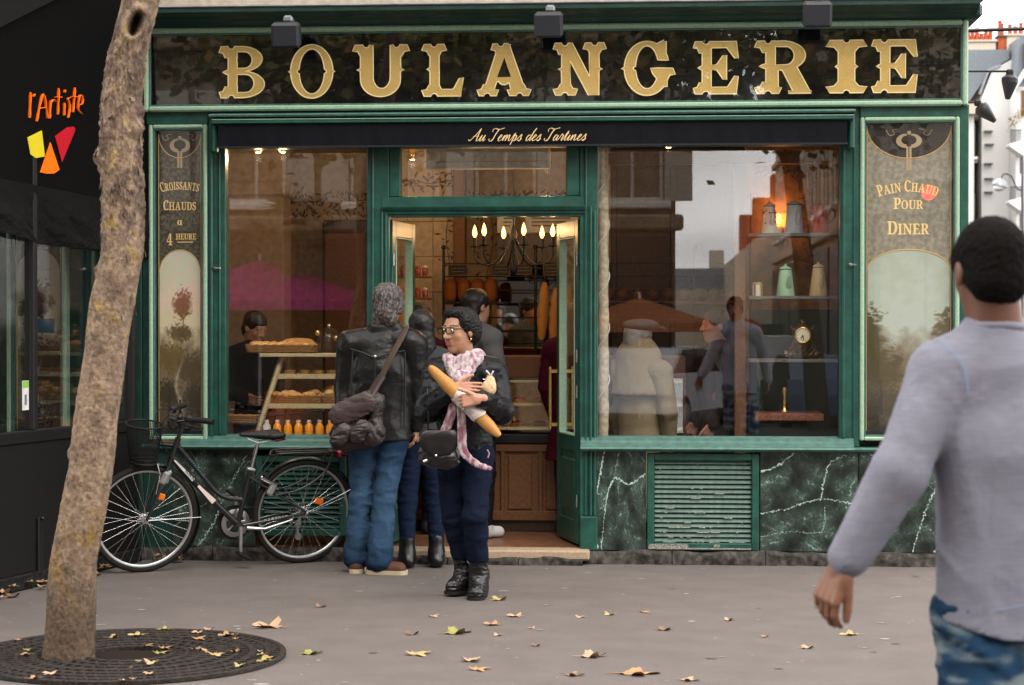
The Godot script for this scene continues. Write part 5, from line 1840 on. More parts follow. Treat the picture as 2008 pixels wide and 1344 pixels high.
	var cs := thing("cake_case", "glass fronted pastry case with cream shelves on the counter", "display case", Vector3(0, 0.766, -1.3))
	var cream2 := mat("shelf_cream", lin(0.55, 0.43, 0.22), 0.5)
	for y in [0.79, 0.955, 1.115]:
		part("shelf", MB.new().bx(-0.9, y, -1.55, 1.1, y + 0.018, -1.02 - (y - 0.79) * 0.3, 0.003), cream2, cs)
	part("header", MB.new().bx(-0.92, 1.15, -1.56, 1.12, 1.30, -1.10, 0.006), mats.wood, cs)
	part("front_glass", MB.new().box(Vector3(0.1, 0.965, -1.055), Vector3(2.0, 0.39, 0.006), 0, Basis(Vector3.RIGHT, -0.28)), mats.thin_glass, cs)
	part("end_panel", MB.new().bx(-0.93, 0.766, -1.56, -0.91, 1.15, -1.06, 0.004), mats.wood, cs)
	part("end_panel", MB.new().bx(1.10, 0.766, -1.56, 1.12, 1.15, -1.06, 0.004), mats.wood, cs)
	for y in [0.809, 0.974]:
		for k in 12:
			var x := -0.8 + k * 0.15 + rng.randf_range(-0.02, 0.02)
			var kind := rng.randi() % 3
			var lb: String = "glazed tart on the %s shelf of the pastry case" % ("lower" if y < 0.9 else "middle")
			var t := thing("fruit_tart", lb, "tart", Vector3(x, y, -1.25), "tarts in the pastry case")
			part("crust", MB.new().lathe([Vector2(0, 0), Vector2(0.045, 0), Vector2(0.055, 0.022), Vector2(0.048, 0.022), Vector2(0, 0.018)], 12, Transform3D(Basis.IDENTITY, Vector3(x, y, -1.25))), mat("crust", lin(0.42, 0.22, 0.07), 0.6), t)
			part("filling", MB.new().ball(Vector3(x, y + 0.02, -1.25), Vector3(0.044, 0.02, 0.044), 10, 6), mat("jam_%d" % kind, [lin(0.35, 0.02, 0.01), lin(0.6, 0.28, 0.03), lin(0.25, 0.07, 0.015)][kind], 0.12), t)
	# bread rack of black iron
	var rk := thing("bread_rack", "black iron bread rack on the wall behind the counter", "rack", Vector3(-0.2, 1.2, -2.7))
	for x in [-0.72, -0.01, 0.42]:
		part("upright", MB.new().bar(Vector3(x, 1.2, -2.6), Vector3(x, 2.10, -2.6), 0.012), mats.black_metal, rk)
		part("finial", MB.new().ball(Vector3(x, 2.11, -2.6), Vector3.ONE * 0.02, 8, 6), mats.black_metal, rk)
	for y in [1.985, 1.885, 1.78, 1.68, 1.57, 1.46, 1.35]:
		part("bar", MB.new().bar(Vector3(-0.72, y, -2.6), Vector3(0.44, y, -2.6), 0.0055), mats.black_metal, rk)
	part("shelf", MB.new().bx(-0.72, 1.672, -2.80, -0.24, 1.692, -2.52, 0.003), mats.black_metal, rk)
	for k in 9:
		var x := -0.62 + k * 0.12
		var sc := []
		for j in 24:
			var a := j * 0.42
			sc.append(Vector3(x + cos(a) * (0.055 - j * 0.0017), 1.86 + sin(a) * (0.045 - j * 0.0014), -2.595))
		if k > 4:
			part("scroll", MB.new().tube(sc, 0.004, 5), mats.black_metal, rk)
	for k in 4:
		var x := -0.668 + k * 0.104
		var l := thing("tin_loaf", ["brown tin loaf at the left end of the bread rack shelf", "second brown tin loaf from the left on the bread rack shelf", "third brown tin loaf from the left on the bread rack shelf", "brown tin loaf at the right end of the bread rack shelf"][k], "loaf", Vector3(x, 1.692, -2.62), "tin loaves on the bread rack")
		var lf := Flesh.new(Vector3(x - 0.06, 1.68, -2.78), Vector3(x + 0.06, 1.88, -2.5), 0.011)
		lf.cap(Vector3(x, 1.73, -2.70), Vector3(x, 1.73, -2.60), 0.047, 0.047, 0.01)
		lf.cap(Vector3(x, 1.78, -2.70), Vector3(x, 1.78, -2.60), 0.047, 0.047, 0.03)
		lf.cap(Vector3(x, 1.825, -2.70), Vector3(x, 1.825, -2.60), 0.048, 0.048, 0.03)
		part("crust", lf.into(MB.new(), func(p: Vector3, g: Vector3) -> Color: return Color(0.20, 0.07, 0.02) if p.y < 1.83 else Color(0.13, 0.045, 0.015)), mats.painted, l)
	for e in [[0.055, 1.62, "leftmost tall loaf standing in the bread rack by the door leaf"], [0.145, 1.58, "middle tall loaf standing in the bread rack by the door leaf"], [0.235, 1.58, "rightmost tall loaf in the bread rack behind the door leaf"]]:
		var l := thing("long_loaf", e[2], "loaf", Vector3(e[0], 1.35, -2.5), "tall loaves in the bread rack")
		part("crust", loaf(0.44, 0.042, 4, Transform3D(Basis(Vector3.BACK, PI / 2 - 0.06), Vector3(e[0], e[1], -2.5))), mats.crust_skin, l)
	var chalk := mat("chalk", lin(0.4, 0.4, 0.38), 0.9)
	for e in [[-0.607, 1.935, 0.14, "price slate above the tin loaves, at the left end of the bread rack"], [-0.277, 1.93, 0.14, "price slate on the bread rack, left of the middle upright"], [-0.108, 1.94, 0.13, "price slate on the bread rack under the chandelier's middle"], [0.122, 1.935, 0.13, "price slate on the bread rack beside the right door leaf"]]:
		var sl := thing("price_slate", e[3], "price slate", Vector3(e[0], e[1], -2.58), "price slates on the bread rack")
		var bs := Basis(Vector3.BACK, rng.randf_range(-0.06, 0.06))
		part("slate", MB.new().box(Vector3(e[0], e[1], -2.575), Vector3(e[2], 0.075, 0.006), 0.001, bs), mats.black, sl)
		var f := frame(-e[2] / 2 - 0.006, -0.044, e[2] / 2 + 0.006, 0.044, 0.008, -0.004, 0.006, 0.002)
		part("frame", MB.new().add(f, Transform3D(bs, Vector3(e[0], e[1], -2.575))), mats.wood, sl)
		var wr := MB.new()
		for r in 2:
			for k in 7:
				var q := Vector3(e[0] - 0.05 + k * 0.015, e[1] + 0.014 - r * 0.026, -2.571)
				wr.bar(q, q + Vector3(0.009, rng.randf_range(-0.008, 0.008), 0), 0.0014, 4)
		part("chalk_marks", wr, chalk, sl)
	var rk2 := copy(rk, "second black iron bread rack, behind the trench coat in the right window")
	rk2.position += Vector3(1.22, 0, 0)
	for k in 9:
		var x := 0.56 + k * 0.115
		var l := part("round_loaf", MB.new().ball(Vector3(x, 1.745, -2.62), Vector3(0.055, 0.052, 0.07), 12, 8), mat("dark_crust", lin(0.20, 0.075, 0.022), 0.6, 0, "dirt", 6.0))
		tag(l, "dark round loaf on the rack behind the trench coat", "loaf", "round loaves on the second rack")
	part("board", MB.new().bx(0.5, 1.675, -2.80, 1.6, 1.695, -2.52, 0.003), mats.wood, rk2).position -= rk2.position
	# mirror behind the rack
	var mi := thing("wall_mirror", "large framed mirror behind the bread rack", "mirror", Vector3(0.1, 1.2, -3.4))
	part("glass", MB.new().bx(-0.38, 1.15, -3.42, 0.55, 2.0, -3.40, 0), mat("mirror_glass", lin(0.75, 0.75, 0.72), 0.03, 1.0), mi)
	part("frame", frame(-0.42, 1.11, 0.59, 2.04, 0.04, -3.43, -3.38, 0.008), mats.shelf_cream, mi)
	# posters
	for e in [[-0.337, -0.196, 2.24, 2.46, "small white notice left of the two posters above the bread rack"], [-0.115, 0.30, 2.24, 2.46, "wide white notice above the photograph of bread"]]:
		var po := thing("notice", e[4], "notice", Vector3(e[0], e[2], -3.0), "notices above the bread rack")
		part("sheet", MB.new().bx(e[0], e[2], -3.01, e[1], e[3], -3.0, 0.001), mats.white_paint, po)
		var tx := MB.new()
		for k in 3:
			tx.bx(e[0] + 0.05, e[2] + 0.05 + k * 0.03, -3.0, lerpf(e[0], e[1], 0.72 + 0.07 * k), e[2] + 0.058 + k * 0.03, -2.9985, 0)
		part("print", tx, mats.black, po)
	var ph := thing("bread_poster", "dark poster with a golden crescent loaf, behind the chandelier", "poster", Vector3(-0.1, 2.0, -3.0))
	part("sheet", MB.new().bx(-0.34, 1.985, -3.01, 0.29, 2.228, -3.0, 0.001), mat("poster_brown", lin(0.035, 0.02, 0.012), 0.4), ph)
	part("print", MB.new().tube(spline([Vector3(0.09, 2.19, -2.999), Vector3(0.12, 2.14, -2.999), Vector3(0.135, 2.08, -2.999), Vector3(0.11, 2.01, -2.999)], 5), [0.004, 0.02, 0.03, 0.035, 0.036, 0.036, 0.036, 0.036, 0.035, 0.034, 0.032, 0.03, 0.028, 0.024, 0.02, 0.012], 8, false, 0.05), mat("crust_print", lin(0.55, 0.33, 0.06), 0.5), ph)
	# bottles and packets by the door
	var shf := thing("wall_shelf", "small wall shelf of red labelled jars beside the left door leaf", "shelf", Vector3(-0.8, 1.6, -1.7))
	for y in [1.70, 1.86]:
		part("board", MB.new().bx(-0.95, y, -1.9, -0.73, y + 0.012, -1.66, 0.002), mats.wood, shf)
	for y in [1.712, 1.872]:
		for k in 4:
			var x := -0.92 + k * 0.053
			var j := thing("jam_jar", "jar with a red lid on the small wall shelf by the door", "jar", Vector3(x, y, -1.72), "jars on the small wall shelf")
			part("glass", MB.new().lathe([Vector2(0, 0), Vector2(0.02, 0.002), Vector2(0.021, 0.05), Vector2(0.015, 0.06), Vector2(0, 0.06)], 10, Transform3D(Basis.IDENTITY, Vector3(x, y, -1.72))), mat("jam", lin(0.22, 0.03, 0.02), 0.2), j)
			part("lid", MB.new().lathe([Vector2(0, 0.075), Vector2(0.017, 0.074), Vector2(0.018, 0.06), Vector2(0, 0.06)], 10, Transform3D(Basis.IDENTITY, Vector3(x, y, -1.72))), mats.white_paint if k % 2 else mat("lid_red", lin(0.4, 0.03, 0.03), 0.4), j)
	# chandelier
	var cx := -0.085
	var cz := -1.3
	var ch := thing("chandelier", "black iron chandelier with six lit candle bulbs in the doorway", "chandelier", Vector3(cx, 1.85, cz))
	var st := MB.new()
	st.bar(Vector3(cx, 2.92, cz), Vector3(cx, 2.2, cz), 0.006)
	st.lathe([Vector2(0, 1.86), Vector2(0.018, 1.87), Vector2(0.03, 1.91), Vector2(0.012, 1.95), Vector2(0.014, 2.1), Vector2(0.028, 2.15), Vector2(0.008, 2.22), Vector2(0, 2.23)], 10, Transform3D(Basis.IDENTITY, Vector3(cx, 0, cz)))
	part("stem", st, mats.black_metal, ch)
	var glow := mat("bulb_glow", lin(1.0, 0.62, 0.28), 0.4)
	glow.emission_enabled = true
	glow.emission = Color(1.0, 0.66, 0.32)
	glow.emission_energy_multiplier = 7.0
	for k in 6:
		var a := TAU * k / 6.0 + 0.2
		var d := Vector3(cos(a), 0, sin(a))
		var c := Vector3(cx, 0, cz)
		var tip := c + d * 0.285 + Vector3(0, 2.06, 0)
		part("arm", MB.new().tube(spline([c + Vector3(0, 2.12, 0) + d * 0.015, c + d * 0.07 + Vector3(0, 2.03, 0), c + d * 0.15 + Vector3(0, 1.945, 0), c + d * 0.24 + Vector3(0, 1.95, 0), c + d * 0.285 + Vector3(0, 2.0, 0), tip], 5), 0.006, 6), mats.black_metal, ch)
		part("drip_pan", MB.new().lathe([Vector2(0, 0), Vector2(0.034, 0.006), Vector2(0.036, 0.012), Vector2(0, 0.006)], 12, Transform3D(Basis.IDENTITY, tip)), mats.black_metal, ch)
		part("candle_tube", MB.new().lathe([Vector2(0.012, 0.005), Vector2(0.012, 0.075), Vector2(0, 0.075)], 10, Transform3D(Basis.IDENTITY, tip)), mats.black, ch)
		var b := part("bulb", MB.new().lathe([Vector2(0.006, 0.076), Vector2(0.016, 0.095), Vector2(0.0165, 0.11), Vector2(0.010, 0.14), Vector2(0, 0.165)], 10, Transform3D(Basis.IDENTITY, tip)), glow, ch)
		var l := OmniLight3D.new()
		l.name = "bulb_light"
		l.light_color = Color(1.0, 0.80, 0.56)
		l.light_energy = 0.035
		l.light_size = 0.012
		l.omni_range = 9.0
		l.omni_attenuation = 2.0
		l.shadow_enabled = true
		ch.add_child(l, true)
		l.position = tip + Vector3(0, 0.115, 0) - origin_of[ch]
	# small ceiling spots
	for e in [[-1.74, 2.685, -0.5, "leftmost of two small lit ceiling spots in the left window"], [-1.575, 2.685, -0.5, "second of two small lit ceiling spots in the left window"], [0.176, 2.62, -0.9, "small lit ceiling spot seen through the transom window"], [1.0, 2.74, -0.95, "small ceiling spot over the right window's customers"], [-0.9, 2.76, -2.1, "small ceiling spot near the tiled wall"]]:
		var q := Vector3(e[0], e[1], e[2])
		var sp := thing("ceiling_spot", e[3], "spotlight", q, "ceiling spots in the shop")
		var hs := MB.new()
		hs.lathe([Vector2(0.02, -0.012), Vector2(0.03, 0.0), Vector2(0.03, 0.06), Vector2(0.012, 0.075), Vector2(0.012, 2.92 - q.y), Vector2(0, 2.92 - q.y)], 12, Transform3D(Basis.IDENTITY, q))
		part("housing", hs, mats.brass, sp)
		part("lamp_face", MB.new().ball(q + Vector3(0, -0.008, 0), Vector3(0.02, 0.010, 0.02), 10, 6), glow, sp)
		var l := OmniLight3D.new()
		l.name = "spot_light"
		l.light_color = Color(1.0, 0.83, 0.62)
		l.light_energy = 0.15 if q.z > -0.6 else 0.09
		l.light_size = 0.02
		l.omni_range = 9.0
		l.omni_attenuation = 2.0
		l.shadow_enabled = true
		sp.add_child(l, true)
		l.position = Vector3(0, -0.05, 0)
	var bxo := thing("blind_box", "long cream roller blind box behind the transom window", "blind box", Vector3(-0.2, 2.555, -0.5))
	part("casing", MB.new().bx(-0.622, 2.558, -0.62, 0.214, 2.70, -0.5, 0.012), mats.white_paint, bxo)
	part("lip", MB.new().bx(-0.622, 2.60, -0.499, 0.214, 2.606, -0.495, 0.001), mats.cream, bxo)


# small painted leaves scattered along a stem
func vine(m: MB, a: Vector3, b: Vector3, n: int, spread: float) -> void:
	for k in n:
		var q := a.lerp(b, (k + rng.randf()) / n)
		var d := (b - a).normalized()
		var sd := Vector3(-d.y, d.x, 0)
		q += sd * rng.randf_range(-1, 1) * spread
		var an := rng.randf() * TAU
		var l := Vector3(cos(an), sin(an), 0) * rng.randf_range(0.015, 0.035)
		var w := Vector3(-sin(an), cos(an), 0) * 0.008
		m.col = Color(0.16, 0.12, 0.06).lerp(Color(0.12, 0.05, 0.04), rng.randf())
		m.quad(q - l, q + w, q + l, q - w, Vector3.BACK)
	m.tube(spline([a, a.lerp(b, 0.33) + Vector3(spread * 0.3, spread * 0.3, 0), a.lerp(b, 0.66) - Vector3(spread * 0.3, spread * 0.3, 0), b], 8), 0.003, 4)


# a long loaf lying along x, with a few slashes
func loaf(l: float, r: float, cuts: int, xf: Transform3D) -> MB:
	var m := MB.new()
	var pts := []
	var rr := []
	for k in 33:
		var s := 0.5 - 0.5 * cos(PI * k / 32.0)
		pts.append(Vector3((s - 0.5) * l, 0, 0))
		rr.append(r * pow(sin(PI * clampf(s, 0.003, 0.997)), 0.27) * (1.0 + 0.04 * sin(s * TAU * cuts)))
	m.col = Color(0.40, 0.17, 0.045)
	m.tube(pts, rr, 12)
	for k in m.p.size():
		var q := m.p[k]
		m.c[k] = Color(0.70, 0.33, 0.085).lerp(Color(0.80, 0.47, 0.17), clampf(0.5 + 0.5 * sin(q.x * TAU * cuts / l + q.z * 20.0), 0, 1) * clampf(q.y / r, 0, 1))
	var o := MB.new()
	o.add(m, xf)
	return o


func croissant(called: String, at: Vector3, yaw: float, label: String, group: String) -> void:
	if not mats.has("croissant_made"):
		mats["croissant_made"] = true
		var m := MB.new()
		var pts := []
		var rr := []
		for k in 29:
			var s := k / 28.0 * 2.0 - 1.0
			pts.append(Vector3(s * 0.062, 0.005, 0.035 * s * s))
			rr.append((0.006 + 0.024 * pow(cos(s * PI / 2), 0.8)) * (0.90 + 0.14 * absf(sin(s * 8.0))))
		m.tube(pts, rr, 9)
		for k in m.p.size():
			m.c[k] = Color(0.58, 0.27, 0.07).lerp(Color(0.75, 0.47, 0.18), clampf(0.5 + 0.5 * sin(m.p[k].x * 260.0), 0, 1) * 0.6)
		texs["croissant_mesh"] = m.mesh()
		var r := MB.new()
		r.ball(Vector3(0, 0.018, 0), Vector3(0.036, 0.026, 0.036), 12, 8)
		for k in r.p.size():
			r.c[k] = Color(0.52, 0.25, 0.07).lerp(Color(0.75, 0.53, 0.28), clampf(r.p[k].y * 20.0, 0, 1))
		texs["roll_mesh"] = r.mesh()
	var o := part(called, texs["croissant_mesh"] if called == "croissant" else texs["roll_mesh"], mats.painted)
	o.position = at
	o.rotation = Vector3(rng.randf_range(-0.3, 0.3), yaw, rng.randf_range(-0.2, 0.2))
	tag(o, label, "croissant" if called == "croissant" else "bread roll", group)


func basket(x0: float, x1: float, y: float, z0: float, z1: float, label: String) -> void:
	var b := thing("wicker_basket", label, "basket", Vector3((x0 + x1) / 2, y, (z0 + z1) / 2))
	var wk := mat("wicker", lin(0.50, 0.27, 0.10), 0.7, 0, "fine", 3.0)
	part("base", MB.new().bx(x0 + 0.01, y, z0 + 0.01, x1 - 0.01, y + 0.01, z1 - 0.01, 0.003), wk, b)
	for k in 4:
		var yy := y + 0.012 + k * 0.013
		var o := 0.002 * k
		var pts := []
		var c := [Vector3(x0 - o, yy, z1 + o), Vector3(x1 + o, yy, z1 + o), Vector3(x1 + o, yy, z0 - o), Vector3(x0 - o, yy, z0 - o)]
		for e in 4:
			var a: Vector3 = c[e]
			var d: Vector3 = c[(e + 1) % 4]
			var n := maxi(int(a.distance_to(d) / 0.012), 3)
			for j in n:
				var s := j / float(n)
				var out := (d - a).cross(Vector3.UP).normalized() * (0.004 if (j + k) % 2 else -0.004)
				pts.append(a.lerp(d, s) - out + Vector3(0, 0.002 * sin(j * 1.3), 0))
		part("weave", MB.new().tube(pts, 0.0075, 6, true), wk, b)


# the left window: stepped rack with baskets, juice bottles, a shop assistant behind
func window_goods() -> void:
	var rk := thing("display_rack", "cream painted ladder rack of stepped shelves in the left window", "rack", Vector3(-1.4, 0.80, -0.4))
	var cw := mat("rack_cream", lin(0.56, 0.46, 0.26), 0.55, 0, "light", 2.0)
	part("window_bed", MB.new().bx(-1.85, 0.76, -0.85, -0.93, 0.80, -0.07, 0.004), mats.wood, rk)
	for x in [-1.70, -1.0]:
		var dx := 0.0
		part("leg", MB.new().tube([Vector3(x - 0.01 + dx, 0.80, -0.30), Vector3(x + 0.13, 1.31, -0.44)], 0.021, 4), cw, rk)
		part("leg", MB.new().tube([Vector3(x + 0.10, 0.80, -0.72), Vector3(x + 0.16, 1.31, -0.52)], 0.018, 4), cw, rk)
	for e in [[1.18, -1.605, -0.40], [0.985, -1.655, -0.345]]:
		part("shelf_rail", MB.new().bx(e[1], e[0] - 0.022, e[2] - 0.02, -0.98, e[0] + 0.012, e[2], 0.003), cw, rk)
		part("shelf", MB.new().bx(e[1], e[0] - 0.004, e[2] - 0.30, -0.98, e[0] + 0.008, e[2] - 0.02, 0.002), cw, rk)
	part("top_board", MB.new().bx(-1.70, 1.306, -0.62, -0.95, 1.33, -0.34, 0.003), cw, rk)
	basket(-1.79, -1.35, 1.331, -0.60, -0.36, "wicker tray of rolls and flat breads on top of the cream rack")
	basket(-1.63, -1.30, 0.994, -0.62, -0.37, "wicker tray of croissants on the lower shelf of the cream rack, left")
	basket(-1.28, -1.0, 0.994, -0.62, -0.37, "wicker tray of croissants on the lower shelf, behind the man in leather")
	basket(-1.93, -1.73, 0.862, -0.46, -0.34, "small wicker tray standing low at the left edge of the window")
	for k in 14:
		croissant("bread_roll" if k < 7 else "croissant", Vector3(-1.74 + (k % 7) * 0.056, 1.355 + 0.02 * int(k > 6), -0.41 - 0.07 * (k / 7)), rng.randf() * 6.0, "golden roll heaped in the wicker tray on top of the cream rack" if k < 7 else "croissant at the back of the tray on top of the cream rack", "breads in the top tray")
	for k in 5:
		var l := part("flat_bread", loaf(0.20, 0.026, 3, Transform3D(Basis(Vector3.UP, rng.randf_range(-0.3, 0.3)), Vector3(-1.45 + rng.randf_range(-0.04, 0.04), 1.372 + k * 0.008, -0.38 - k * 0.045))), mats.crust_skin)
		tag(l, "slashed flat bread at the right end of the top tray", "bread", "flat breads in the top tray")
	for k in 40:
		var x := lerpf(-1.61, -1.02, rng.randf())
		croissant("croissant" if k % 4 else "bread_roll", Vector3(x, 1.018 + rng.randf() * (0.03 + 0.05 * smoothstep(-1.5, -1.1, x)), -0.39 - rng.randf() * 0.2), rng.randf() * 6.0, "croissant heaped in the trays on the rack's lower shelf" if k % 4 else "golden roll among the croissants on the rack's lower shelf", "croissants on the lower shelf" if k % 4 else "rolls on the lower shelf")
	for k in 6:
		var x := -1.52 + k * 0.095
		var t := thing("quiche", "small round quiche on the rack's middle shelf", "quiche", Vector3(x, 1.19, -0.50), "quiches on the middle shelf")
		part("crust", MB.new().lathe([Vector2(0, 0), Vector2(0.036, 0), Vector2(0.044, 0.026), Vector2(0.036, 0.024), Vector2(0, 0.022)], 14, Transform3D(Basis.IDENTITY, Vector3(x, 1.189, -0.47))), mats.crust, t)
		part("filling", MB.new().ball(Vector3(x, 1.209, -0.47), Vector3(0.036, 0.010, 0.036), 10, 6), mat("custard", lin(0.62, 0.36, 0.06), 0.4), t)
	for k in 8:
		var x := -1.63 + k * 0.07
		var big := k > 0
		var j := thing("juice_bottle", "small bottle of orange juice on the left window bed" if big else "small bottle of pale milk at the left end of the bottle row", "bottle", Vector3(x, 0.80, -0.22), "juice bottles in the left window" if big else "milk bottles in the left window")
		part("glass", MB.new().lathe([Vector2(0, 0), Vector2(0.027, 0.002), Vector2(0.028, 0.055), Vector2(0.014, 0.074), Vector2(0.013, 0.086), Vector2(0, 0.086)], 12, Transform3D(Basis.IDENTITY, Vector3(x, 0.80, -0.22))), mat("juice", lin(0.85, 0.32, 0.01), 0.2) if big else mats.white_paint, j)
		part("cap", MB.new().lathe([Vector2(0.0145, 0.080), Vector2(0.0145, 0.095), Vector2(0, 0.095)], 10, Transform3D(Basis.IDENTITY, Vector3(x, 0.80, -0.22))), mats.white_paint, j)
	for e in [[-1.34, 1.475, "left black stand with a brass knob behind the top board"], [-1.215, 1.44, "right black stand with a brass knob behind the top board"]]:
		var k := thing("knob_stand", e[2], "stand", Vector3(e[0], 1.33, -0.5))
		part("post", MB.new().lathe([Vector2(0.03, 1.33), Vector2(0.012, 1.35), Vector2(0.012, e[1] - 0.03), Vector2(0, e[1] - 0.03)], 12, Transform3D(Basis.IDENTITY, Vector3(e[0], 0, -0.5))), mats.black, k)
		part("knob", MB.new().ball(Vector3(e[0], e[1] - 0.012, -0.5), Vector3(0.017, 0.022, 0.017), 10, 8), mats.brass, k)
	var gj := thing("glass_dome", "clear glass cloche between the two black knob stands", "cloche", Vector3(-1.28, 1.33, -0.56))
	part("dome", MB.new().lathe([Vector2(0.075, 1.335), Vector2(0.075, 1.43), Vector2(0.06, 1.47), Vector2(0.03, 1.495), Vector2(0, 1.50)], 20, Transform3D(Basis.IDENTITY, Vector3(-1.275, 0, -0.57))), mats.thin_glass, gj)
	part("knob", MB.new().ball(Vector3(-1.275, 1.512, -0.57), Vector3.ONE * 0.013, 8, 6), mats.chrome, gj)
	var tl := thing("serving_tongs", "black tongs lying behind the milk and juice bottles", "tongs", Vector3(-1.5, 0.93, -0.28))
	part("arm", MB.new().tube(spline([Vector3(-1.62, 0.925, -0.27), Vector3(-1.5, 0.93, -0.27), Vector3(-1.35, 0.945, -0.28), Vector3(-1.25, 0.955, -0.28)], 5), [0.02, 0.018, 0.012, 0.008, 0.007, 0.007, 0.007, 0.007, 0.007, 0.007, 0.007, 0.007, 0.007, 0.01, 0.016, 0.018], 6), mats.black, tl)
	var rg := thing("price_stand", "small black card stand low behind the bottles", "stand", Vector3(-1.7, 0.8, -0.3))
	part("card", MB.new().box(Vector3(-1.66, 0.90, -0.36), Vector3(0.09, 0.06, 0.006), 0.002), mats.black, rg)


func pot(x: float, y: float, z: float, r0: float, r1: float, h: float, m: Material, lid: Material, label: String, handle := 0.0) -> Node3D:
	var p := thing("enamel_coffee_pot", label, "coffee pot", Vector3(x, y, z))
	var xf := Transform3D(Basis.IDENTITY, Vector3(x, y, z))
	part("body", MB.new().lathe([Vector2(0, 0), Vector2(r0, 0), Vector2(r0 + 0.002, 0.006), Vector2(lerpf(r0, r1, 0.5), h * 0.45), Vector2(r1, h * 0.82), Vector2(r1 - 0.001, h * 0.84), Vector2(0, h * 0.84)], 22, xf), m, p)
	part("lid", MB.new().lathe([Vector2(r1 + 0.003, h * 0.84), Vector2(r1 * 0.9, h * 0.89), Vector2(r1 * 0.35, h * 0.94), Vector2(0.008, h * 0.95), Vector2(0.010, h * 0.985), Vector2(0, h)], 20, xf), lid, p)
	part("rim", MB.new().lathe([Vector2(r1 + 0.001, h * 0.825), Vector2(r1 + 0.005, h * 0.835), Vector2(r1 + 0.001, h * 0.85)], 20, xf), mats.black if handle == 0 else lid, p)
	var sg := signf(handle) if handle != 0 else 0.0
	if sg != 0:
		part("handle", MB.new().tube(spline([Vector3(x + sg * r1, y + h * 0.74, z), Vector3(x + sg * (r1 + 0.045), y + h * 0.72, z), Vector3(x + sg * (r1 + 0.05), y + h * 0.48, z), Vector3(x + sg * lerpf(r0, r1, 0.4), y + h * 0.3, z)], 6), 0.0065, 6), mats.black, p)
		part("spout", MB.new().tube([Vector3(x - sg * r1 * 0.8, y + h * 0.62, z), Vector3(x - sg * (r1 + 0.008), y + h * 0.70, z), Vector3(x - sg * (r1 + 0.026), y + h * 0.80, z)], [0.022, 0.016, 0.012], 8), m, p)
	else:
		part("spout", MB.new().tube([Vector3(x + r1 * 0.4, y + h * 0.3, z + r0 * 0.7), Vector3(x + r1 * 0.45, y + h * 0.45, z + r0 * 1.1), Vector3(x + r1 * 0.5, y + h * 0.62, z + r0 * 1.25)], [0.022, 0.015, 0.010], 8), m, p)
	return p


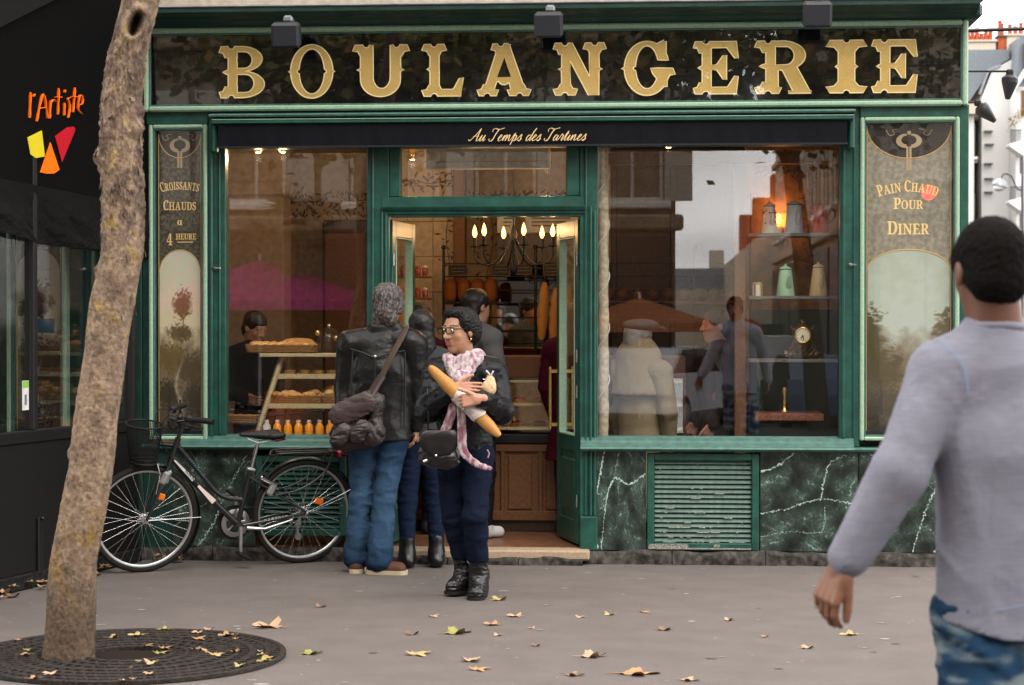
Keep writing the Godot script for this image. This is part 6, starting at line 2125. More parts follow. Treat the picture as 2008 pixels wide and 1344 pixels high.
# the right window: plaster post, wooden post, shelves of enamel pots and a bronze clock
func shelf_goods() -> void:
	var po := thing("plaster_post", "cream plaster post with a cable wound round it, inside the right window", "post", Vector3(0.575, 0.094, -0.2))
	var sh := MB.new()
	sh.sheet(20, 60, func(s: float, t: float) -> Vector3:
		var a := -TAU * s
		var y := lerpf(2.66, 0.10, t)
		var r := 0.034 + 0.0025 * sin(y * 21.0 + a) + 0.0015 * sin(y * 53.0 + 2.0 * a)
		return Vector3(0.578 + cos(a) * r, y, -0.2 + sin(a) * r))
	part("shaft", sh, mat("plaster", lin(0.66, 0.57, 0.42), 0.8, 0, "soft", 3.0), po)
	var cb := []
	for k in 90:
		var a := k * 0.34
		cb.append(Vector3(0.578 + cos(a) * 0.040, 2.5 - k * 0.018, -0.2 + sin(a) * 0.040))
	part("cable", MB.new().tube(cb, 0.004, 5), mats.white_paint, po)
	var wp := thing("window_post", "brown wooden post in the middle of the right window", "post", Vector3(1.47, 0.094, -0.55))
	part("shaft", MB.new().bx(1.435, 0.094, -0.60, 1.512, 2.66, -0.52, 0.006), mats.wood, wp)
	part("capital", MB.new().bx(1.42, 2.05, -0.61, 1.527, 2.10, -0.51, 0.012), mats.wood, wp)
	part("beam", MB.new().bx(0.56, 2.58, -0.60, 2.1, 2.66, -0.50, 0.006), mats.wood, wp)
	var bk := thing("panel_wall", "ochre plastered wall panel with painted vine behind the coffee pots", "wall", Vector3(1.85, 0.094, -0.95))
	part("panel", MB.new().bx(1.52, 0.094, -0.98, 2.42, 2.75, -0.93, 0.003), mat("ochre_wall", lin(0.33, 0.20, 0.10), 0.75, 0, "soft", 1.0), bk)
	part("dado", MB.new().bx(1.55, 0.094, -0.929, 2.42, 1.62, -0.915, 0.003), mat("dado_green", lin(0.03, 0.045, 0.03), 0.5), bk)
	var vn := MB.new()
	vine(vn, Vector3(1.55, 2.62, -0.926), Vector3(2.3, 2.6, -0.926), 140, 0.09)
	vine(vn, Vector3(1.93, 2.6, -0.926), Vector3(1.98, 1.9, -0.926), 90, 0.06)
	part("painted_vine", vn, mats.painted, bk).set_meta("kind", "stuff")
	var sf := thing("display_shelves", "set of thin grey shelves for coffee pots in the right window", "shelves", Vector3(1.85, 0.81, -0.45))
	var sm := mat("shelf_grey", lin(0.12, 0.115, 0.10), 0.4)
	for y in [2.115, 1.707, 1.297]:
		part("shelf", MB.new().bx(1.52, y - 0.022, -0.60, 2.13, y, -0.33, 0.003), sm, sf)
	part("wood_shelf", MB.new().bx(1.56, 0.895, -0.65, 2.0, 0.945, -0.30, 0.005), mat("red_wood", lin(0.30, 0.11, 0.06), 0.4, 0, "fine", 1.0), sf)
	for x in [1.535, 2.115]:
		part("upright", MB.new().bx(x, 0.81, -0.62, x + 0.012, 2.4, -0.59, 0.002), mats.black_metal, sf)
	var white := mat("enamel_white", lin(0.72, 0.70, 0.64), 0.15)
	var p1 := pot(1.657, 2.115, -0.45, 0.052, 0.036, 0.215, white, mat("enamel_grey", lin(0.4, 0.43, 0.46), 0.2), "white enamel pot with a dark floral band, left on the top shelf")
	var fl := MB.new()
	for k in 30:
		var a := rng.randf() * TAU
		var hgt := rng.randf_range(0.05, 0.16)
		fl.col = Color(0.05, 0.08, 0.04) if k % 3 else Color(0.3, 0.1, 0.1)
		fl.ball(Vector3(1.657, 2.115 + (0.135 if k < 14 else hgt), -0.45) + Vector3(cos(a), 0, sin(a)) * lerpf(0.052, 0.037, (0.135 if k < 14 else hgt) / 0.18), Vector3(0.006, 0.006, 0.006), 6, 4)
	part("painted_flowers", fl, mats.painted, p1)
	pot(1.818, 2.115, -0.45, 0.060, 0.048, 0.225, mat("enamel_blue", lin(0.55, 0.60, 0.64), 0.15), mats.enamel_grey, "pale blue grey enamel pot, middle of the top shelf")
	pot(1.985, 2.115, -0.45, 0.060, 0.044, 0.215, mat("enamel_red", lin(0.50, 0.012, 0.012), 0.12), mats.enamel_red, "bright red enamel coffee pot with black handle, right on the top shelf", 1.0)
	pot(1.762, 1.707, -0.45, 0.060, 0.040, 0.21, mat("enamel_mint", lin(0.36, 0.58, 0.38), 0.15), mats.enamel_mint, "mint green enamel pot on the middle shelf")
	pot(1.975, 1.707, -0.45, 0.058, 0.036, 0.225, mat("enamel_buff", lin(0.56, 0.42, 0.22), 0.2), mats.enamel_buff, "tall buff enamel pot on the middle shelf, right of the mint one")
	var cn := thing("striped_tin", "small tin with pale and dark stripes, left on the middle shelf", "tin", Vector3(1.58, 1.707, -0.45))
	var tm := MB.new()
	for k in 16:
		tm.col = [Color(0.6, 0.5, 0.4), Color(0.12, 0.12, 0.2), Color(0.55, 0.3, 0.06), Color(0.6, 0.55, 0.5)][k % 4]
		var a := TAU * k / 16
		var b := TAU * (k + 1) / 16
		var c := Vector3(1.58, 1.707, -0.45)
		tm.quad(c + Vector3(cos(a), 0, sin(a)) * 0.033, c + Vector3(cos(b), 0, sin(b)) * 0.033, c + Vector3(cos(b) * 0.033, 0.085, sin(b) * 0.033), c + Vector3(cos(a) * 0.033, 0.085, sin(a) * 0.033), Vector3(cos(a), 0, sin(a)))
	part("body", tm, mats.painted, cn)
	part("lid", MB.new().lathe([Vector2(0.035, 0.078), Vector2(0.035, 0.092), Vector2(0, 0.092)], 16, Transform3D(Basis.IDENTITY, Vector3(1.58, 1.707, -0.45))), mats.brass, cn)
	# bronze clock
	var ck := thing("mantel_clock", "ornate bronze mantel clock with a round white dial on the third shelf", "clock", Vector3(1.872, 1.297, -0.45))
	var bz := mat("bronze", lin(0.16, 0.11, 0.05), 0.4, 0.6, "dirt", 8.0)
	var c := Vector3(1.872, 1.297, -0.45)
	var fb := Flesh.new(c + Vector3(-0.13, -0.01, -0.08), c + Vector3(0.13, 0.28, 0.08), 0.007)
	fb.lump(c + Vector3(0, 0.155, 0), Vector3(0.068, 0.068, 0.04), 0.02)
	fb.lump(c + Vector3(0, 0.235, 0), Vector3(0.02, 0.025, 0.02), 0.02)
	fb.cap(c + Vector3(-0.05, 0.09, 0), c + Vector3(-0.10, 0.02, 0), 0.022, 0.018, 0.02)
	fb.cap(c + Vector3(0.05, 0.09, 0), c + Vector3(0.10, 0.02, 0), 0.022, 0.018, 0.02)
	fb.cap(c + Vector3(-0.085, 0.02, 0), c + Vector3(0.085, 0.02, 0), 0.02, 0.02, 0.02)
	fb.cap(c + Vector3(0, 0.10, 0), c + Vector3(0, 0.03, 0), 0.05, 0.04, 0.03)
	for sg in [-1.0, 1.0]:
		fb.lump(c + Vector3(sg * 0.11, 0.035, 0.01), Vector3(0.018, 0.022, 0.018), 0.01)
		fb.lump(c + Vector3(sg * 0.068, 0.20, 0), Vector3(0.015, 0.02, 0.015), 0.01)
	fb.ruffle(func(p: Vector3) -> float: return 0.0028 * sin(p.x * 190.0) * sin(p.y * 170.0))
	part("case", fb.into(MB.new()), bz, ck)
	part("dial", MB.new().lathe([Vector2(0, 0.006), Vector2(0.044, 0.005), Vector2(0.045, 0)], 24, Transform3D(Basis(Vector3.RIGHT, PI / 2), c + Vector3(0, 0.155, 0.046))), mat("dial", lin(0.72, 0.66, 0.5), 0.4), ck)
	part("bezel", MB.new().tube(ring3(c + Vector3(0, 0.155, 0.049), 0.048, 28), 0.006, 6, true), mats.brass, ck)
	var hd := MB.new()
	hd.bar(c + Vector3(0, 0.155, 0.054), c + Vector3(-0.012, 0.132, 0.054), 0.003, 4)
	hd.bar(c + Vector3(0, 0.155, 0.0545), c + Vector3(0.006, 0.122, 0.0545), 0.0025, 4)
	for k in 12:
		var a := TAU * k / 12
		hd.bar(c + Vector3(cos(a) * 0.034, 0.155 + sin(a) * 0.034, 0.0525), c + Vector3(cos(a) * 0.040, 0.155 + sin(a) * 0.040, 0.0525), 0.0015, 4)
	part("hands", hd, mats.black, ck)
	var cs := thing("brass_candlestick", "small brass candlestick standing on the red wood shelf", "candlestick", Vector3(1.755, 0.945, -0.42))
	part("stick", MB.new().lathe([Vector2(0, 0), Vector2(0.03, 0.002), Vector2(0.014, 0.02), Vector2(0.008, 0.05), Vector2(0.014, 0.07), Vector2(0.007, 0.10), Vector2(0.016, 0.14), Vector2(0.012, 0.165), Vector2(0, 0.165)], 14, Transform3D(Basis.IDENTITY, Vector3(1.755, 0.945, -0.42))), mats.brass, cs)
	# the warm wall light behind the pots
	var wl := thing("wall_light", "warm glowing wall light behind the white and blue pots", "wall lamp", Vector3(1.74, 2.2, -0.86))
	part("bracket", MB.new().bx(1.71, 2.13, -0.93, 1.77, 2.19, -0.84, 0.008), mats.brass, wl)
	part("lamp_bulb", MB.new().ball(Vector3(1.74, 2.235, -0.86), Vector3(0.022, 0.035, 0.022), 10, 8), mats.bulb_glow, wl)
	part("shade", MB.new().lathe([Vector2(0.05, 2.18), Vector2(0.075, 2.28), Vector2(0.073, 2.28), Vector2(0.048, 2.18)], 16, Transform3D(Basis.IDENTITY, Vector3(1.74, 0, -0.86))), glass("amber_glass", 0.25, Color(1.0, 0.75, 0.4)), wl)
	var l := OmniLight3D.new()
	l.name = "lamp_light"
	l.light_color = Color(1.0, 0.68, 0.34)
	l.light_energy = 0.045
	l.light_size = 0.02
	l.omni_range = 6.0
	l.omni_attenuation = 2.0
	l.shadow_enabled = true
	wl.add_child(l, true)
	l.position = Vector3(0, 0.035, 0)


func ring3(c: Vector3, r: float, n: int, bas := Basis.IDENTITY) -> Array:
	var q := []
	for k in n:
		q.append(c + bas * Vector3(cos(TAU * k / n) * r, sin(TAU * k / n) * r, 0))
	return q


func plane_tree() -> void:
	var cs := [Vector3(-1.752, -0.02, 0.122), Vector3(-1.745, 0.10, 0.112), Vector3(-1.725, 0.454, 0.106), Vector3(-1.679, 0.687, 0.104), Vector3(-1.638, 0.919, 0.100), Vector3(-1.627, 1.035, 0.101), Vector3(-1.578, 1.383, 0.096), Vector3(-1.545, 1.615, 0.100), Vector3(-1.497, 1.846, 0.096), Vector3(-1.489, 2.077, 0.095), Vector3(-1.503, 2.309, 0.092), Vector3(-1.500, 2.54, 0.090), Vector3(-1.469, 2.77, 0.083), Vector3(-1.407, 3.0, 0.084), Vector3(-1.35, 3.276, 0.080), Vector3(-1.25, 3.8, 0.078), Vector3(-1.15, 4.6, 0.072), Vector3(-1.1, 5.6, 0.06)]
	var t := thing("plane_tree", "mottled plane tree trunk rising from the iron grate in front of the shop", "tree", Vector3(-1.752, 0, 3.79))
	var big := FastNoiseLite.new()
	big.seed = 12; big.frequency = 3.2; big.fractal_octaves = 3
	var fine := FastNoiseLite.new()
	fine.seed = 3; fine.frequency = 16.0; fine.fractal_octaves = 4
	var patch := FastNoiseLite.new()
	patch.seed = 8; patch.frequency = 5.5; patch.fractal_octaves = 4
	var knobs := [[2.62, -1.2, 0.03, 0.05], [2.50, 2.9, 0.022, 0.05], [2.28, 0.1, 0.018, 0.05], [1.78, 0.35, 0.016, 0.03], [1.52, -1.35, 0.010, 0.02], [1.66, -1.2, 0.008, 0.02], [0.95, 0.25, 0.014, 0.03], [0.72, -1.5, 0.008, 0.015], [1.2, -1.7, 0.006, 0.015], [1.05, -2.0, 0.006, 0.012], [0.5, -1.4, 0.008, 0.02], [2.30, 0.3, 0.012, 0.03], [2.42, 2.7, 0.030, 0.045]]
	var at := func(s: float, y: float) -> Vector3:
		var k := 0
		while k < cs.size() - 2 and cs[k + 1].y < y:
			k += 1
		var f := clampf((y - cs[k].y) / (cs[k + 1].y - cs[k].y), 0, 1)
		var x := lerpf(cs[k].x, cs[k + 1].x, f)
		var r := lerpf(cs[k].z, cs[k + 1].z, f)
		var a := TAU * s
		var d := Vector3(cos(a), 0, -sin(a))
		var q := d * 0.35 + Vector3(0, y, 0)
		var rough := smoothstep(1.8, 2.1, y) * (1.0 - smoothstep(2.75, 2.95, y)) + 0.3
		r += 0.006 * big.get_noise_3dv(q) + 0.013 * rough * maxf(fine.get_noise_3dv(q), -0.1) + 0.0035 * fine.get_noise_3dv(q * 2.5)
		for e in knobs:
			var da := wrapf(a - e[1] - PI, -PI, PI) * 0.1
			var dd: float = (da * da + (y - e[0]) * (y - e[0])) / (e[3] * e[3])
			if dd < 5.0:
				r += e[2] * exp(-dd * 1.4)
		# the scar of a lost branch: a thick lip round a hollow
		var ha := wrapf(a + PI / 2 - 0.32, -PI, PI) * 0.085
		var hd := sqrt(ha * ha / 0.0009 + (y - 2.88) * (y - 2.88) / 0.0030)
		r += 0.022 * exp(-pow((hd - 1.25) * 2.2, 2.0)) - 0.06 * smoothstep(1.05, 0.75, hd)
		return Vector3(x, y, 3.79) + d * r
	var tone := func(s: float, v: float, q: Vector3) -> Color:
		var y := q.y
		var p := Vector3(q.x + 1.6, y * 0.75, q.z - 3.79) * 1.3
		var n1: float = patch.get_noise_3dv(p)
		var n2: float = patch.get_noise_3dv(p * 2.3 + Vector3(7, 0, 0))
		var c := Color(0.29, 0.205, 0.15).lerp(Color(0.40, 0.29, 0.205), clampf(0.5 + n2 * 1.4, 0, 1))
		c = c.lerp(Color(0.15, 0.105, 0.085), clampf((0.02 - n1) * 5.0, 0, 1) * (0.25 + 0.75 * smoothstep(1.5, 2.1, y)) * 0.8)
		c = c.lerp(Color(0.44, 0.29, 0.07), clampf((n1 + 0.4 * n2 - 0.36) * 9.0, 0, 1) * (0.6 if y > 1.3 or y < 0.6 else 0.2))
		c = c.lerp(Color(0.10, 0.075, 0.055), clampf((fine.get_noise_3dv(q * 0.8) - 0.18) * 4.0, 0, 1) * 0.55)
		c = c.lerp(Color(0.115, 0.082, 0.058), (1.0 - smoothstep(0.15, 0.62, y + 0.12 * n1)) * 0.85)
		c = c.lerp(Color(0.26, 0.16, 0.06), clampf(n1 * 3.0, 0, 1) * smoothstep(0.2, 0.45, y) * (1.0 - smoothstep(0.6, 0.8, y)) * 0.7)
		var a := TAU * s
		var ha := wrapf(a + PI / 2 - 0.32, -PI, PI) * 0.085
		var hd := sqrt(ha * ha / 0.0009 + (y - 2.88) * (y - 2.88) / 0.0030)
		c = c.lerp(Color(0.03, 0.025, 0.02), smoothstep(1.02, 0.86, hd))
		return c
	var m := MB.new()
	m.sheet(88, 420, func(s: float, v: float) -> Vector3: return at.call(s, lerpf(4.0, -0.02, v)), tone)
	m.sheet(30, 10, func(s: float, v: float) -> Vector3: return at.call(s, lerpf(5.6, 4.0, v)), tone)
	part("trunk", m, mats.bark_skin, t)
	var fk := MB.new()
	for k in 90:
		var y := rng.randf_range(1.92, 2.66) if k < 68 else rng.randf_range(1.2, 2.6)
		var s := rng.randf()
		var p: Vector3 = at.call(s, y)
		var a := TAU * s
		var d := Vector3(cos(a), 0, -sin(a))
		var sd := Vector3(sin(a), 0, cos(a))
		var w := rng.randf_range(0.006, 0.016)
		var l := rng.randf_range(0.015, 0.045)
		fk.col = Color(0.10, 0.07, 0.055).lerp(Color(0.20, 0.145, 0.11), rng.randf())
		var up := Vector3.UP * l
		var top := p + d * 0.001
		var bot := p - up + d * rng.randf_range(0.004, 0.012)
		fk.quad(top - sd * w, top + sd * w * 0.6 + up * 0.4, bot + sd * w * rng.randf_range(0.0, 0.6), bot - sd * w * rng.randf_range(0.2, 1.0) + up * 0.3, d)
	part("peeling_bark", fk, mats.painted, t).set_meta("kind", "stuff")
	# limbs and foliage above the picture
	var lb := MB.new()
	lb.col = Color(0.2, 0.15, 0.11)
	var ends := []
	for k in 9:
		var a := TAU * k / 9.0 + 0.3
		var e := Vector3(-1.1 + cos(a) * rng.randf_range(1.2, 2.6), rng.randf_range(6.2, 9.0), 3.79 + sin(a) * rng.randf_range(1.2, 2.4))
		lb.tube([Vector3(-1.12, 4.9 + 0.08 * k, 3.79), Vector3(-1.1, 5.6, 3.79).lerp(e, 0.5) + Vector3(0, 0.3, 0), e], [0.045, 0.03, 0.01], 6)
		ends.append(e)
	part("limb", lb, mats.painted, t)
	var q := MB.new()
	q.quad(Vector3(-0.5, 0, 0), Vector3(0, 0.08, 0.5), Vector3(0.5, 0, 0), Vector3(0, -0.08, -0.5), Vector3.UP)
	var mm := MultiMesh.new()
	mm.transform_format = MultiMesh.TRANSFORM_3D
	mm.use_colors = true
	mm.mesh = q.mesh()
	mm.instance_count = 1300
	for k in 1300:
		var e: Vector3 = ends[k % ends.size()]
		var b := Basis(Vector3(rng.randf_range(-1, 1), rng.randf_range(-1, 1), rng.randf_range(-1, 1)).normalized(), rng.randf() * TAU) * Basis.from_scale(Vector3.ONE * rng.randf_range(0.1, 0.2))
		mm.set_instance_transform(k, Transform3D(b, e + Vector3(rng.randfn(), rng.randfn() * 0.6, rng.randfn()) * 0.6 - t.position))
		mm.set_instance_color(k, Color(0.08, 0.09, 0.03).lerp(Color(0.22, 0.13, 0.04), rng.randf()))
	var cr := MultiMeshInstance3D.new()
	cr.name = "crown"
	cr.multimesh = mm
	cr.set_meta("kind", "stuff")
	cr.material_override = mats.leaf
	t.add_child(cr, true)
	# cast iron grate round the foot
	var c := Vector3(-1.498, 0, 3.705)
	var iron := mat("cast_iron", lin(0.062, 0.050, 0.046), 0.62, 0.2, "dirt", 3.0)
	var g := thing("tree_grate", "round cast iron tree grate of rings and slots at the trunk's foot", "tree grate", c)
	part("pit", MB.new().lathe([Vector2(0.0, 0.0035), Vector2(0.715, 0.0035)], 60, Transform3D(Basis.IDENTITY, c)), mat("pit_soil", lin(0.02, 0.015, 0.012), 0.95), g)
	for r in [0.20, 0.27, 0.34, 0.42, 0.50, 0.57, 0.64, 0.708]:
		var w := 0.011 if r < 0.7 else 0.016
		if r == 0.42 or r == 0.57: w = 0.017
		part("ring", MB.new().lathe([Vector2(r - w, 0.004), Vector2(r - w, 0.020), Vector2(r - w + 0.004, 0.024), Vector2(r + w - 0.004, 0.024), Vector2(r + w, 0.020), Vector2(r + w, 0.004)], 72, Transform3D(Basis.IDENTITY, c), false), iron, g)
	var bars := MB.new()
	var bands := [[0.20, 0.27, 26], [0.27, 0.34, 34], [0.34, 0.42, 44], [0.42, 0.50, 54], [0.50, 0.57, 64], [0.57, 0.64, 74], [0.64, 0.70, 84]]
	for e in bands:
		for k in e[2]:
			var a: float = TAU * (k + 0.5 * (int(e[0] * 100) % 2)) / e[2]
			var rm: float = (e[0] + e[1]) / 2
			bars.box(c + Vector3(cos(a) * rm, 0.012, sin(a) * rm), Vector3(e[1] - e[0], 0.018, 0.012), 0.003, Basis(Vector3.UP, -a) * Basis(Vector3.UP, 0.25 if e[0] < 0.4 else 0.0))
	part("bars", bars, iron, g).set_meta("kind", "stuff")


func bicycle() -> void:
	var b := thing("bicycle", "black step-through bicycle with front basket leaning before the shop", "bicycle")
	origin_of.erase(b)
	var paint := mat("bike_black", lin(0.008, 0.008, 0.009), 0.16)
	paint.clearcoat_enabled = true
	paint.clearcoat = 0.6
	var alloy := mat("alloy", lin(0.55, 0.55, 0.56), 0.3, 0.85)
	var W := 1.035
	var bb := Vector3(0.603, 0.27, 0)
	var fh := Vector3(0, 0.336, 0)
	var rh := Vector3(W, 0.336, 0)
	for e in [fh, rh]:
		var w := part("wheel", MB.new().tube(ring3(e, 0.318, 72), 0.0195, 10, true), mats.rubber, b)
		var rim := MB.new()
		rim.lathe([Vector2(0.300, -0.010), Vector2(0.292, -0.008), Vector2(0.288, 0), Vector2(0.292, 0.008), Vector2(0.300, 0.010)], 72, Transform3D(Basis(Vector3.RIGHT, PI / 2), e))
		rim.lathe([Vector2(0.306, 0.011), Vector2(0.300, 0.0115), Vector2(0.292, 0.009)], 72, Transform3D(Basis(Vector3.RIGHT, PI / 2), e))
		rim.lathe([Vector2(0.292, -0.009), Vector2(0.300, -0.0115), Vector2(0.306, -0.011)], 72, Transform3D(Basis(Vector3.RIGHT, PI / 2), e))
		part("rim", rim, alloy, w)
		for k in 32:
			var a := TAU * (k + 0.5) / 32.0
			var sg := 1.0 if k % 2 else -1.0
			var ha := a + (0.75 if (k / 2) % 2 else -0.75)
			part("spoke", MB.new().bar(e + Vector3(cos(ha) * 0.022, sin(ha) * 0.022, sg * 0.026), e + Vector3(cos(a) * 0.292, sin(a) * 0.292, 0), 0.0014, 4), mats.chrome, w)
		part("hub", MB.new().lathe([Vector2(0, -0.05), Vector2(0.008, -0.05), Vector2(0.010, -0.032), Vector2(0.026, -0.030), Vector2(0.026, -0.024), Vector2(0.014, -0.02), Vector2(0.014, 0.02), Vector2(0.026, 0.024), Vector2(0.026, 0.030), Vector2(0.010, 0.032), Vector2(0.008, 0.055), Vector2(0, 0.055)], 16, Transform3D(Basis(Vector3.RIGHT, PI / 2), e)), alloy, w)
		var rp := Vector3(0.094, 0.473, 0.012) if e == fh else Vector3(1.135, 0.40, 0.012)
		part("reflector", MB.new().box(rp, Vector3(0.058, 0.042, 0.014), 0.010, Basis(Vector3.BACK, -0.3)), mat("reflector_orange", lin(0.85, 0.17, 0.01), 0.25), w)
	# frame
	var fr := MB.new()
	var hb := Vector3(0.140, 0.655, 0)
	var htp := Vector3(0.196, 0.835, 0)
	var st := Vector3(0.671, 0.617, 0)
	fr.bar(hb, htp, 0.019, 12)
	fr.tube([Vector3(0.158, 0.715, 0), Vector3(0.38, 0.485, 0), bb], 0.0205, 12)
	fr.tube(spline([Vector3(0.186, 0.795, 0), Vector3(0.352, 0.600, 0), Vector3(0.45, 0.490, 0), Vector3(0.53, 0.445, 0), Vector3(0.632, 0.430, 0)], 6), 0.0155, 10)
	fr.bar(bb, st, 0.0165, 12)
	for sg in [-1.0, 1.0]:
		fr.tube([bb + Vector3(0.03, 0, sg * 0.02), Vector3(0.80, 0.30, sg * 0.045), rh + Vector3(-0.005, 0, sg * 0.052)], 0.010, 8)
		fr.tube([Vector3(0.660, 0.575, sg * 0.018), Vector3(0.80, 0.49, sg * 0.045), rh + Vector3(0, 0.01, sg * 0.052)], 0.0085, 8)
	fr.lathe([Vector2(0, -0.036), Vector2(0.023, -0.036), Vector2(0.023, 0.036), Vector2(0, 0.036)], 14, Transform3D(Basis(Vector3.RIGHT, PI / 2), bb))
	var fp := part("frame", fr, paint, b)
	# painted slashes on the down tube
	var dir := (bb - Vector3(0.158, 0.715, 0)).normalized()
	for e in [[0.02, 0.16, mats.white_paint, 0.010], [0.13, 0.20, mat("decal_grey", lin(0.4, 0.42, 0.45), 0.4), 0.012], [0.25, 0.40, mat("decal_pink", lin(0.75, 0.60, 0.55), 0.4), 0.017]]:
		var a: Vector3 = Vector3(0.158, 0.715, 0.0195).lerp(Vector3(0.38, 0.485, 0.0195), e[0] / 0.32)
		var c2: Vector3 = Vector3(0.158, 0.715, 0.0195).lerp(Vector3(0.38, 0.485, 0.0195), e[1] / 0.32)
		var n := Vector3(0.72, 0.69, 0)
		var wd: float = e[3]
		part("decal", MB.new().prism(PackedVector2Array([Vector2(a.x, a.y) - Vector2(n.x, n.y) * wd * 0.6, Vector2(a.x, a.y) + Vector2(n.x, n.y) * wd * 0.3, Vector2(c2.x, c2.y) + Vector2(n.x, n.y) * wd, Vector2(c2.x, c2.y) - Vector2(n.x, n.y) * wd]), 0.0185, 0.0225), e[2], fp)
	var dl := MB.new()
	for k in 4:
		var q := Vector3(0.245 + k * 0.022, 0.628 - k * 0.023, 0.0215)
		dl.tube([q + Vector3(0.0, 0.010, 0), q + Vector3(0.012, -0.012, 0)], 0.003, 4)
		dl.tube([q + Vector3(0.012, 0.008, 0), q + Vector3(-0.004, -0.004, 0)], 0.0025, 4)
	part("decal", dl, paint, fp)
	var bl := MB.new()
	for k in 9:
		var q := Vector3(0.27 + k * 0.011, 0.705 - k * 0.0135, 0.0155)
		bl.bar(q, q + Vector3(0.005, -0.005, 0), 0.0022, 4)
	part("decal", bl, mat("decal_blue", lin(0.05, 0.35, 0.55), 0.4), fp)
	var cw := MB.new()
	for k in 7:
		var q := Vector3(0.76 + k * 0.023, 0.299 + k * 0.0032, 0.0535)
		cw.tube([q, q + Vector3(0.012, 0.002, 0), q + Vector3(0.012, 0.010, 0), q + Vector3(0, 0.009, 0)], 0.0018, 4, k % 2 == 0)
	part("decal", cw, mats.white_paint, fp)
	# fork
	var fk := MB.new()
	for sg in [-1.0, 1.0]:
		fk.tube(spline([Vector3(0.128, 0.655, sg * 0.03), Vector3(0.075, 0.52, sg * 0.052), Vector3(0.02, 0.38, sg * 0.052), fh + Vector3(0, 0, sg * 0.052)], 5), 0.0105, 8)
	fk.bar(Vector3(0.132, 0.66, -0.04), Vector3(0.132, 0.66, 0.04), 0.013)
	part("fork", fk, paint, b)
	part("fork_crown", MB.new().box(Vector3(0.128, 0.60, 0), Vector3(0.03, 0.09, 0.11), 0.012, Basis(Vector3.BACK, -0.35)), alloy, b)
	# bars, stem, grips
	var sm := MB.new()
	sm.tube([htp, Vector3(0.215, 0.90, 0), Vector3(0.205, 0.935, 0)], 0.0125, 10)
	sm.box(Vector3(0.20, 0.935, 0), Vector3(0.05, 0.035, 0.05), 0.01)
	part("stem", sm, paint, b)
	var hbp := part("handlebar", MB.new().tube(spline([Vector3(0.30, 0.985, 0.27), Vector3(0.23, 0.985, 0.20), Vector3(0.165, 0.955, 0.09), Vector3(0.195, 0.935, 0.03), Vector3(0.195, 0.935, -0.03), Vector3(0.165, 0.955, -0.09), Vector3(0.23, 0.985, -0.20), Vector3(0.30, 0.985, -0.27)], 5), 0.011, 8), paint, b)
	for sg in [-1.0, 1.0]:
		part("grip", MB.new().tube([Vector3(0.225, 0.985, sg * 0.195), Vector3(0.265, 0.987, sg * 0.235), Vector3(0.318, 0.985, sg * 0.29)], [0.017, 0.018, 0.019], 10), mats.black, hbp)
		part("brake_lever", MB.new().tube(spline([Vector3(0.20, 0.975, sg * 0.16), Vector3(0.195, 0.955, sg * 0.20), Vector3(0.235, 0.945, sg * 0.25), Vector3(0.26, 0.945, sg * 0.275)], 4), 0.006, 6), mats.black_metal, hbp)
		part("shifter", MB.new().box(Vector3(0.205, 0.985, sg * 0.165), Vector3(0.05, 0.04, 0.045), 0.012), mats.black, hbp)
		part("cable", MB.new().tube(spline([Vector3(0.20, 0.975, sg * 0.15), Vector3(0.09, 0.99, sg * 0.10), Vector3(0.07, 0.85, sg * 0.05), Vector3(0.15, 0.72, sg * 0.02), Vector3(0.20, 0.66, sg * 0.02)], 6), 0.0035, 5), mats.black, hbp)
	part("bell", MB.new().ball(Vector3(0.17, 0.985, 0.10), Vector3(0.022, 0.02, 0.022), 10, 8), mats.black_metal, hbp)
	# basket of fine black mesh
	var bk := part("basket", MB.new(), mats.black, b)
	var mesh := MB.new()
	var ell := func(y: float, a: float) -> Vector3:
		var t := (y - 0.690) / 0.235
		return Vector3(-0.02 + cos(a) * lerpf(0.078, 0.108, t), y, sin(a) * lerpf(0.11, 0.155, t))
	for k in 60:
		var a := TAU * k / 60
		mesh.tube([ell.call(0.70, a), ell.call(0.81, a + 0.02), ell.call(0.922, a)], 0.0019, 4)
	for k in 22:
		var pts := []
		for j in 40:
			pts.append(ell.call(0.70 + 0.010 * k, TAU * j / 40))
		mesh.tube(pts, 0.0017, 4, true)
	for k in 22:
		var x := -0.095 + k * 0.0073
		var hw := 0.11 * sqrt(maxf(0.02, 1.0 - pow((x + 0.02) / 0.078, 2.0)))
		mesh.bar(Vector3(x, 0.692, -hw), Vector3(x, 0.692, hw), 0.0018, 4)
	bk.mesh = mesh.mesh()
	for e in [[0.925, 0.006], [0.693, 0.008], [0.72, 0.004]]:
		var pts := []
		for j in 40:
			pts.append(ell.call(e[0], TAU * j / 40))
		part("hoop", MB.new().tube(pts, e[1], 6, true), mats.black, bk)
	part("basket_bracket", MB.new().tube([Vector3(0.07, 0.80, 0), Vector3(0.16, 0.79, 0)], 0.014, 6), mats.black_metal, b)
	part("front_rack", MB.new().tube([Vector3(0.06, 0.685, 0.03), Vector3(0.075, 0.62, 0.045), Vector3(0.05, 0.5, 0.06)], 0.005, 6), mats.chrome, b)
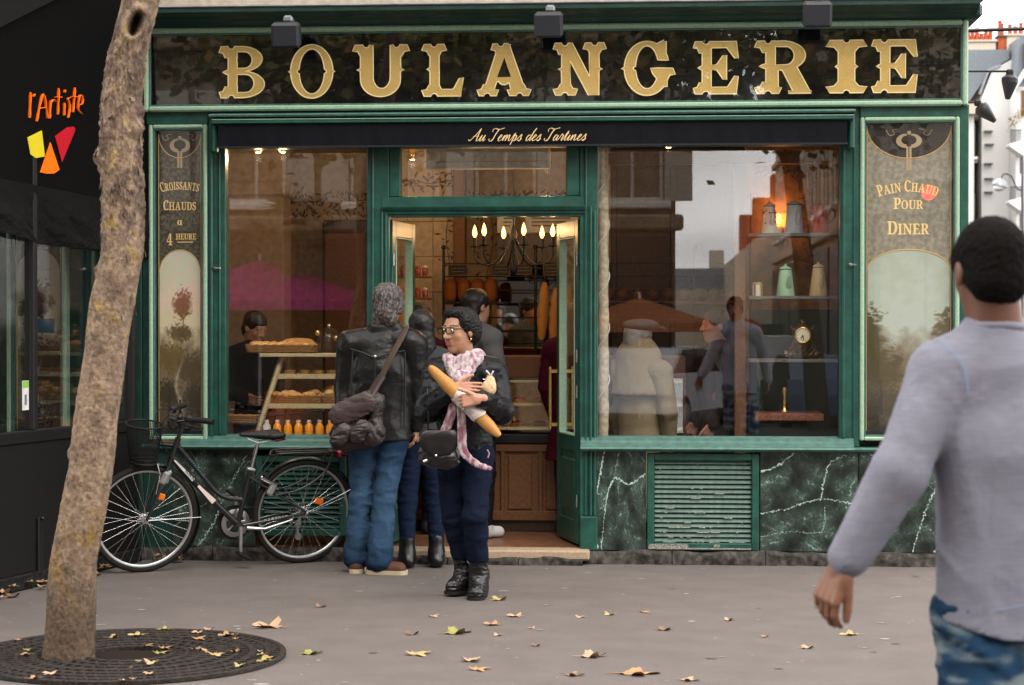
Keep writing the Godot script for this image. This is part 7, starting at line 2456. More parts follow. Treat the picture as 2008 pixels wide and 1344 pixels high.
	# mudguards
	for e in [[fh, -0.75, 1.75], [rh, -0.35, 2.65]]:
		var m := MB.new()
		for off in [[0.352, 0.348]]:
			m.sheet(48, 8, func(s: float, t: float) -> Vector3:
				var a := lerpf(e[1], e[2], s)
				var w2 := lerpf(-0.027, 0.027, t)
				var r := 0.356 - 10.0 * w2 * w2
				return e[0] + Vector3(cos(a) * r, sin(a) * r, w2))
		part("mudguard", m, paint, b)
		part("stay", MB.new().bar(e[0] + Vector3(0, 0, 0.055), e[0] + Vector3(cos(e[1] + 0.75 if e[0] == fh else 0.42), sin(e[1] + 0.75 if e[0] == fh else 0.42), 0.08) * 0.352, 0.0028, 5), mats.chrome, b)
	# saddle
	var sd := Flesh.new(Vector3(0.56, 0.76, -0.13), Vector3(0.90, 0.90, 0.13), 0.008)
	sd.cap(Vector3(0.605, 0.845, 0), Vector3(0.74, 0.840, 0), 0.020, 0.035, 0.03, Vector3.UP, 1.5)
	sd.cap(Vector3(0.80, 0.838, -0.035), Vector3(0.845, 0.845, -0.055), 0.040, 0.030, 0.03, Vector3.UP, 1.5)
	sd.cap(Vector3(0.80, 0.838, 0.035), Vector3(0.845, 0.845, 0.055), 0.040, 0.030, 0.03, Vector3.UP, 1.5)
	sd.cap(Vector3(0.72, 0.840, 0), Vector3(0.80, 0.838, 0), 0.035, 0.045, 0.03, Vector3.UP, 1.5)
	sd.keep(Vector3(0, 0.812, 0), Vector3.DOWN)
	var sdp := part("saddle", sd.into(MB.new()), mats.black, b)
	part("cover_edge", MB.new().tube([Vector3(0.80, 0.815, 0.075), Vector3(0.865, 0.822, 0.06), Vector3(0.875, 0.82, 0), Vector3(0.865, 0.822, -0.06)], 0.008, 6), mat("dark_red", lin(0.10, 0.01, 0.012), 0.4), sdp)
	for sg in [-1.0, 1.0]:
		part("rail", MB.new().tube([Vector3(0.64, 0.82, sg * 0.01), Vector3(0.70, 0.795, sg * 0.02), Vector3(0.84, 0.81, sg * 0.03)], 0.0035, 5), mats.chrome, sdp)
	part("seat_post", MB.new().bar(st - Vector3(0.02, 0.10, 0), Vector3(0.713, 0.80, 0), 0.0125, 12), mats.chrome, b)
	part("seat_clamp", MB.new().box(st + Vector3(0.002, 0.005, 0), Vector3(0.055, 0.022, 0.05), 0.008, Basis(Vector3.BACK, -0.2)), alloy, b)
	# rack with lamp
	var rk := MB.new()
	rk.tube(spline([Vector3(0.80, 0.705, 0.0), Vector3(0.84, 0.728, 0.06), Vector3(1.0, 0.728, 0.065), Vector3(1.18, 0.730, 0.06), Vector3(1.225, 0.722, 0.0), Vector3(1.18, 0.730, -0.06), Vector3(1.0, 0.728, -0.065), Vector3(0.84, 0.728, -0.06)], 4, true), 0.0065, 6, true)
	rk.bar(Vector3(0.83, 0.728, 0), Vector3(1.22, 0.728, 0), 0.005)
	for sg in [-1.0, 1.0]:
		rk.tube([Vector3(0.835, 0.725, sg * 0.05), Vector3(0.72, 0.57, sg * 0.03), Vector3(0.675, 0.545, sg * 0.02)], 0.0055, 6)
		rk.tube(spline([Vector3(1.20, 0.722, sg * 0.05), Vector3(1.14, 0.60, sg * 0.065), Vector3(0.99, 0.50, sg * 0.065), Vector3(0.82, 0.462, sg * 0.06)], 5), 0.0055, 6)
	part("luggage_rack", rk, paint, b)
	var ll := part("rear_lamp", MB.new().box(Vector3(1.255, 0.705, 0), Vector3(0.035, 0.05, 0.075), 0.012), mat("lamp_red", lin(0.30, 0.006, 0.03), 0.2), b)
	part("lamp_back", MB.new().box(Vector3(1.233, 0.705, 0), Vector3(0.02, 0.045, 0.06), 0.006), mats.black, ll)
	# drive side
	var cr := part("chainset", MB.new().lathe([Vector2(0.060, -0.004), Vector2(0.092, -0.003), Vector2(0.096, 0), Vector2(0.092, 0.003), Vector2(0.060, 0.004)], 40, Transform3D(Basis(Vector3.RIGHT, PI / 2), bb + Vector3(0, 0, -0.05))), alloy, b)
	part("chain_guard", MB.new().lathe([Vector2(0.090, -0.004), Vector2(0.112, -0.003), Vector2(0.112, 0.003), Vector2(0.090, 0.004)], 40, Transform3D(Basis(Vector3.RIGHT, PI / 2), bb + Vector3(0, 0, -0.058))), mats.black, cr)
	for k in 5:
		var a := TAU * k / 5.0 + 0.2
		part("spider_arm", MB.new().bar(bb + Vector3(0, 0, -0.048), bb + Vector3(cos(a) * 0.066, sin(a) * 0.066, -0.05), 0.007, 5), alloy, cr)
	part("crank_arm", MB.new().tube([bb + Vector3(0, 0, 0.06), bb + Vector3(0.004, -0.165, 0.068)], [0.014, 0.011], 8), alloy, cr)
	part("crank_arm", MB.new().tube([bb + Vector3(0, 0, -0.065), bb + Vector3(0.01, 0.165, -0.075)], [0.014, 0.011], 8), alloy, cr)
	for e in [[-0.17, 0.115], [0.17, -0.125]]:
		part("pedal", MB.new().box(bb + Vector3(0.006, e[0], e[1]), Vector3(0.085, 0.022, 0.085), 0.008, Basis(Vector3.BACK, -0.5)), mats.black, cr)
	var chn := []
	for k in 11:
		var a := PI / 2 + PI * k / 10.0
		chn.append(bb + Vector3(cos(a) * 0.094, sin(a) * 0.094, -0.05))
	for k in 9:
		var a := -PI / 2 + PI * k / 8.0
		chn.append(rh + Vector3(cos(a) * 0.032, sin(a) * 0.032, -0.045))
	part("chain", MB.new().tube(chn, 0.0045, 5, true), mats.black_metal, b)
	part("sprocket", MB.new().lathe([Vector2(0, -0.012), Vector2(0.04, -0.012), Vector2(0.032, 0.0), Vector2(0.026, 0.012), Vector2(0, 0.012)], 20, Transform3D(Basis(Vector3.RIGHT, PI / 2), rh + Vector3(0, 0, -0.045))), mats.steel, b)
	var dr := MB.new()
	dr.tube([rh + Vector3(0.01, -0.03, -0.06), rh + Vector3(-0.015, -0.10, -0.055), rh + Vector3(-0.005, -0.17, -0.055)], 0.010, 6)
	for e in [[-0.012, -0.10], [-0.005, -0.175]]:
		dr.lathe([Vector2(0, -0.006), Vector2(0.022, -0.005), Vector2(0.022, 0.005), Vector2(0, 0.006)], 12, Transform3D(Basis(Vector3.RIGHT, PI / 2), rh + Vector3(e[0], e[1], -0.05)))
	part("derailleur", dr, alloy, b)
	part("kickstand", MB.new().tube([bb + Vector3(0.05, -0.015, 0.035), bb + Vector3(0.16, -0.02, 0.06), bb + Vector3(0.34, 0.03, 0.06)], [0.014, 0.009, 0.006], 6), alloy, b)
	for e in [Vector3(0.105, 0.595, 0.045), Vector3(0.80, 0.50, 0.05)]:
		part("brake", MB.new().box(e, Vector3(0.045, 0.085, 0.035), 0.012, Basis(Vector3.BACK, -0.45)), alloy, b)
	var lkm := MB.new()
	lkm.box(Vector3(0.77, 0.555, 0.055), Vector3(0.115, 0.022, 0.025), 0.006, Basis(Vector3.BACK, -0.5))
	part("pump_clip", lkm, mats.chrome, b)
	var X := Vector3(0.85877, 0, -0.51235)
	var tilt := deg_to_rad(8.0)
	b.transform = Transform3D(Basis(X, Vector3.UP, Vector3(0.51235, 0, 0.85877)) * Basis(Vector3.RIGHT, tilt), Vector3(-2.224, 0, 0.669) - Vector3(0.51, 0, 0.86) * 0.02)


func fallen_leaves() -> void:
	# x, z, size, tone (0 tan, 1 rust, 2 green, 3 yellow, 4 brown), label
	var list := [[-1.02, 2.77, 0.20, 0, "wide pale brown leaf lying alone left of the middle pavement"],
		[-1.10, 3.62, 0.17, 1, "rust tan leaf curled at the right edge of the tree grate"], [-0.68, 3.55, 0.12, 2, "green leaf lying flat between the grate and the picture's middle"],
		[-0.28, 2.95, 0.09, 4, "small dark curled leaf left of the split green leaf"], [-0.07, 2.90, 0.17, 2, "half green half brown leaf below the walking woman"],
		[-0.18, 3.52, 0.15, 3, "yellow green dead leaf in the lower middle of the pavement"], [0.08, 3.68, 0.12, 0, "tan leaf with ragged edge, upper of a close pair"],
		[0.14, 3.90, 0.12, 1, "rust leaf with dark tip, lower of a close pair"], [-0.24, 2.35, 0.08, 0, "small tan leaf on the pavement under the woman's boots"],
		[0.19, 2.32, 0.11, 0, "light brown leaf right of the woman at mid pavement"], [0.10, 2.62, 0.10, 1, "pinkish brown leaf with a dark edge near the split green leaf"],
		[0.53, 2.32, 0.07, 0, "round tan leaf with a dark corner, left of a pale pair"], [0.68, 2.22, 0.08, 3, "pale ochre leaf right of the round tan leaf"],
		[0.86, 2.12, 0.08, 1, "small brown leaf with dark end, farthest right of the upper row"], [0.96, 2.72, 0.10, 4, "narrow brown leaf lying edge on in the right half"],
		[1.29, 2.38, 0.07, 0, "small peach leaf alone in the right half"], [0.62, 3.54, 0.15, 0, "long ragged tan leaf above the star shaped leaf"],
		[0.83, 3.96, 0.21, 1, "large star shaped tan leaf at the bottom, right of the middle"], [1.88, 2.80, 0.11, 3, "pale green yellow leaf nearest the grey shirted man"],
		[1.63, 3.22, 0.09, 0, "pink tan leaf in the right half near the bottom"], [0.05, 1.72, 0.12, 3, "bright yellow leaf just right of the woman's boots"],
		[-0.96, 4.1, 0.13, 3, "yellow green leaf at the bottom edge beside the grate"], [0.35, 3.25, 0.06, 4, "tiny dark leaf above the close pair of leaves"],
		[0.15, 2.95, 0.06, 0, "tiny tan leaf right of the split green leaf"], [0.30, 2.72, 0.05, 0, "tiny pale leaf below the pinkish one"],
		[2.36, 4.07, 0.12, 1, "curled tan leaf by the grey shirted man's legs"], [1.45, 2.9, 0.05, 1, "tiny rust leaf between two larger tan leaves"],
		[-0.88, 2.05, 0.08, 4, "thin brown leaf lying edge on, left half"], [0.56, 4.02, 0.10, 4, "crumpled dark green leaf at the bottom edge"], [1.06, 4.1, 0.10, 0, "pale tan leaf cut off by the bottom edge"]]
	for e in list:
		leaf(Vector3(e[0], 0.004, e[1]), e[2], e[3], e[4], "leaves fallen on the pavement")
	for k in 34:
		var a := rng.randf() * TAU
		var r := 0.73 * sqrt(rng.randf())
		var q := Vector3(-1.498 + cos(a) * r, 0.026, 3.705 + sin(a) * r)
		if Vector2(q.x + 1.752, q.z - 3.79).length() < 0.13:
			continue
		leaf(q, rng.randf_range(0.035, 0.10), [0, 1, 1, 4, 2, 3, 0][k % 7], "dry leaf lying on the iron tree grate", "leaves on the tree grate")
	for k in 34:
		var s := rng.randf()
		var t := lerpf(0.45, 2.2, s)
		var q := Vector3(-2.37, 0, 0.03) + Vector3(-0.225, 0, 0.974) * t + Vector3(0.974, 0, 0.225) * rng.randf_range(0.04, 0.12)
		if t > 0.9 and t < 1.35:
			continue
		leaf(q + Vector3(0, rng.randf_range(0.004, 0.05), 0), rng.randf_range(0.06, 0.12), [1, 0, 1, 4][k % 4], "curled leaf drifted against the base of the dark terrace screen", "leaves along the terrace screen")
	for k in 16:
		leaf(Vector3(rng.randf_range(-2.28, -2.12), 0.01 + 0.03 * rng.randf(), rng.randf_range(0.03, 0.2)), rng.randf_range(0.05, 0.09), [1, 4, 0][k % 3], "rusty leaf heaped in the corner behind the bicycle's front wheel", "leaves behind the front wheel")


func leaf(at: Vector3, size: float, tone: int, label: String, group: String) -> void:
	var cols := [Color(0.48, 0.32, 0.21), Color(0.42, 0.24, 0.14), Color(0.28, 0.27, 0.09), Color(0.46, 0.35, 0.15), Color(0.22, 0.13, 0.08)]
	var c: Color = cols[tone]
	var m := MB.new()
	var lobes := 5
	var n := 40
	var bend := rng.randf_range(2.0, 5.0)
	var bend2 := rng.randf_range(-3.0, 3.0)
	var yaw := rng.randf() * TAU
	var lift := rng.randf_range(0.1, 0.5)
	var at_pt := func(a: float, f: float) -> Vector3:
		var l := absf(cos(a * 0.5 * lobes * 0.86))
		var r := (0.40 + 0.60 * pow(l, 1.3)) * (0.55 + 0.45 * cos(a * 0.5)) * (1.0 + 0.08 * sin(a * 23.0)) * f
		var x := cos(a) * r
		var z := sin(a) * r
		var y := size * (bend * 0.045 * z * z + bend2 * 0.03 * x * x + lift * 0.08 * x * z + 0.035 * sin(a * 5.0) * f * f)
		return Vector3(x * size * 0.55, maxf(y, -0.001), z * size * 0.48).rotated(Vector3.UP, yaw)
	var rings := [0.0, 0.5, 1.0]
	for f in rings:
		for k in n + 1:
			var a := -PI + TAU * k / n
			var p: Vector3 = at_pt.call(a, f)
			m.col = c.lerp(cols[(tone + (1 if sin(a * 3.0 + yaw) > 0.5 else 0)) % 5] as Color, 0.5 * f * maxf(0.0, sin(a * 3.0 + yaw))) * rng.randf_range(0.85, 1.1)
			m.v(p, Vector3.UP)
	for r in 2:
		for k in n:
			var q := r * (n + 1) + k
			m.t(q, q + 1, q + n + 2)
			m.t(q, q + n + 2, q + n + 1)
	for k in m.p.size():
		var du := m.p[k]
		m.n[k] = (Vector3.UP + Vector3(-du.x, 0, -du.z) * 1.2).normalized()
	m.col = c * 0.8
	m.tube([at_pt.call(PI, 0.02) as Vector3, at_pt.call(PI, 1.0) as Vector3 + Vector3(-size * 0.3, 0.004, 0).rotated(Vector3.UP, yaw)], size * 0.012, 4)
	var o := part("fallen_leaf", m, mats.leaf)
	o.position = at
	tag(o, label, "leaf", group)


# folds: long soft waves broken by noise, running mostly across the cloth
func folds(seed: int, amp: float, freq: float, along := Vector3(1, 3.0, 1)) -> Callable:
	var f := FastNoiseLite.new()
	f.seed = seed; f.frequency = freq; f.fractal_octaves = 3; f.fractal_gain = 0.45
	f.domain_warp_enabled = true; f.domain_warp_amplitude = 0.08; f.domain_warp_frequency = 4.0
	return func(p: Vector3) -> float:
		var n := f.get_noise_3dv(p * along)
		return -amp * (1.0 - 3.2 * absf(n)) if amp > 0 else amp * n


func around(list: Array, m: float) -> AABB:
	var b := AABB(list[0], Vector3.ZERO)
	for q in list:
		b = b.expand(q)
	return b.grow(m)


func flesh_for(list: Array, m: float, cell: float) -> Flesh:
	var b := around(list, m)
	return Flesh.new(b.position, b.end, cell)


# head: c is its centre between the ears, bas.z looks out of the face
func head(mb: MB, c: Vector3, bas: Basis, skin: Color, cell: float, neck_to: Vector3, s := 1.0, lip := Color(0.40, 0.13, 0.11), neck_r := 0.054) -> void:
	var at := func(x: float, y: float, z: float) -> Vector3: return c + bas * (Vector3(x, y, z) * s)
	var f := flesh_for([c, neck_to], 0.15, cell)
	f.lump(at.call(0, 0.035, -0.012), Vector3(0.074, 0.088, 0.095) * s, 0.02, bas)
	f.lump(at.call(0, -0.035, 0.022), Vector3(0.060, 0.075, 0.068) * s, 0.03, bas)
	f.cap(at.call(0.0, -0.095, 0.055), at.call(0, -0.088, 0.045), 0.022 * s, 0.03 * s, 0.025)
	f.cap(c + bas * Vector3(0, -0.05, -0.025), neck_to, neck_r, neck_r * 1.15, 0.03)
	if cell < 0.0075:
		f.cap(at.call(-0.038, 0.030, 0.072), at.call(0.038, 0.030, 0.072), 0.014 * s, 0.014 * s, 0.015)
		for sg in [-1.0, 1.0]:
			f.lump(at.call(sg * 0.031, 0.012, 0.094), Vector3(0.017, 0.011, 0.014) * s, 0.010, bas, true)
			f.lump(at.call(sg * 0.040, -0.020, 0.058), Vector3(0.020, 0.020, 0.016) * s, 0.02, bas)
			f.lump(at.call(sg * 0.012, -0.027, 0.092), Vector3(0.009, 0.008, 0.010) * s, 0.008, bas)
			f.lump(at.call(sg * 0.031, 0.012, 0.076), Vector3(0.013, 0.012, 0.012) * s, 0.003, bas)
		f.cap(at.call(0, 0.018, 0.086), at.call(0, -0.024, 0.108), 0.009 * s, 0.013 * s, 0.012)
		f.cap(at.call(-0.018, -0.053, 0.080), at.call(0.018, -0.053, 0.080), 0.0085 * s, 0.0085 * s, 0.006)
		f.cap(at.call(-0.014, -0.065, 0.080), at.call(0.014, -0.065, 0.080), 0.0095 * s, 0.0095 * s, 0.006)
		f.cap(at.call(-0.022, -0.0592, 0.093), at.call(0.022, -0.0592, 0.093), 0.0032 * s, 0.0032 * s, 0.003, Vector3.ZERO, 1.0, true)
	for sg in [-1.0, 1.0]:
		f.lump(at.call(sg * 0.078, 0.0, -0.012), Vector3(0.010, 0.032, 0.020) * s, 0.008, bas)
	var inv := bas.transposed()
	f.into(mb, func(p: Vector3, g: Vector3) -> Color:
		var q: Vector3 = inv * (p - c) / s
		var col := skin
		if q.z > 0.05:
			var lp := clampf(1.3 - Vector2(q.x / 0.024, (q.y + 0.0592) / 0.0135).length(), 0, 1) * clampf((q.z - 0.07) * 60.0, 0, 1)
			col = col.lerp(lip, clampf(lp * 2.2, 0, 1))
			var cheek := clampf(1.0 - Vector2((absf(q.x) - 0.04) / 0.03, (q.y + 0.022) / 0.03).length(), 0, 1)
			col = col.lerp(Color(skin.r * 1.05, skin.g * 0.72, skin.b * 0.66), cheek * 0.45)
			if absf(q.y - 0.036 - 0.006 * (1.0 - absf(absf(q.x) - 0.033) / 0.02)) < 0.0045 and absf(absf(q.x) - 0.033) < 0.021:
				col = Color(0.035, 0.022, 0.016)
		return col)


# hand: palm and five jointed fingers. d points along the hand, n out of the palm, thumb is the side of the thumb
func hand(mb: MB, w: Vector3, d: Vector3, n: Vector3, thumb: Vector3, curls: Array, spread: float, thumb_dir: Vector3, skin: Color, s := 1.0, cell := 0.0042) -> void:
	d = d.normalized()
	n = (n - d * n.dot(d)).normalized()
	var sd := d.cross(n)
	if sd.dot(thumb) < 0:
		sd = -sd
	var axis := d.cross(n)
	var f := Flesh.new(w - Vector3.ONE * 0.20 * s, w + Vector3.ONE * 0.20 * s, cell)
	for k in 4:
		var o := 0.028 - 0.0185 * k
		f.cap(w + sd * o * 0.6 * s, w + d * 0.088 * s + sd * o * s, 0.0145 * s, 0.0125 * s, 0.008)
	f.cap(w - d * 0.03 * s, w + d * 0.01 * s, 0.026 * s, 0.027 * s, 0.01, n, 1.35)
	f.lump(w + d * 0.035 * s + sd * 0.022 * s + n * 0.008 * s, Vector3(0.02, 0.02, 0.02) * s, 0.012)
	var lens := [0.074, 0.082, 0.076, 0.060]
	for k in 4:
		var o := 0.029 - 0.0195 * k
		var p := w + d * (0.090 - 0.004 * absf(k - 1.2)) * s + sd * o * s
		var dir := (d + sd * (1.2 - k) * spread).normalized()
		var c: float = curls[k]
		var seg := [0.46, 0.30, 0.24]
		var rr := 0.0098 * s if k < 3 else 0.0085 * s
		for j in 3:
			dir = dir.rotated(axis, c * [0.8, 1.1, 0.7][j])
			var e: Vector3 = p + dir * lens[k] * seg[j] * s
			f.cap(p, e, rr, rr * 0.9, 0.0025)
			rr *= 0.9
			p = e
	var tb := w + d * 0.025 * s + sd * 0.026 * s
	var td := thumb_dir.normalized()
	var p2 := tb + td * 0.042 * s
	f.cap(tb, p2, 0.015 * s, 0.0125 * s, 0.006)
	td = td.lerp(d, 0.25).normalized()
	var p3 := p2 + td * 0.032 * s
	f.cap(p2, p3, 0.0118 * s, 0.0108 * s, 0.003)
	f.cap(p3, p3 + td.lerp(d, 0.2).normalized() * 0.025 * s, 0.0108 * s, 0.009 * s, 0.003)
	f.into(mb, func(q: Vector3, g: Vector3) -> Color: return skin)


# plain body under the clothes, one continuous skin from neck to ankles
func bare_body(mb: MB, J: Dictionary, skin: Color, cell := 0.02) -> void:
	var f := flesh_for(J.values(), 0.14, cell)
	var ax: Vector3 = J.get("front", Vector3.BACK)
	f.cap(J.hip, J.chest, 0.095, 0.11, 0.04, ax, 1.4)
	f.cap(J.chest, J.neck, 0.09, 0.05, 0.05)
	for e in ["L", "R"]:
		f.cap(J.chest.lerp(J["sh" + e], 0.5), J["sh" + e], 0.055, 0.05, 0.05)
		f.cap(J["sh" + e], J["el" + e], 0.046, 0.036, 0.02)
		f.cap(J["el" + e], J["wr" + e], 0.036, 0.026, 0.02)
		f.cap(J.hip.lerp(J["th" + e], 0.8), J["kn" + e], 0.062, 0.042, 0.03)
		f.cap(J["kn" + e], J["an" + e], 0.048, 0.032, 0.03)
		var heel := Vector3(J["an" + e].x, J["to" + e].y + 0.045, J["an" + e].z)
		f.cap(J["an" + e], heel, 0.030, 0.026, 0.02)
		f.cap(heel, heel.lerp(J["to" + e] as Vector3 + Vector3(0, 0.03, 0), 0.7), 0.026, 0.020, 0.01)
	f.into(mb, func(p: Vector3, g: Vector3) -> Color: return skin)


func jacket(J: Dictionary, cell: float, body_r: float, arm_r: float, hem: float, flat: float, ruff: Callable, flare := 0.0, cuff := 1.0, fat := 1.0) -> Flesh:
	var ax: Vector3 = J.get("front", Vector3.BACK)
	var low := Vector3(J.hip.x, hem - 0.03, J.hip.z)
	var f := flesh_for([J.shL, J.shR, J.elL, J.elR, J.wrL, J.wrR, J.neck, low], maxf(body_r, 0.14) + 0.03, cell)
	f.cap(J.chest, J.hip, body_r, body_r * 0.97, 0.04, ax, flat)
	f.cap(J.hip, low, body_r * 0.97, body_r + flare, 0.03, ax, flat)
	f.cap(J.shL.lerp(J.shR, 0.22), J.shL.lerp(J.shR, 0.78), 0.085, 0.085, 0.06)
	f.cap(J.chest, J.neck, body_r * 0.7, 0.062, 0.05)
	for e in ["L", "R"]:
		f.cap(J.neck.lerp(J["sh" + e], 0.3), J["sh" + e], 0.055, arm_r * 1.12, 0.05)
		f.cap(J["sh" + e], J["el" + e], arm_r * 1.12, arm_r * 0.95, 0.03)
		f.cap(J["el" + e], J["el" + e].lerp(J["wr" + e], cuff), arm_r * 0.95, arm_r * 0.72, 0.02)
	f.ruffle(ruff)
	f.keep(Vector3(0, hem, 0), Vector3.DOWN)
	return f


func trousers(J: Dictionary, cell: float, r_hip: float, r_knee: float, r_hem: float, top: float, ruff: Callable, low := 0.0) -> Flesh:
	var ax: Vector3 = J.get("front", Vector3.BACK)
	var f := flesh_for([J.hip, J.thL, J.thR, J.knL, J.knR, J.anL, J.anR, Vector3(J.hip.x, top, J.hip.z)], 0.17, cell)
	f.cap(J.thL, J.thR, r_hip, r_hip, 0.05, ax, 1.1)
	f.cap(J.hip, Vector3(J.hip.x, top, J.hip.z), r_hip * 1.35, r_hip * 1.25, 0.04, ax, 1.35)
	for e in ["L", "R"]:
		f.cap(J["th" + e], J["kn" + e], r_hip, r_knee, 0.025)
		f.cap(J["kn" + e], J["an" + e], r_knee, r_hem, 0.02)
	f.ruffle(ruff)
	f.keep(Vector3(0, top, 0), Vector3.UP)
	if low > 0:
		f.keep(Vector3(0, low, 0), Vector3.DOWN)
	return f


func shoe(an: Vector3, to: Vector3, r: float, boot_h: float, cell := 0.009, kn := Vector3.ZERO) -> Flesh:
	var f := flesh_for([an, to, an + Vector3(0, boot_h, 0), Vector3(an.x, 0, an.z)], 0.10, cell)
	var d := Vector3(to.x - an.x, 0, to.z - an.z).normalized()
	var gy := to.y
	f.cap(Vector3(an.x, gy + 0.045, an.z) - d * 0.035, Vector3(to.x, gy + 0.035, to.z) - d * 0.03, r, r * 0.92, 0.03)
	var up := (kn - an).normalized() if kn != Vector3.ZERO else Vector3.UP
	f.cap(Vector3(an.x, gy + 0.04, an.z), an + Vector3(0, boot_h * 0.15, 0), r * 1.02, r, 0.03)
	f.cap(an, an + up * boot_h, r * 1.05, r * (1.15 if boot_h > 0.05 else 0.9), 0.03)
	if boot_h > 0.05:
		f.cap(an + Vector3(0, 0.01, 0), Vector3(an.x, gy + 0.05, an.z).lerp(Vector3(to.x, gy + 0.04, to.z), 0.62), r * 0.95, r * 0.8, 0.03)
	f.keep(Vector3(0, gy + 0.004, 0), Vector3.DOWN)
	return f


func sole(an: Vector3, to: Vector3, r: float, h: float) -> MB:
	var d := Vector2(to.x - an.x, to.z - an.z).normalized()
	var m := MB.new()
	var a := Vector2(an.x, an.z) - d * 0.045
	var b := Vector2(to.x, to.z) - d * 0.03
	var q := PackedVector2Array()
	var pd := Vector2(-d.y, d.x)
	for k in 9:
		var t := PI * k / 8.0
		q.push_back(b + (pd * cos(t) + d * sin(t)) * r * 1.0)
	for k in 9:
		var t := PI * k / 8.0
		q.push_back(a - (pd * cos(t) + d * sin(t)) * r * 0.85)
	return m.prism(q, to.y + 0.001, to.y + h, Transform3D(Basis(Vector3(1, 0, 0), Vector3(0, 0, 1), Vector3(0, 1, 0)), Vector3.ZERO))


func hair(list: Array, cell: float, amp: float, freq: float, seed: int) -> MB:
	# list of [centre, radii, basis] lumps; entries with a fourth item are carved out
	var pts := []
	for e in list:
		pts.append(e[0])
	var f := flesh_for(pts, 0.16, cell)
	for e in list:
		f.lump(e[0], e[1], 0.02, e[2], e.size() > 3)
	var nz := FastNoiseLite.new()
	nz.seed = seed; nz.frequency = freq; nz.fractal_octaves = 3
	f.ruffle(func(p: Vector3) -> float: return amp * nz.get_noise_3dv(p))
	return f.into(MB.new())


func looking(dir: Vector3, tilt := 0.0) -> Basis:
	var z := dir.normalized()
	var x := Vector3.UP.cross(z).normalized()
	return Basis(x, z.cross(x), z) * Basis(Vector3.BACK, tilt)


func cloth(key: String, col: Color, rough := 0.85, scale := 8.0, bump := 0.05) -> StandardMaterial3D:
	return mat(key, col, rough, 0.0, "fine", scale, bump)


func people() -> void:
	woman_with_baguette()
	man_in_leather()
	man_in_grey_shirt()
	customers()


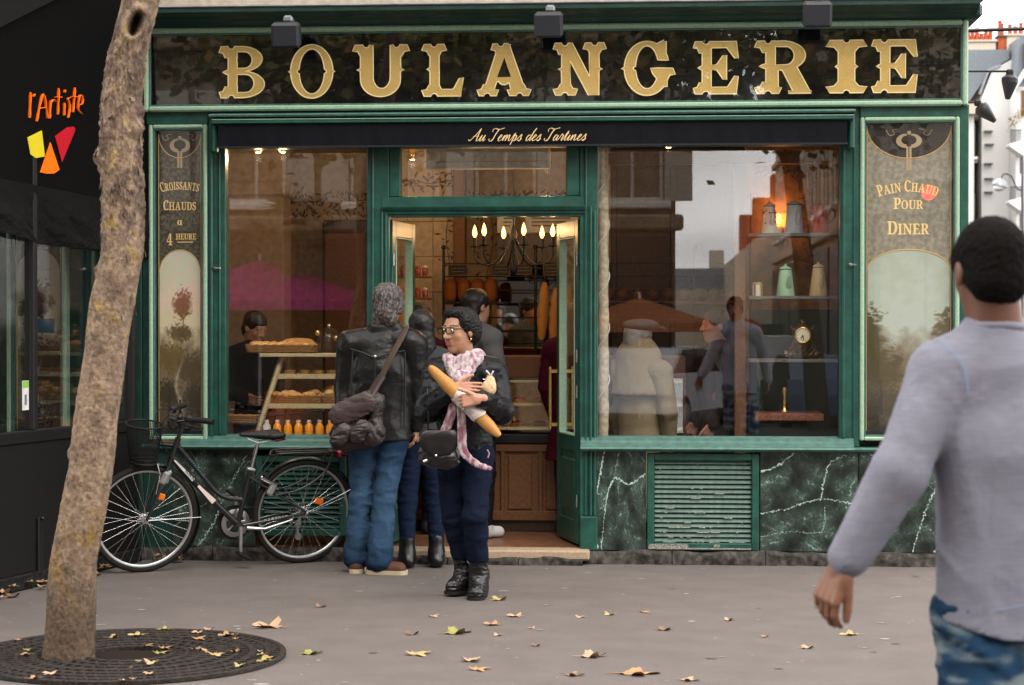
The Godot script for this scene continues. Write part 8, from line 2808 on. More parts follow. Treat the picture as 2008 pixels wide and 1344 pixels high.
func woman_with_baguette() -> void:
	var skin := Color(0.36, 0.185, 0.110)
	var J := {"hip": Vector3(-0.150, 0.84, 1.60), "chest": Vector3(-0.155, 1.14, 1.60), "neck": Vector3(-0.155, 1.315, 1.585), "shL": Vector3(-0.318, 1.245, 1.60), "shR": Vector3(0.012, 1.25, 1.585),
		"elL": Vector3(-0.350, 1.045, 1.70), "elR": Vector3(0.062, 1.045, 1.66), "wrL": Vector3(-0.205, 1.165, 1.815), "wrR": Vector3(-0.030, 1.118, 1.905),
		"thL": Vector3(-0.225, 0.79, 1.59), "thR": Vector3(-0.075, 0.79, 1.61), "knL": Vector3(-0.212, 0.455, 1.56), "knR": Vector3(-0.078, 0.455, 1.70), "anL": Vector3(-0.155, 0.12, 1.50), "anR": Vector3(-0.068, 0.11, 1.60), "toL": Vector3(-0.235, 0.012, 1.60), "toR": Vector3(-0.078, 0.0, 1.74)}
	var o := thing("person", "woman in dark jacket and glasses carrying a baguette, walking out towards the street", "person", Vector3(-0.13, 0, 1.6))
	var b := MB.new()
	bare_body(b, J, skin)
	var fd := looking(Vector3(-0.62, -0.06, 0.78))
	var hc := Vector3(-0.178, 1.485, 1.625)
	head(b, hc, fd, skin, 0.0052, J.neck, 1.0, Color(0.33, 0.10, 0.085))
	# upper hand laid flat over the parcel, lower hand closed on the loaf
	hand(b, Vector3(-0.180, 1.180, 1.845), Vector3(1.0, -0.03, 0.06), Vector3(0.1, -0.2, -1), Vector3(0, 1, 0.1), [0.08, 0.10, 0.12, 0.16], 0.05, Vector3(0.75, 0.6, 0.1), Color(0.44, 0.22, 0.15), 0.92)
	hand(b, Vector3(-0.040, 1.122, 1.935), Vector3(-1.0, -0.12, 0.06), Vector3(-0.1, -0.1, -1), Vector3(0, 1, 0), [1.05, 1.1, 1.1, 1.15], 0.02, Vector3(-0.8, 0.45, 0.35), Color(0.44, 0.22, 0.15), 0.92)
	var body := part("body", b, mat_skin(), o)
	var jm := cloth("jacket_navy", lin(0.007, 0.0075, 0.012), 0.42, 7.0, 0.03)
	var fz := folds(3, 0.009, 3.2, Vector3(1.3, 1.8, 1.3))
	jm.metallic_specular = 0.32
	var j := jacket(J, 0.0095, 0.152, 0.070, 0.825, 1.45, fz, 0.012, 0.95)
	j.cap(Vector3(-0.225, 1.30, 1.64), Vector3(-0.30, 1.235, 1.685), 0.030, 0.022, 0.02)
	j.cap(Vector3(-0.085, 1.30, 1.63), Vector3(-0.015, 1.235, 1.67), 0.030, 0.022, 0.02)
	part("jacket", j.into(MB.new()), jm, o)
	var zp := MB.new()
	zp.box(Vector3(-0.012, 1.218, 1.697), Vector3(0.055, 0.007, 0.006), 0.002, Basis(Vector3.BACK, -0.12))
	zp.box(Vector3(0.012, 1.210, 1.699), Vector3(0.014, 0.010, 0.008), 0.003)
	part("zip_pull", zp, mats.chrome, o)
	part("trousers", trousers(J, 0.0105, 0.088, 0.070, 0.050, 0.92, folds(8, 0.006, 3.0, Vector3(1.2, 2.0, 1.2)), 0.20).into(MB.new()), cloth("jeans_navy", lin(0.009, 0.014, 0.036), 0.85, 12.0), o)
	var lm := mat("boot_leather", lin(0.006, 0.006, 0.007), 0.32)
	for e in ["L", "R"]:
		var bt := part("boot", shoe(J["an" + e], J["to" + e], 0.046, 0.13, 0.009, J["kn" + e]).ruffle(folds(5, 0.005, 9.0)).into(MB.new()), lm, o)
		part("sole", sole(J["an" + e], J["to" + e], 0.050, 0.018), mats.rubber, bt)
		part("strap", MB.new().tube(ring3(J["an" + e] + Vector3(0, 0.02, 0), 0.0515, 20, Basis(Vector3.RIGHT, PI / 2)), 0.006, 6, true), lm, bt)
	# dark curly hair
	var hl := [[hc + fd * Vector3(0, 0.045, -0.035), Vector3(0.092, 0.092, 0.100), fd], [hc + fd * Vector3(0.052, 0.01, -0.055), Vector3(0.050, 0.075, 0.060), fd], [hc + fd * Vector3(-0.052, 0.01, -0.055), Vector3(0.050, 0.075, 0.060), fd], [hc + fd * Vector3(0, -0.02, -0.085), Vector3(0.07, 0.07, 0.045), fd], [hc + fd * Vector3(0, 0.105, 0.02), Vector3(0.07, 0.035, 0.06), fd], [hc + fd * Vector3(0.07, 0.06, 0.01), Vector3(0.028, 0.05, 0.035), fd], [hc + fd * Vector3(-0.07, 0.06, 0.01), Vector3(0.028, 0.05, 0.035), fd]]
	var hm := mat("hair_black", lin(0.005, 0.0045, 0.0045), 0.6)
	part("hair", hair(hl, 0.0054, 0.0085, 58.0, 5), hm, body)
	# glasses with black frames
	var gl := MB.new()
	for sg in [-1.0, 1.0]:
		var c: Vector3 = hc + fd * Vector3(sg * 0.033, 0.012, 0.108)
		var pts := []
		for q in [[-0.027, 0.014], [0.0, 0.017], [0.026, 0.015], [0.027, -0.004], [0.020, -0.016], [-0.018, -0.016], [-0.027, -0.006]]:
			pts.append(c + fd * Vector3(q[0] * sg * -1.0, q[1], -absf(q[0]) * 0.15))
		gl.tube(spline(pts, 4, true), 0.0030, 5, true)
		gl.tube([c + fd * Vector3(sg * 0.027, 0.010, -0.004), c + fd * Vector3(sg * 0.046, 0.008, -0.05), c + fd * Vector3(sg * 0.047, 0.004, -0.115)], 0.0028, 5)
	gl.bar(hc + fd * Vector3(-0.008, 0.016, 0.110), hc + fd * Vector3(0.008, 0.016, 0.110), 0.0028)
	part("glasses", gl, mats.black, body)
	for sg in [-1.0, 1.0]:
		var ec: Vector3 = hc + fd * Vector3(sg * 0.031, 0.012, 0.0775)
		var ey := part("eye", MB.new().ball(ec, Vector3.ONE * 0.0125, 12, 8), mat("eye_white", lin(0.6, 0.57, 0.52), 0.2), body)
		part("iris", MB.new().ball(ec + fd * Vector3(-0.001, -0.001, 0.0085), Vector3.ONE * 0.0062, 10, 6), mat("iris_dark", lin(0.02, 0.012, 0.008), 0.15), ey)
	part("earring", MB.new().ball(hc + fd * Vector3(0.083, -0.042, -0.008), Vector3(0.005, 0.008, 0.005), 8, 6), mats.brass, body)
	# scarf: wound twice, knotted, two tails
	var sc := vmat("scarf_cloth", 0.85)
	var fn := FastNoiseLite.new()
	fn.seed = 2; fn.frequency = 38.0; fn.fractal_octaves = 3
	var tint := func(p: Vector3, deep: float) -> Color:
		var n: float = fn.get_noise_3dv(p * Vector3(1, 0.4, 1))
		return Color(0.44, 0.375, 0.385).lerp(Color(0.22, 0.085, 0.125), clampf(0.25 + deep * 0.55 + n * 1.5, 0, 1))
	var nk := Vector3(-0.150, 1.345, 1.60)
	var wf := Flesh.new(Vector3(-0.30, 1.10, 1.42), Vector3(0.02, 1.46, 1.80), 0.0075)
	var loop := []
	for k in 17:
		var a := TAU * k / 16.0
		loop.append(nk + Vector3(cos(a) * 0.088, 0.018 * cos(a) - 0.010 + 0.012 * sin(a * 2.0), sin(a) * 0.088))
	for k in 16:
		wf.cap(loop[k], loop[k + 1], 0.025, 0.025, 0.010)
		wf.cap(loop[k] + Vector3(0, -0.038, 0.012), loop[k + 1] + Vector3(0, -0.036, 0.010), 0.024, 0.024, 0.010)
	wf.cap(Vector3(-0.235, 1.34, 1.66), Vector3(-0.175, 1.215, 1.735), 0.028, 0.030, 0.015)
	wf.cap(Vector3(-0.075, 1.34, 1.66), Vector3(-0.150, 1.215, 1.735), 0.028, 0.030, 0.015)
	wf.lump(Vector3(-0.165, 1.225, 1.750), Vector3(0.040, 0.045, 0.030), 0.015)
	wf.ruffle(folds(6, 0.008, 9.0, Vector3(2.0, 1.0, 2.0)))
	var sf := part("scarf", wf.into(MB.new(), func(p: Vector3, g: Vector3) -> Color: return tint.call(p, 0.0)), sc, o)
	for e in [[[Vector3(-0.175, 1.22, 1.745), Vector3(-0.188, 1.13, 1.79), Vector3(-0.195, 1.06, 1.80), Vector3(-0.225, 0.97, 1.79), Vector3(-0.262, 0.895, 1.78)], 0.9], [[Vector3(-0.155, 1.22, 1.75), Vector3(-0.150, 1.12, 1.80), Vector3(-0.145, 1.03, 1.81), Vector3(-0.142, 0.92, 1.81), Vector3(-0.135, 0.83, 1.81), Vector3(-0.075, 0.77, 1.81), Vector3(0.0, 0.738, 1.82)], 0.8]]:
		var line := spline(e[0], 8)
		var tf := flesh_for(line, 0.06, 0.007)
		for k in line.size() - 1:
			for sg in [-1.0, 0.0, 1.0]:
				var off := Vector3(sg * 0.013, 0, 0.004 * absf(sg))
				tf.cap(line[k] + off, line[k + 1] + off, 0.010, 0.010, 0.004)
		tf.ruffle(folds(11, 0.005, 10.0, Vector3(3.0, 0.7, 2.0)))
		part("scarf_end", tf.into(MB.new(), func(p: Vector3, g: Vector3) -> Color: return tint.call(p, clampf((1.15 - p.y) * 2.5, 0, 0.75))), sc, sf)
	var pd := MB.new()
	pd.tube([Vector3(-0.010, 0.835, 1.735), Vector3(0.002, 0.815, 1.74), Vector3(-0.006, 0.79, 1.74)], 0.004, 5)
	part("zip_cord", pd, mat("cord_pink", lin(0.5, 0.3, 0.33), 0.7), o)
	# what she carries
	var bg := thing("baguette", "long golden baguette held across the woman's chest", "baguette", Vector3(-0.123, 1.10, 1.885))
	var a0 := Vector3(-0.318, 1.296, 1.862)
	var a1 := Vector3(0.070, 0.918, 1.870)
	var ax := (a1 - a0).normalized()
	var bz := ax.cross(Vector3.BACK).normalized()
	part("crust", loaf(a0.distance_to(a1), 0.040, 5, Transform3D(Basis(ax, bz, ax.cross(bz)), (a0 + a1) / 2)), mats.crust_skin, bg)
	var wr := MB.new()
	wr.sheet(28, 14, func(s: float, t: float) -> Vector3:
		var an := TAU * s
		var c := a0.lerp(a1, lerpf(0.385, 0.725, t))
		var r := 0.0435 + 0.002 * sin(an * 3.0 + t * 9.0) + 0.0015 * sin(t * 31.0 + an)
		return c + (bz * cos(an) + ax.cross(bz) * sin(an)) * r + ax * 0.008 * sin(an * 2.0) * (1.0 if t > 0.5 else -1.0))
	part("paper", wr, mat("wrapping_paper", lin(0.62, 0.55, 0.52), 0.8, 0, "light", 6.0), bg)
	var pk := thing("bread_bag", "small clear bag of sliced bread tucked in the woman's arm", "bag", Vector3(0.005, 1.16, 1.80))
	var pf := Flesh.new(Vector3(-0.06, 1.12, 1.72), Vector3(0.08, 1.28, 1.86), 0.007)
	pf.lump(Vector3(0.003, 1.175, 1.795), Vector3(0.040, 0.055, 0.035), 0.02, Basis(Vector3.BACK, -0.35))
	pf.lump(Vector3(0.012, 1.222, 1.795), Vector3(0.022, 0.030, 0.022), 0.02)
	pf.ruffle(folds(13, 0.004, 14.0, Vector3(1, 0.6, 1)))
	part("film", pf.into(MB.new(), func(p: Vector3, g: Vector3) -> Color: return Color(0.55, 0.36, 0.18).lerp(Color(0.62, 0.50, 0.47), clampf(sin(p.x * 260.0 + p.y * 180.0) * 0.5, 0, 1))), vmat("bag_film", 0.25), pk)
	var tw := MB.new()
	for sg in [-1.0, 1.0]:
		tw.tube([Vector3(0.014, 1.243, 1.80), Vector3(0.014 + sg * 0.012, 1.262, 1.81), Vector3(0.010 + sg * 0.020, 1.272, 1.81)], [0.004, 0.005, 0.006], 5)
	part("twist", tw, mats.white_paint, pk)
	var hb := thing("shoulder_bag", "black leather shoulder bag hanging at the woman's side", "handbag", Vector3(-0.27, 0.84, 1.74))
	var bf := Flesh.new(Vector3(-0.42, 0.70, 1.66), Vector3(-0.12, 1.0, 1.86), 0.008)
	bf.cap(Vector3(-0.335, 0.80, 1.755), Vector3(-0.215, 0.785, 1.77), 0.060, 0.060, 0.03, Vector3.BACK, 1.6)
	bf.cap(Vector3(-0.325, 0.885, 1.755), Vector3(-0.22, 0.885, 1.765), 0.060, 0.055, 0.04, Vector3.BACK, 1.7)
	bf.ruffle(folds(15, 0.005, 7.0))
	part("pouch", bf.into(MB.new()), lm, hb)
	var fp := Flesh.new(Vector3(-0.42, 0.78, 1.70), Vector3(-0.12, 1.0, 1.88), 0.008)
	fp.cap(Vector3(-0.325, 0.885, 1.785), Vector3(-0.21, 0.895, 1.795), 0.062, 0.058, 0.03, Vector3.BACK, 3.0)
	fp.cap(Vector3(-0.30, 0.84, 1.800), Vector3(-0.23, 0.845, 1.805), 0.040, 0.040, 0.03, Vector3.BACK, 3.0)
	part("flap", fp.into(MB.new()), lm, hb)
	var cl := MB.new()
	cl.ball(Vector3(-0.285, 0.806, 1.815), Vector3(0.008, 0.008, 0.006), 8, 6)
	cl.box(Vector3(-0.345, 0.775, 1.80), Vector3(0.030, 0.014, 0.012), 0.005, Basis(Vector3.BACK, 0.4))
	part("clasp", cl, mats.chrome, hb)
	part("strap", MB.new().tube(spline([Vector3(-0.34, 0.92, 1.75), Vector3(-0.33, 1.05, 1.78), Vector3(-0.345, 1.20, 1.69), Vector3(-0.32, 1.32, 1.60), Vector3(-0.30, 1.20, 1.50), Vector3(-0.28, 0.95, 1.52)], 6), 0.011, 6, false, 0.4), lm, hb)


func mat_skin() -> StandardMaterial3D:
	var m := vmat("skin", 0.5)
	m.subsurf_scatter_enabled = true
	m.subsurf_scatter_strength = 0.08
	return m


func man_in_leather() -> void:
	var skin := Color(0.36, 0.19, 0.12)
	var J := {"hip": Vector3(-0.775, 0.88, 0.60), "chest": Vector3(-0.760, 1.24, 0.60), "neck": Vector3(-0.735, 1.475, 0.59), "shL": Vector3(-0.945, 1.405, 0.60), "shR": Vector3(-0.565, 1.405, 0.60),
		"elL": Vector3(-0.985, 1.125, 0.56), "elR": Vector3(-0.525, 1.115, 0.57), "wrL": Vector3(-0.985, 0.905, 0.66), "wrR": Vector3(-0.555, 0.905, 0.50),
		"thL": Vector3(-0.865, 0.82, 0.60), "thR": Vector3(-0.685, 0.82, 0.60), "knL": Vector3(-0.885, 0.46, 0.60), "knR": Vector3(-0.738, 0.46, 0.62), "anL": Vector3(-0.918, 0.09, 0.56), "anR": Vector3(-0.765, 0.075, 0.64), "toL": Vector3(-0.93, 0.0, 0.44), "toR": Vector3(-0.61, 0.0, 0.66)}
	var o := thing("person", "grey haired man seen from behind in black leather jacket and blue jeans", "person", Vector3(-0.78, 0, 0.6))
	var b := MB.new()
	bare_body(b, J, skin)
	var fd := looking(Vector3(0.35, -0.05, -0.94))
	var hc := Vector3(-0.712, 1.645, 0.585)
	head(b, hc, fd, skin, 0.0085, J.neck, 1.0)
	hand(b, J.wrL, Vector3(0.0, -1, 0.1), Vector3(1, 0, 0), Vector3(0, 0, -1), [0.4, 0.4, 0.5, 0.5], 0.03, Vector3(0.2, -0.8, -0.5), skin, 1.0, 0.006)
	hand(b, J.wrR, Vector3(-0.1, -1, -0.2), Vector3(-1, 0, 0), Vector3(0, 0, -1), [0.4, 0.4, 0.5, 0.5], 0.03, Vector3(0.0, -0.8, -0.5), skin, 1.0, 0.006)
	var body := part("body", b, mat_skin(), o)
	var lm := mat("jacket_leather", lin(0.010, 0.010, 0.0095), 0.36, 0, "light", 5.0)
	lm.metallic_specular = 0.36
	var ff := folds(21, 0.006, 2.2, Vector3(1.3, 1.7, 1.3))
	var j := jacket(J, 0.0095, 0.192, 0.072, 0.815, 1.5, ff, 0.010, 1.0)
	j.cap(Vector3(-0.795, 1.500, 0.62), Vector3(-0.665, 1.500, 0.62), 0.045, 0.045, 0.02)
	var jk := part("jacket", j.into(MB.new()), lm, o)
	# yoke, shoulder straps and seams
	var yk := MB.new()
	for e in [[Vector3(-0.93, 1.375, 0.705), Vector3(-0.86, 1.355, 0.735), Vector3(-0.775, 1.325, 0.742), Vector3(-0.70, 1.345, 0.738), Vector3(-0.60, 1.365, 0.71)], [Vector3(-0.775, 1.32, 0.742), Vector3(-0.778, 1.1, 0.738), Vector3(-0.78, 0.85, 0.735)], [Vector3(-0.92, 1.37, 0.69), Vector3(-0.925, 1.15, 0.70), Vector3(-0.93, 0.9, 0.69)], [Vector3(-0.60, 1.36, 0.70), Vector3(-0.60, 1.15, 0.70), Vector3(-0.605, 0.9, 0.69)]]:
		yk.tube(spline(e, 8), 0.0055, 5)
	part("seam", yk, mat("seam_black", lin(0.010, 0.010, 0.010), 0.5), jk)
	for e in [[Vector3(-0.965, 1.440, 0.60), Vector3(-0.90, 1.478, 0.60), Vector3(-0.83, 1.505, 0.60)], [Vector3(-0.545, 1.440, 0.60), Vector3(-0.61, 1.478, 0.60), Vector3(-0.66, 1.505, 0.60)]]:
		part("epaulette", MB.new().tube(e, 0.024, 8, false, 0.3), lm, jk)
	part("snap", MB.new().ball(Vector3(-0.775, 1.330, 0.744), Vector3(0.009, 0.009, 0.005), 10, 6), mats.steel, jk)
	var jm := vmat("jeans_blue", 0.9, "fine", 14.0, 0.05)
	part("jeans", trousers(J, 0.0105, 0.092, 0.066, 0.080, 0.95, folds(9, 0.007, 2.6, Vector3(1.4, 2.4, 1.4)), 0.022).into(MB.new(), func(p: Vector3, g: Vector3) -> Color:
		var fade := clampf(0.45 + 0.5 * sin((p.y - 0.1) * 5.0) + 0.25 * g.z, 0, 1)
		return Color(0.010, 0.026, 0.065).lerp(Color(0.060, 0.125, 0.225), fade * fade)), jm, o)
	for e in ["L", "R"]:
		var s := part("shoe", shoe(J["an" + e], J["to" + e], 0.046, 0.0, 0.009).into(MB.new()), mat("shoe_brown", lin(0.09, 0.038, 0.022), 0.6), o)
		part("sole", sole(J["an" + e], J["to" + e], 0.052, 0.026), mat("sole_cream", lin(0.48, 0.40, 0.27), 0.7), s)
	var hl := [[hc + fd * Vector3(0, 0.045, -0.018), Vector3(0.094, 0.092, 0.108), fd], [hc + fd * Vector3(0, -0.03, -0.055), Vector3(0.083, 0.080, 0.066), fd], [hc + fd * Vector3(0.04, -0.085, -0.055), Vector3(0.045, 0.055, 0.045), fd], [hc + fd * Vector3(-0.04, -0.085, -0.055), Vector3(0.045, 0.055, 0.045), fd], [hc + fd * Vector3(-0.075, -0.01, 0.0), Vector3(0.022, 0.05, 0.04), fd], [hc + fd * Vector3(0.075, -0.01, 0.0), Vector3(0.022, 0.05, 0.04), fd]]
	var gh := vmat("hair_grey", 0.6)
	var hmb := hair(hl, 0.0062, 0.007, 34.0, 9)
	var hn := FastNoiseLite.new()
	hn.seed = 4; hn.frequency = 60.0; hn.fractal_octaves = 3
	for k in hmb.p.size():
		var q := hmb.p[k]
		hmb.c[k] = Color(0.035, 0.029, 0.028).lerp(Color(0.16, 0.138, 0.135), clampf(0.3 + 1.5 * hn.get_noise_3dv(q * Vector3(1.6, 0.35, 1.6)), 0, 1))
	part("hair", hmb, gh, body)
	# messenger bag
	var bag := thing("messenger_bag", "worn dark brown messenger bag slung across the leather jacketed man's back", "bag", Vector3(-0.87, 0.93, 0.78))
	var bl := vmat("bag_leather", 0.5)
	var f := Flesh.new(Vector3(-1.06, 0.70, 0.64), Vector3(-0.66, 1.18, 0.98), 0.0085)
	f.cap(Vector3(-0.955, 0.845, 0.82), Vector3(-0.80, 0.865, 0.82), 0.085, 0.085, 0.04, Vector3.BACK, 1.3)
	f.cap(Vector3(-0.955, 0.99, 0.805), Vector3(-0.785, 1.055, 0.805), 0.075, 0.072, 0.05, Vector3.BACK, 1.5)
	f.cap(Vector3(-0.775, 1.06, 0.80), Vector3(-0.765, 0.87, 0.80), 0.055, 0.05, 0.03)
	f.ruffle(folds(31, 0.010, 5.0, Vector3(1.4, 1.4, 1.4)))
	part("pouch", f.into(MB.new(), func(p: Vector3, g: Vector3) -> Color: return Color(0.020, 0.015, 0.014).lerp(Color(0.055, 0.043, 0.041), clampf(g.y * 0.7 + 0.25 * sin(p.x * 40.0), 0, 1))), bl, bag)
	var fl := Flesh.new(Vector3(-1.08, 0.86, 0.78), Vector3(-0.70, 1.18, 1.0), 0.008)
	fl.cap(Vector3(-0.965, 0.985, 0.885), Vector3(-0.815, 1.055, 0.885), 0.070, 0.066, 0.02, Vector3.BACK, 3.2)
	fl.ruffle(folds(33, 0.006, 6.0))
	part("flap", fl.into(MB.new(), func(p: Vector3, g: Vector3) -> Color: return Color(0.040, 0.027, 0.025)), bl, bag)
	for e in [Vector3(-0.955, 0.865, 0.91), Vector3(-0.845, 0.885, 0.91)]:
		var pk := Flesh.new(e - Vector3(0.09, 0.09, 0.08), e + Vector3(0.09, 0.09, 0.08), 0.008)
		pk.cap(e - Vector3(0.015, 0.02, 0), e + Vector3(0.015, 0.02, 0), 0.048, 0.048, 0.02, Vector3.BACK, 1.6)
		pk.ruffle(folds(35, 0.008, 8.0))
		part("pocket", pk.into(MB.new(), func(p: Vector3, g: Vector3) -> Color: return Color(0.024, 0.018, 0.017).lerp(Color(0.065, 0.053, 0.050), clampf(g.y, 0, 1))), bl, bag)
	var strap := spline([Vector3(-0.79, 1.08, 0.82), Vector3(-0.745, 1.18, 0.775), Vector3(-0.675, 1.33, 0.765), Vector3(-0.615, 1.455, 0.695), Vector3(-0.61, 1.50, 0.62), Vector3(-0.64, 1.47, 0.50), Vector3(-0.74, 1.25, 0.44)], 6)
	part("strap", MB.new().tube(strap, 0.030, 8, false, 0.22), mat("webbing", lin(0.125, 0.088, 0.065), 0.85, 0, "fine", 10.0), bag)
	part("shoulder_pad", MB.new().tube(spline([Vector3(-0.80, 1.085, 0.835), Vector3(-0.765, 1.15, 0.81), Vector3(-0.725, 1.215, 0.795)], 5), 0.050, 10, false, 0.28), mat("pad_leather", lin(0.045, 0.028, 0.027), 0.45), bag)


func man_in_grey_shirt() -> void:
	var skin := Color(0.135, 0.062, 0.042)
	var z := 7.83
	var J := {"hip": Vector3(1.775, 0.90, z), "chest": Vector3(1.765, 1.24, z), "neck": Vector3(1.735, 1.515, z), "shL": Vector3(1.612, 1.420, z + 0.02), "shR": Vector3(1.915, 1.415, z - 0.06), "front": Vector3(0.2, 0, 0.98),
		"elL": Vector3(1.500, 1.190, z + 0.08), "elR": Vector3(2.02, 1.17, z + 0.05), "wrL": Vector3(1.383, 0.985, z + 0.06), "wrR": Vector3(2.06, 0.93, z),
		"thL": Vector3(1.705, 0.84, z), "thR": Vector3(1.865, 0.84, z), "knL": Vector3(1.70, 0.47, z + 0.10), "knR": Vector3(1.87, 0.47, z - 0.10), "anL": Vector3(1.72, 0.10, z + 0.32), "anR": Vector3(1.86, 0.09, z - 0.15), "toL": Vector3(1.70, 0.0, z + 0.18), "toR": Vector3(1.86, 0.0, z - 0.32)}
	var o := thing("person", "dark haired man in heather grey long sleeved shirt walking past, at right", "person", Vector3(1.77, 0, z))
	var b := MB.new()
	bare_body(b, J, skin)
	var fd := looking(Vector3(-0.22, -0.03, -0.97))
	var hc := Vector3(1.722, 1.662, z)
	head(b, hc, fd, skin, 0.0062, J.neck, 1.03, Color(0.13, 0.05, 0.04), 0.060)
	hand(b, Vector3(1.368, 0.968, z + 0.06), Vector3(-0.40, -0.91, 0.05), Vector3(0.66, -0.2, -0.72), Vector3(1, 0, 0.5), [0.50, 0.55, 0.60, 0.66], 0.03, Vector3(0.10, -0.98, -0.05), Color(0.17, 0.075, 0.045), 1.02, 0.0042)
	hand(b, J.wrR, Vector3(0.05, -1, 0), Vector3(-1, 0, 0), Vector3(0, 0, -1), [0.4, 0.4, 0.5, 0.5], 0.03, Vector3(0, -0.8, -0.5), skin, 1.0, 0.007)
	var body := part("body", b, mat_skin(), o)
	var hl := [[hc + fd * Vector3(0, 0.045, -0.014), Vector3(0.084, 0.092, 0.104), fd], [hc + fd * Vector3(0, -0.012, -0.052), Vector3(0.077, 0.072, 0.064), fd], [hc + fd * Vector3(0.062, 0.03, 0.015), Vector3(0.022, 0.04, 0.05), fd], [hc + fd * Vector3(-0.062, 0.03, 0.015), Vector3(0.022, 0.04, 0.05), fd]]
	part("hair", hair(hl, 0.006, 0.005, 60.0, 2), mat("hair_close", lin(0.005, 0.0042, 0.004), 0.9), body)
	var kn := mat("shirt_heather", lin(0.198, 0.199, 0.248), 0.95)
	var hn := FastNoiseLite.new()
	hn.seed = 21; hn.frequency = 0.02; hn.fractal_octaves = 4
	var im := hn.get_seamless_image(256, 256)
	var st := Image.create(256, 256, false, Image.FORMAT_L8)
	for y in 256:
		for x in 256:
			var v := im.get_pixel((x / 2 + 40 * int(hn.get_noise_1d(y * 9.0) * 3.0) + 1000) % 256, (y * 7) % 256).r
			st.set_pixel(x, y, Color.WHITE * (0.90 + 0.10 * v))
	kn.albedo_texture = ImageTexture.create_from_image(st)
	kn.uv1_scale = Vector3(4, 4, 1)
	kn.rim_enabled = true
	kn.rim = 0.3
	var ff := folds(41, 0.006, 2.2, Vector3(1.6, 1.1, 1.6))
	var j := jacket(J, 0.0080, 0.178, 0.068, 0.80, 1.4, ff, 0.018, 0.98)
	j.cap(Vector3(1.745, 1.44, z), Vector3(1.733, 1.512, z), 0.10, 0.070, 0.03)
	j.keep(Vector3(1.62, 0.832, z), Vector3(-0.27, -1, 0))
	var jmb := j.into(MB.new())
	var sh := part("shirt", jmb, kn, o)
	part("collar", MB.new().tube(ring3(Vector3(1.733, 1.524, z - 0.002), 0.072, 24, Basis(Vector3.RIGHT, PI / 2 - 0.2)), 0.011, 8, true), kn, sh)
	var seam := mat("seam_blue", lin(0.17, 0.26, 0.40), 0.8)
	part("stitching", MB.new().tube(spline([Vector3(1.590, 1.498, z + 0.070), Vector3(1.625, 1.475, z + 0.098), Vector3(1.648, 1.430, z + 0.112), Vector3(1.655, 1.38, z + 0.118)], 6), 0.0013, 5), seam, sh)
	part("stitching", MB.new().tube(spline([Vector3(1.72, 0.872, z + 0.135), Vector3(1.80, 0.895, z + 0.15), Vector3(1.90, 0.92, z + 0.13)], 6), 0.0013, 5), seam, sh)
	var jm := vmat("jeans_wash", 0.9, "fine", 10.0, 0.05)
	var fdn := FastNoiseLite.new()
	fdn.seed = 6; fdn.frequency = 5.0; fdn.fractal_octaves = 3
	part("jeans", trousers(J, 0.0105, 0.108, 0.085, 0.08, 0.98, folds(43, 0.012, 3.2, Vector3(1.0, 2.4, 1.0))).into(MB.new(), func(p: Vector3, g: Vector3) -> Color:
		var n: float = fdn.get_noise_3dv(p * Vector3(1.0, 2.6, 1.0))
		return Color(0.022, 0.062, 0.125).lerp(Color(0.24, 0.30, 0.33), clampf(n * 2.6 + 0.22, 0, 1))), jm, o)
	for e in ["L", "R"]:
		var s := part("shoe", shoe(J["an" + e], J["to" + e], 0.046, 0.0, 0.010).into(MB.new()), mats.black, o)
		part("sole", sole(J["an" + e], J["to" + e], 0.052, 0.02), mats.rubber, s)
	part("wristband", MB.new().tube(ring3(Vector3(1.377, 0.978, z + 0.06), 0.033, 24, Basis(Vector3.RIGHT, PI / 2) * Basis(Vector3.UP, 0.42)), 0.0055, 6, true), mats.steel, o)


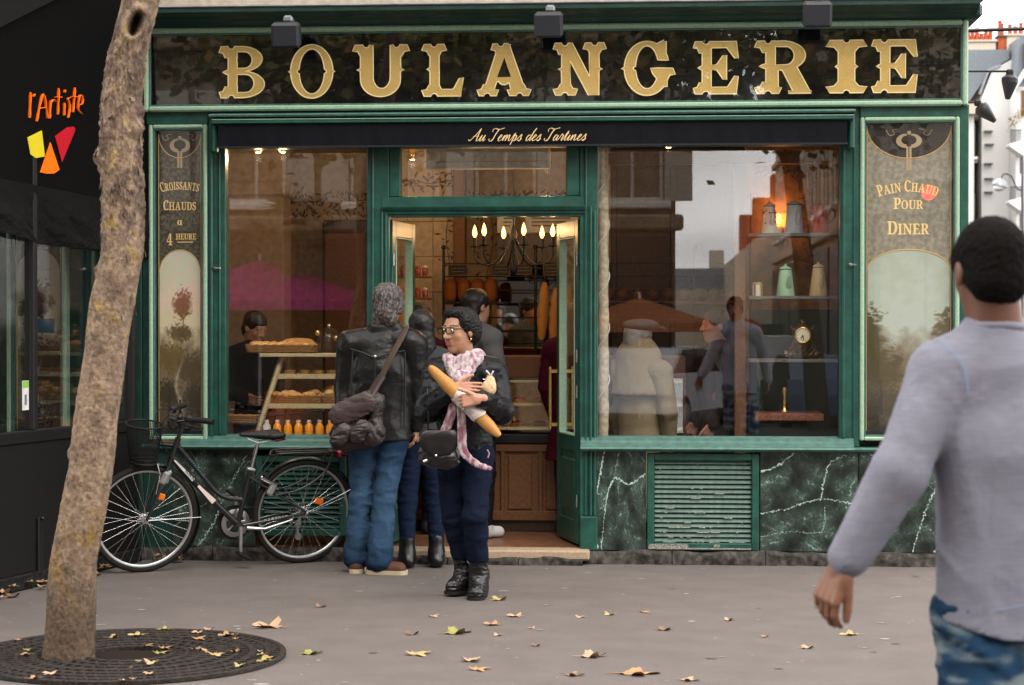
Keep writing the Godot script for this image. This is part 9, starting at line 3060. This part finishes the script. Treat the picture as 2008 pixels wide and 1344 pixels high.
# plainer figures inside the shop; at is where they stand, face the way they look
func customer(label: String, at: Vector3, ht: float, face: Vector3, skin: Color, hairc: Color, top: Material, leg: Material, hem: float, opts := {}) -> Node3D:
	var k := ht / 1.72
	var z := face.normalized()
	var x := Vector3.UP.cross(z).normalized()
	var pt := func(a: float, b: float, c: float) -> Vector3: return at + x * a * k + Vector3(0, b * k, 0) + z * c * k
	var reach: float = opts.get("reach", 0.0)
	var J := {"hip": pt.call(0, 0.88, 0), "chest": pt.call(0, 1.22, 0), "neck": pt.call(0, 1.45, 0), "shL": pt.call(-0.185, 1.38, 0), "shR": pt.call(0.185, 1.38, 0), "front": z,
		"elL": pt.call(-0.235, 1.10, 0.02), "elR": pt.call(0.235, 1.10, 0.02), "wrL": pt.call(-0.20, 0.90 + 0.2 * reach, 0.10 + 0.2 * reach), "wrR": pt.call(0.20, 0.90 + 0.2 * reach, 0.10 + 0.2 * reach),
		"thL": pt.call(-0.085, 0.82, 0), "thR": pt.call(0.085, 0.82, 0), "knL": pt.call(-0.095, 0.46, 0.02), "knR": pt.call(0.095, 0.46, 0.02), "anL": pt.call(-0.10, 0.085, 0), "anR": pt.call(0.10, 0.085, 0), "toL": pt.call(-0.11, 0.0, 0.15), "toR": pt.call(0.11, 0.0, 0.15)}
	var o := thing("person", label, "person", at)
	var b := MB.new()
	bare_body(b, J, skin, 0.024)
	var fd := looking(opts.get("gaze", face))
	var hc: Vector3 = pt.call(0, 1.60, 0.015)
	head(b, hc, fd, skin, 0.007 if opts.has("face") else 0.010, J.neck, k)
	for e in ["L", "R"]:
		hand(b, J["wr" + e], (J["wr" + e] as Vector3) - (J["el" + e] as Vector3), x * (1.0 if e == "L" else -1.0), z, [0.4, 0.4, 0.45, 0.5], 0.03, ((J["wr" + e] as Vector3) - (J["el" + e] as Vector3)).normalized() + z * 0.6, skin, k, 0.007)
	var body := part("body", b, mat_skin(), o)
	part("top", jacket(J, 0.0135, opts.get("wide", 0.175) * k, opts.get("arm", 0.064) * k, hem, 1.45, folds(int(at.x * 100) + 50, 0.006, 3.0, Vector3(1.2, 1.4, 1.2)), opts.get("flare", 0.01)).into(MB.new()), top, o)
	part("legs", trousers(J, 0.0145, 0.088 * k, 0.066 * k, opts.get("legr", 0.055) * k, minf(hem + 0.1, 0.95 * k + at.y), folds(int(at.x * 100) + 70, 0.005, 4.0)).into(MB.new()), leg, o)
	for e in ["L", "R"]:
		part("shoe", shoe(J["an" + e], J["to" + e], 0.044, opts.get("boot", 0.0), 0.012, J["kn" + e]).into(MB.new()), opts.get("shoe", mats.black), o)
	if opts.get("hair", true):
		var hl := [[hc + fd * Vector3(0, 0.045, -0.02), Vector3(0.090, 0.092, 0.106) * k, fd], [hc + fd * Vector3(0, -0.02, -0.055), Vector3(0.080, 0.075, 0.062) * k, fd]]
		if opts.has("long"):
			hl.append([hc + fd * Vector3(0, -0.10, -0.045), Vector3(0.088, 0.12, 0.070), fd])
		part("hair", hair(hl, 0.0085, 0.005, 22.0, int(at.z * 50)), mat("hair_%d" % int(hairc.r * 1000), Color(hairc.r, hairc.g, hairc.b).linear_to_srgb(), 0.5), body)
	return o


func customers() -> void:
	var dark := Color(0.004, 0.0035, 0.0035)
	var fair := Color(0.38, 0.21, 0.14)
	var jeans := cloth("jeans_dark", lin(0.013, 0.022, 0.055), 0.85)
	var lady := customer("black haired woman in dark jacket standing between the leather man and the baguette woman", Vector3(-0.545, 0.0, 0.30), 1.60, Vector3(-0.25, 0, -1), fair, dark, cloth("coat_grey", lin(0.05, 0.055, 0.062), 0.7), jeans, 0.80, {"long": true, "boot": 0.10, "shoe": mats.boot_leather, "wide": 0.155, "legr": 0.045})
	var ph := thing("phone", "dark phone held in a hand beside the leather jacket's hem", "phone", Vector3(-0.60, 0.84, 0.5))
	part("case", MB.new().box(Vector3(-0.602, 0.842, 0.50), Vector3(0.062, 0.012, 0.11), 0.004, Basis(Vector3.UP, 0.3)), mats.black_metal, ph)
	var gm := customer("dark haired man in grey sweater at the counter, behind the baguette woman", Vector3(-0.29, 0.094, -0.62), 1.655, Vector3(0.75, 0, -0.66), fair, Color(0.010, 0.008, 0.008), cloth("sweater_grey", lin(0.13, 0.13, 0.14), 0.95), cloth("trousers_black", lin(0.014, 0.014, 0.016), 0.85), 0.90, {"shoe": mat("sneaker_white", lin(0.5, 0.5, 0.5), 0.6)})
	customer("black haired person in maroon behind the left door leaf", Vector3(-0.70, 0.094, -0.85), 1.56, Vector3(0.5, 0, -0.85), fair, dark, cloth("maroon", lin(0.06, 0.008, 0.015), 0.9), cloth("trousers_black", lin(0.014, 0.014, 0.016)), 0.80, {})
	var bw := customer("woman in burgundy coat and patterned tights, half behind the right door leaf", Vector3(0.37, 0.094, -0.81), 1.56, Vector3(0.25, 0, -0.97), fair, Color(0.03, 0.015, 0.008), cloth("burgundy", lin(0.075, 0.006, 0.017), 0.85), cloth("tights", lin(0.02, 0.014, 0.016), 0.7), 0.60, {"flare": 0.06, "legr": 0.042, "long": true})
	customer("shop assistant with dark tied hair bending over the window display", Vector3(-1.87, 0.094, -1.0), 1.50, Vector3(0.6, 0, 0.75), Color(0.34, 0.17, 0.10), Color(0.011, 0.008, 0.007), cloth("apron_black", lin(0.012, 0.012, 0.014), 0.85), cloth("trousers_black", lin(0.014, 0.014, 0.016)), 0.75, {"gaze": Vector3(0.75, -0.35, 0.6), "face": true, "reach": 0.8})
	var tc := customer("man in beige trench coat and grey flat cap inside the right window", Vector3(0.80, -0.10, -0.72), 1.63, Vector3(0.55, 0, -0.83), Color(0.34, 0.18, 0.12), Color(0.2, 0.19, 0.18), cloth("trench_beige", lin(0.38, 0.30, 0.18), 0.85, 5.0), cloth("trousers_grey", lin(0.05, 0.05, 0.05)), 0.20, {"flare": 0.035, "wide": 0.160, "arm": 0.070, "gaze": Vector3(0.85, -0.15, -0.4)})
	var cape := Flesh.new(Vector3(0.52, 0.96, -1.0), Vector3(1.08, 1.42, -0.45), 0.012)
	cape.cap(Vector3(0.80, 1.28, -0.72), Vector3(0.79, 1.02, -0.70), 0.165, 0.188, 0.03, Vector3(0.55, 0, -0.83), 1.35)
	cape.ruffle(folds(77, 0.006, 3.0, Vector3(1.4, 0.8, 1.4)))
	cape.keep(Vector3(0, 1.045, 0), Vector3.DOWN)
	part("cape", cape.into(MB.new()), mats.trench_beige, tc)
	var col := Flesh.new(Vector3(0.66, 1.24, -0.88), Vector3(0.94, 1.42, -0.55), 0.010)
	for k in 12:
		var a := TAU * k / 12.0
		var a2 := TAU * (k + 1) / 12.0
		col.cap(Vector3(0.80 + cos(a) * 0.075, 1.33, -0.72 + sin(a) * 0.075), Vector3(0.80 + cos(a2) * 0.075, 1.33, -0.72 + sin(a2) * 0.075), 0.022, 0.022, 0.02)
	part("collar", col.into(MB.new()), mats.trench_beige, tc)
	var hat := Flesh.new(Vector3(0.66, 1.42, -0.9), Vector3(0.98, 1.64, -0.5), 0.009)
	hat.lump(Vector3(0.815, 1.515, -0.73), Vector3(0.125, 0.045, 0.115), 0.02)
	hat.cap(Vector3(0.88, 1.50, -0.75), Vector3(0.935, 1.495, -0.765), 0.06, 0.05, 0.02, Vector3.UP, 3.5)
	part("cap", hat.into(MB.new()), mat("cap_grey", lin(0.11, 0.125, 0.13), 0.9, 0, "fine", 8.0), tc)
	var bp := customer("dark haired person in brown jacket facing left inside the right window", Vector3(1.335, 0.0, -1.05), 1.62, Vector3(-0.95, 0, 0.3), Color(0.40, 0.20, 0.14), Color(0.010, 0.007, 0.006), cloth("jacket_brown", lin(0.045, 0.03, 0.022), 0.8), cloth("trousers_black", lin(0.014, 0.014, 0.016)), 0.75, {"face": true})
	var rk := thing("backpack", "olive brown backpack with a red band, worn by the person in the right window", "backpack", Vector3(1.45, 0.75, -0.95))
	var rf := Flesh.new(Vector3(1.22, 0.6, -1.2), Vector3(1.66, 1.25, -0.65), 0.013)
	rf.cap(Vector3(1.44, 0.78, -0.95), Vector3(1.43, 1.05, -0.95), 0.15, 0.125, 0.05)
	rf.ruffle(folds(81, 0.01, 4.0))
	part("pack", rf.into(MB.new()), cloth("pack_olive", lin(0.05, 0.038, 0.022), 0.85), rk)
	part("band", MB.new().lathe([Vector2(0.143, 0), Vector2(0.149, 0.02), Vector2(0.14, 0.055)], 24, Transform3D(Basis.IDENTITY, Vector3(1.435, 1.0, -0.95))), mat("band_red", lin(0.16, 0.03, 0.025), 0.8), rk)
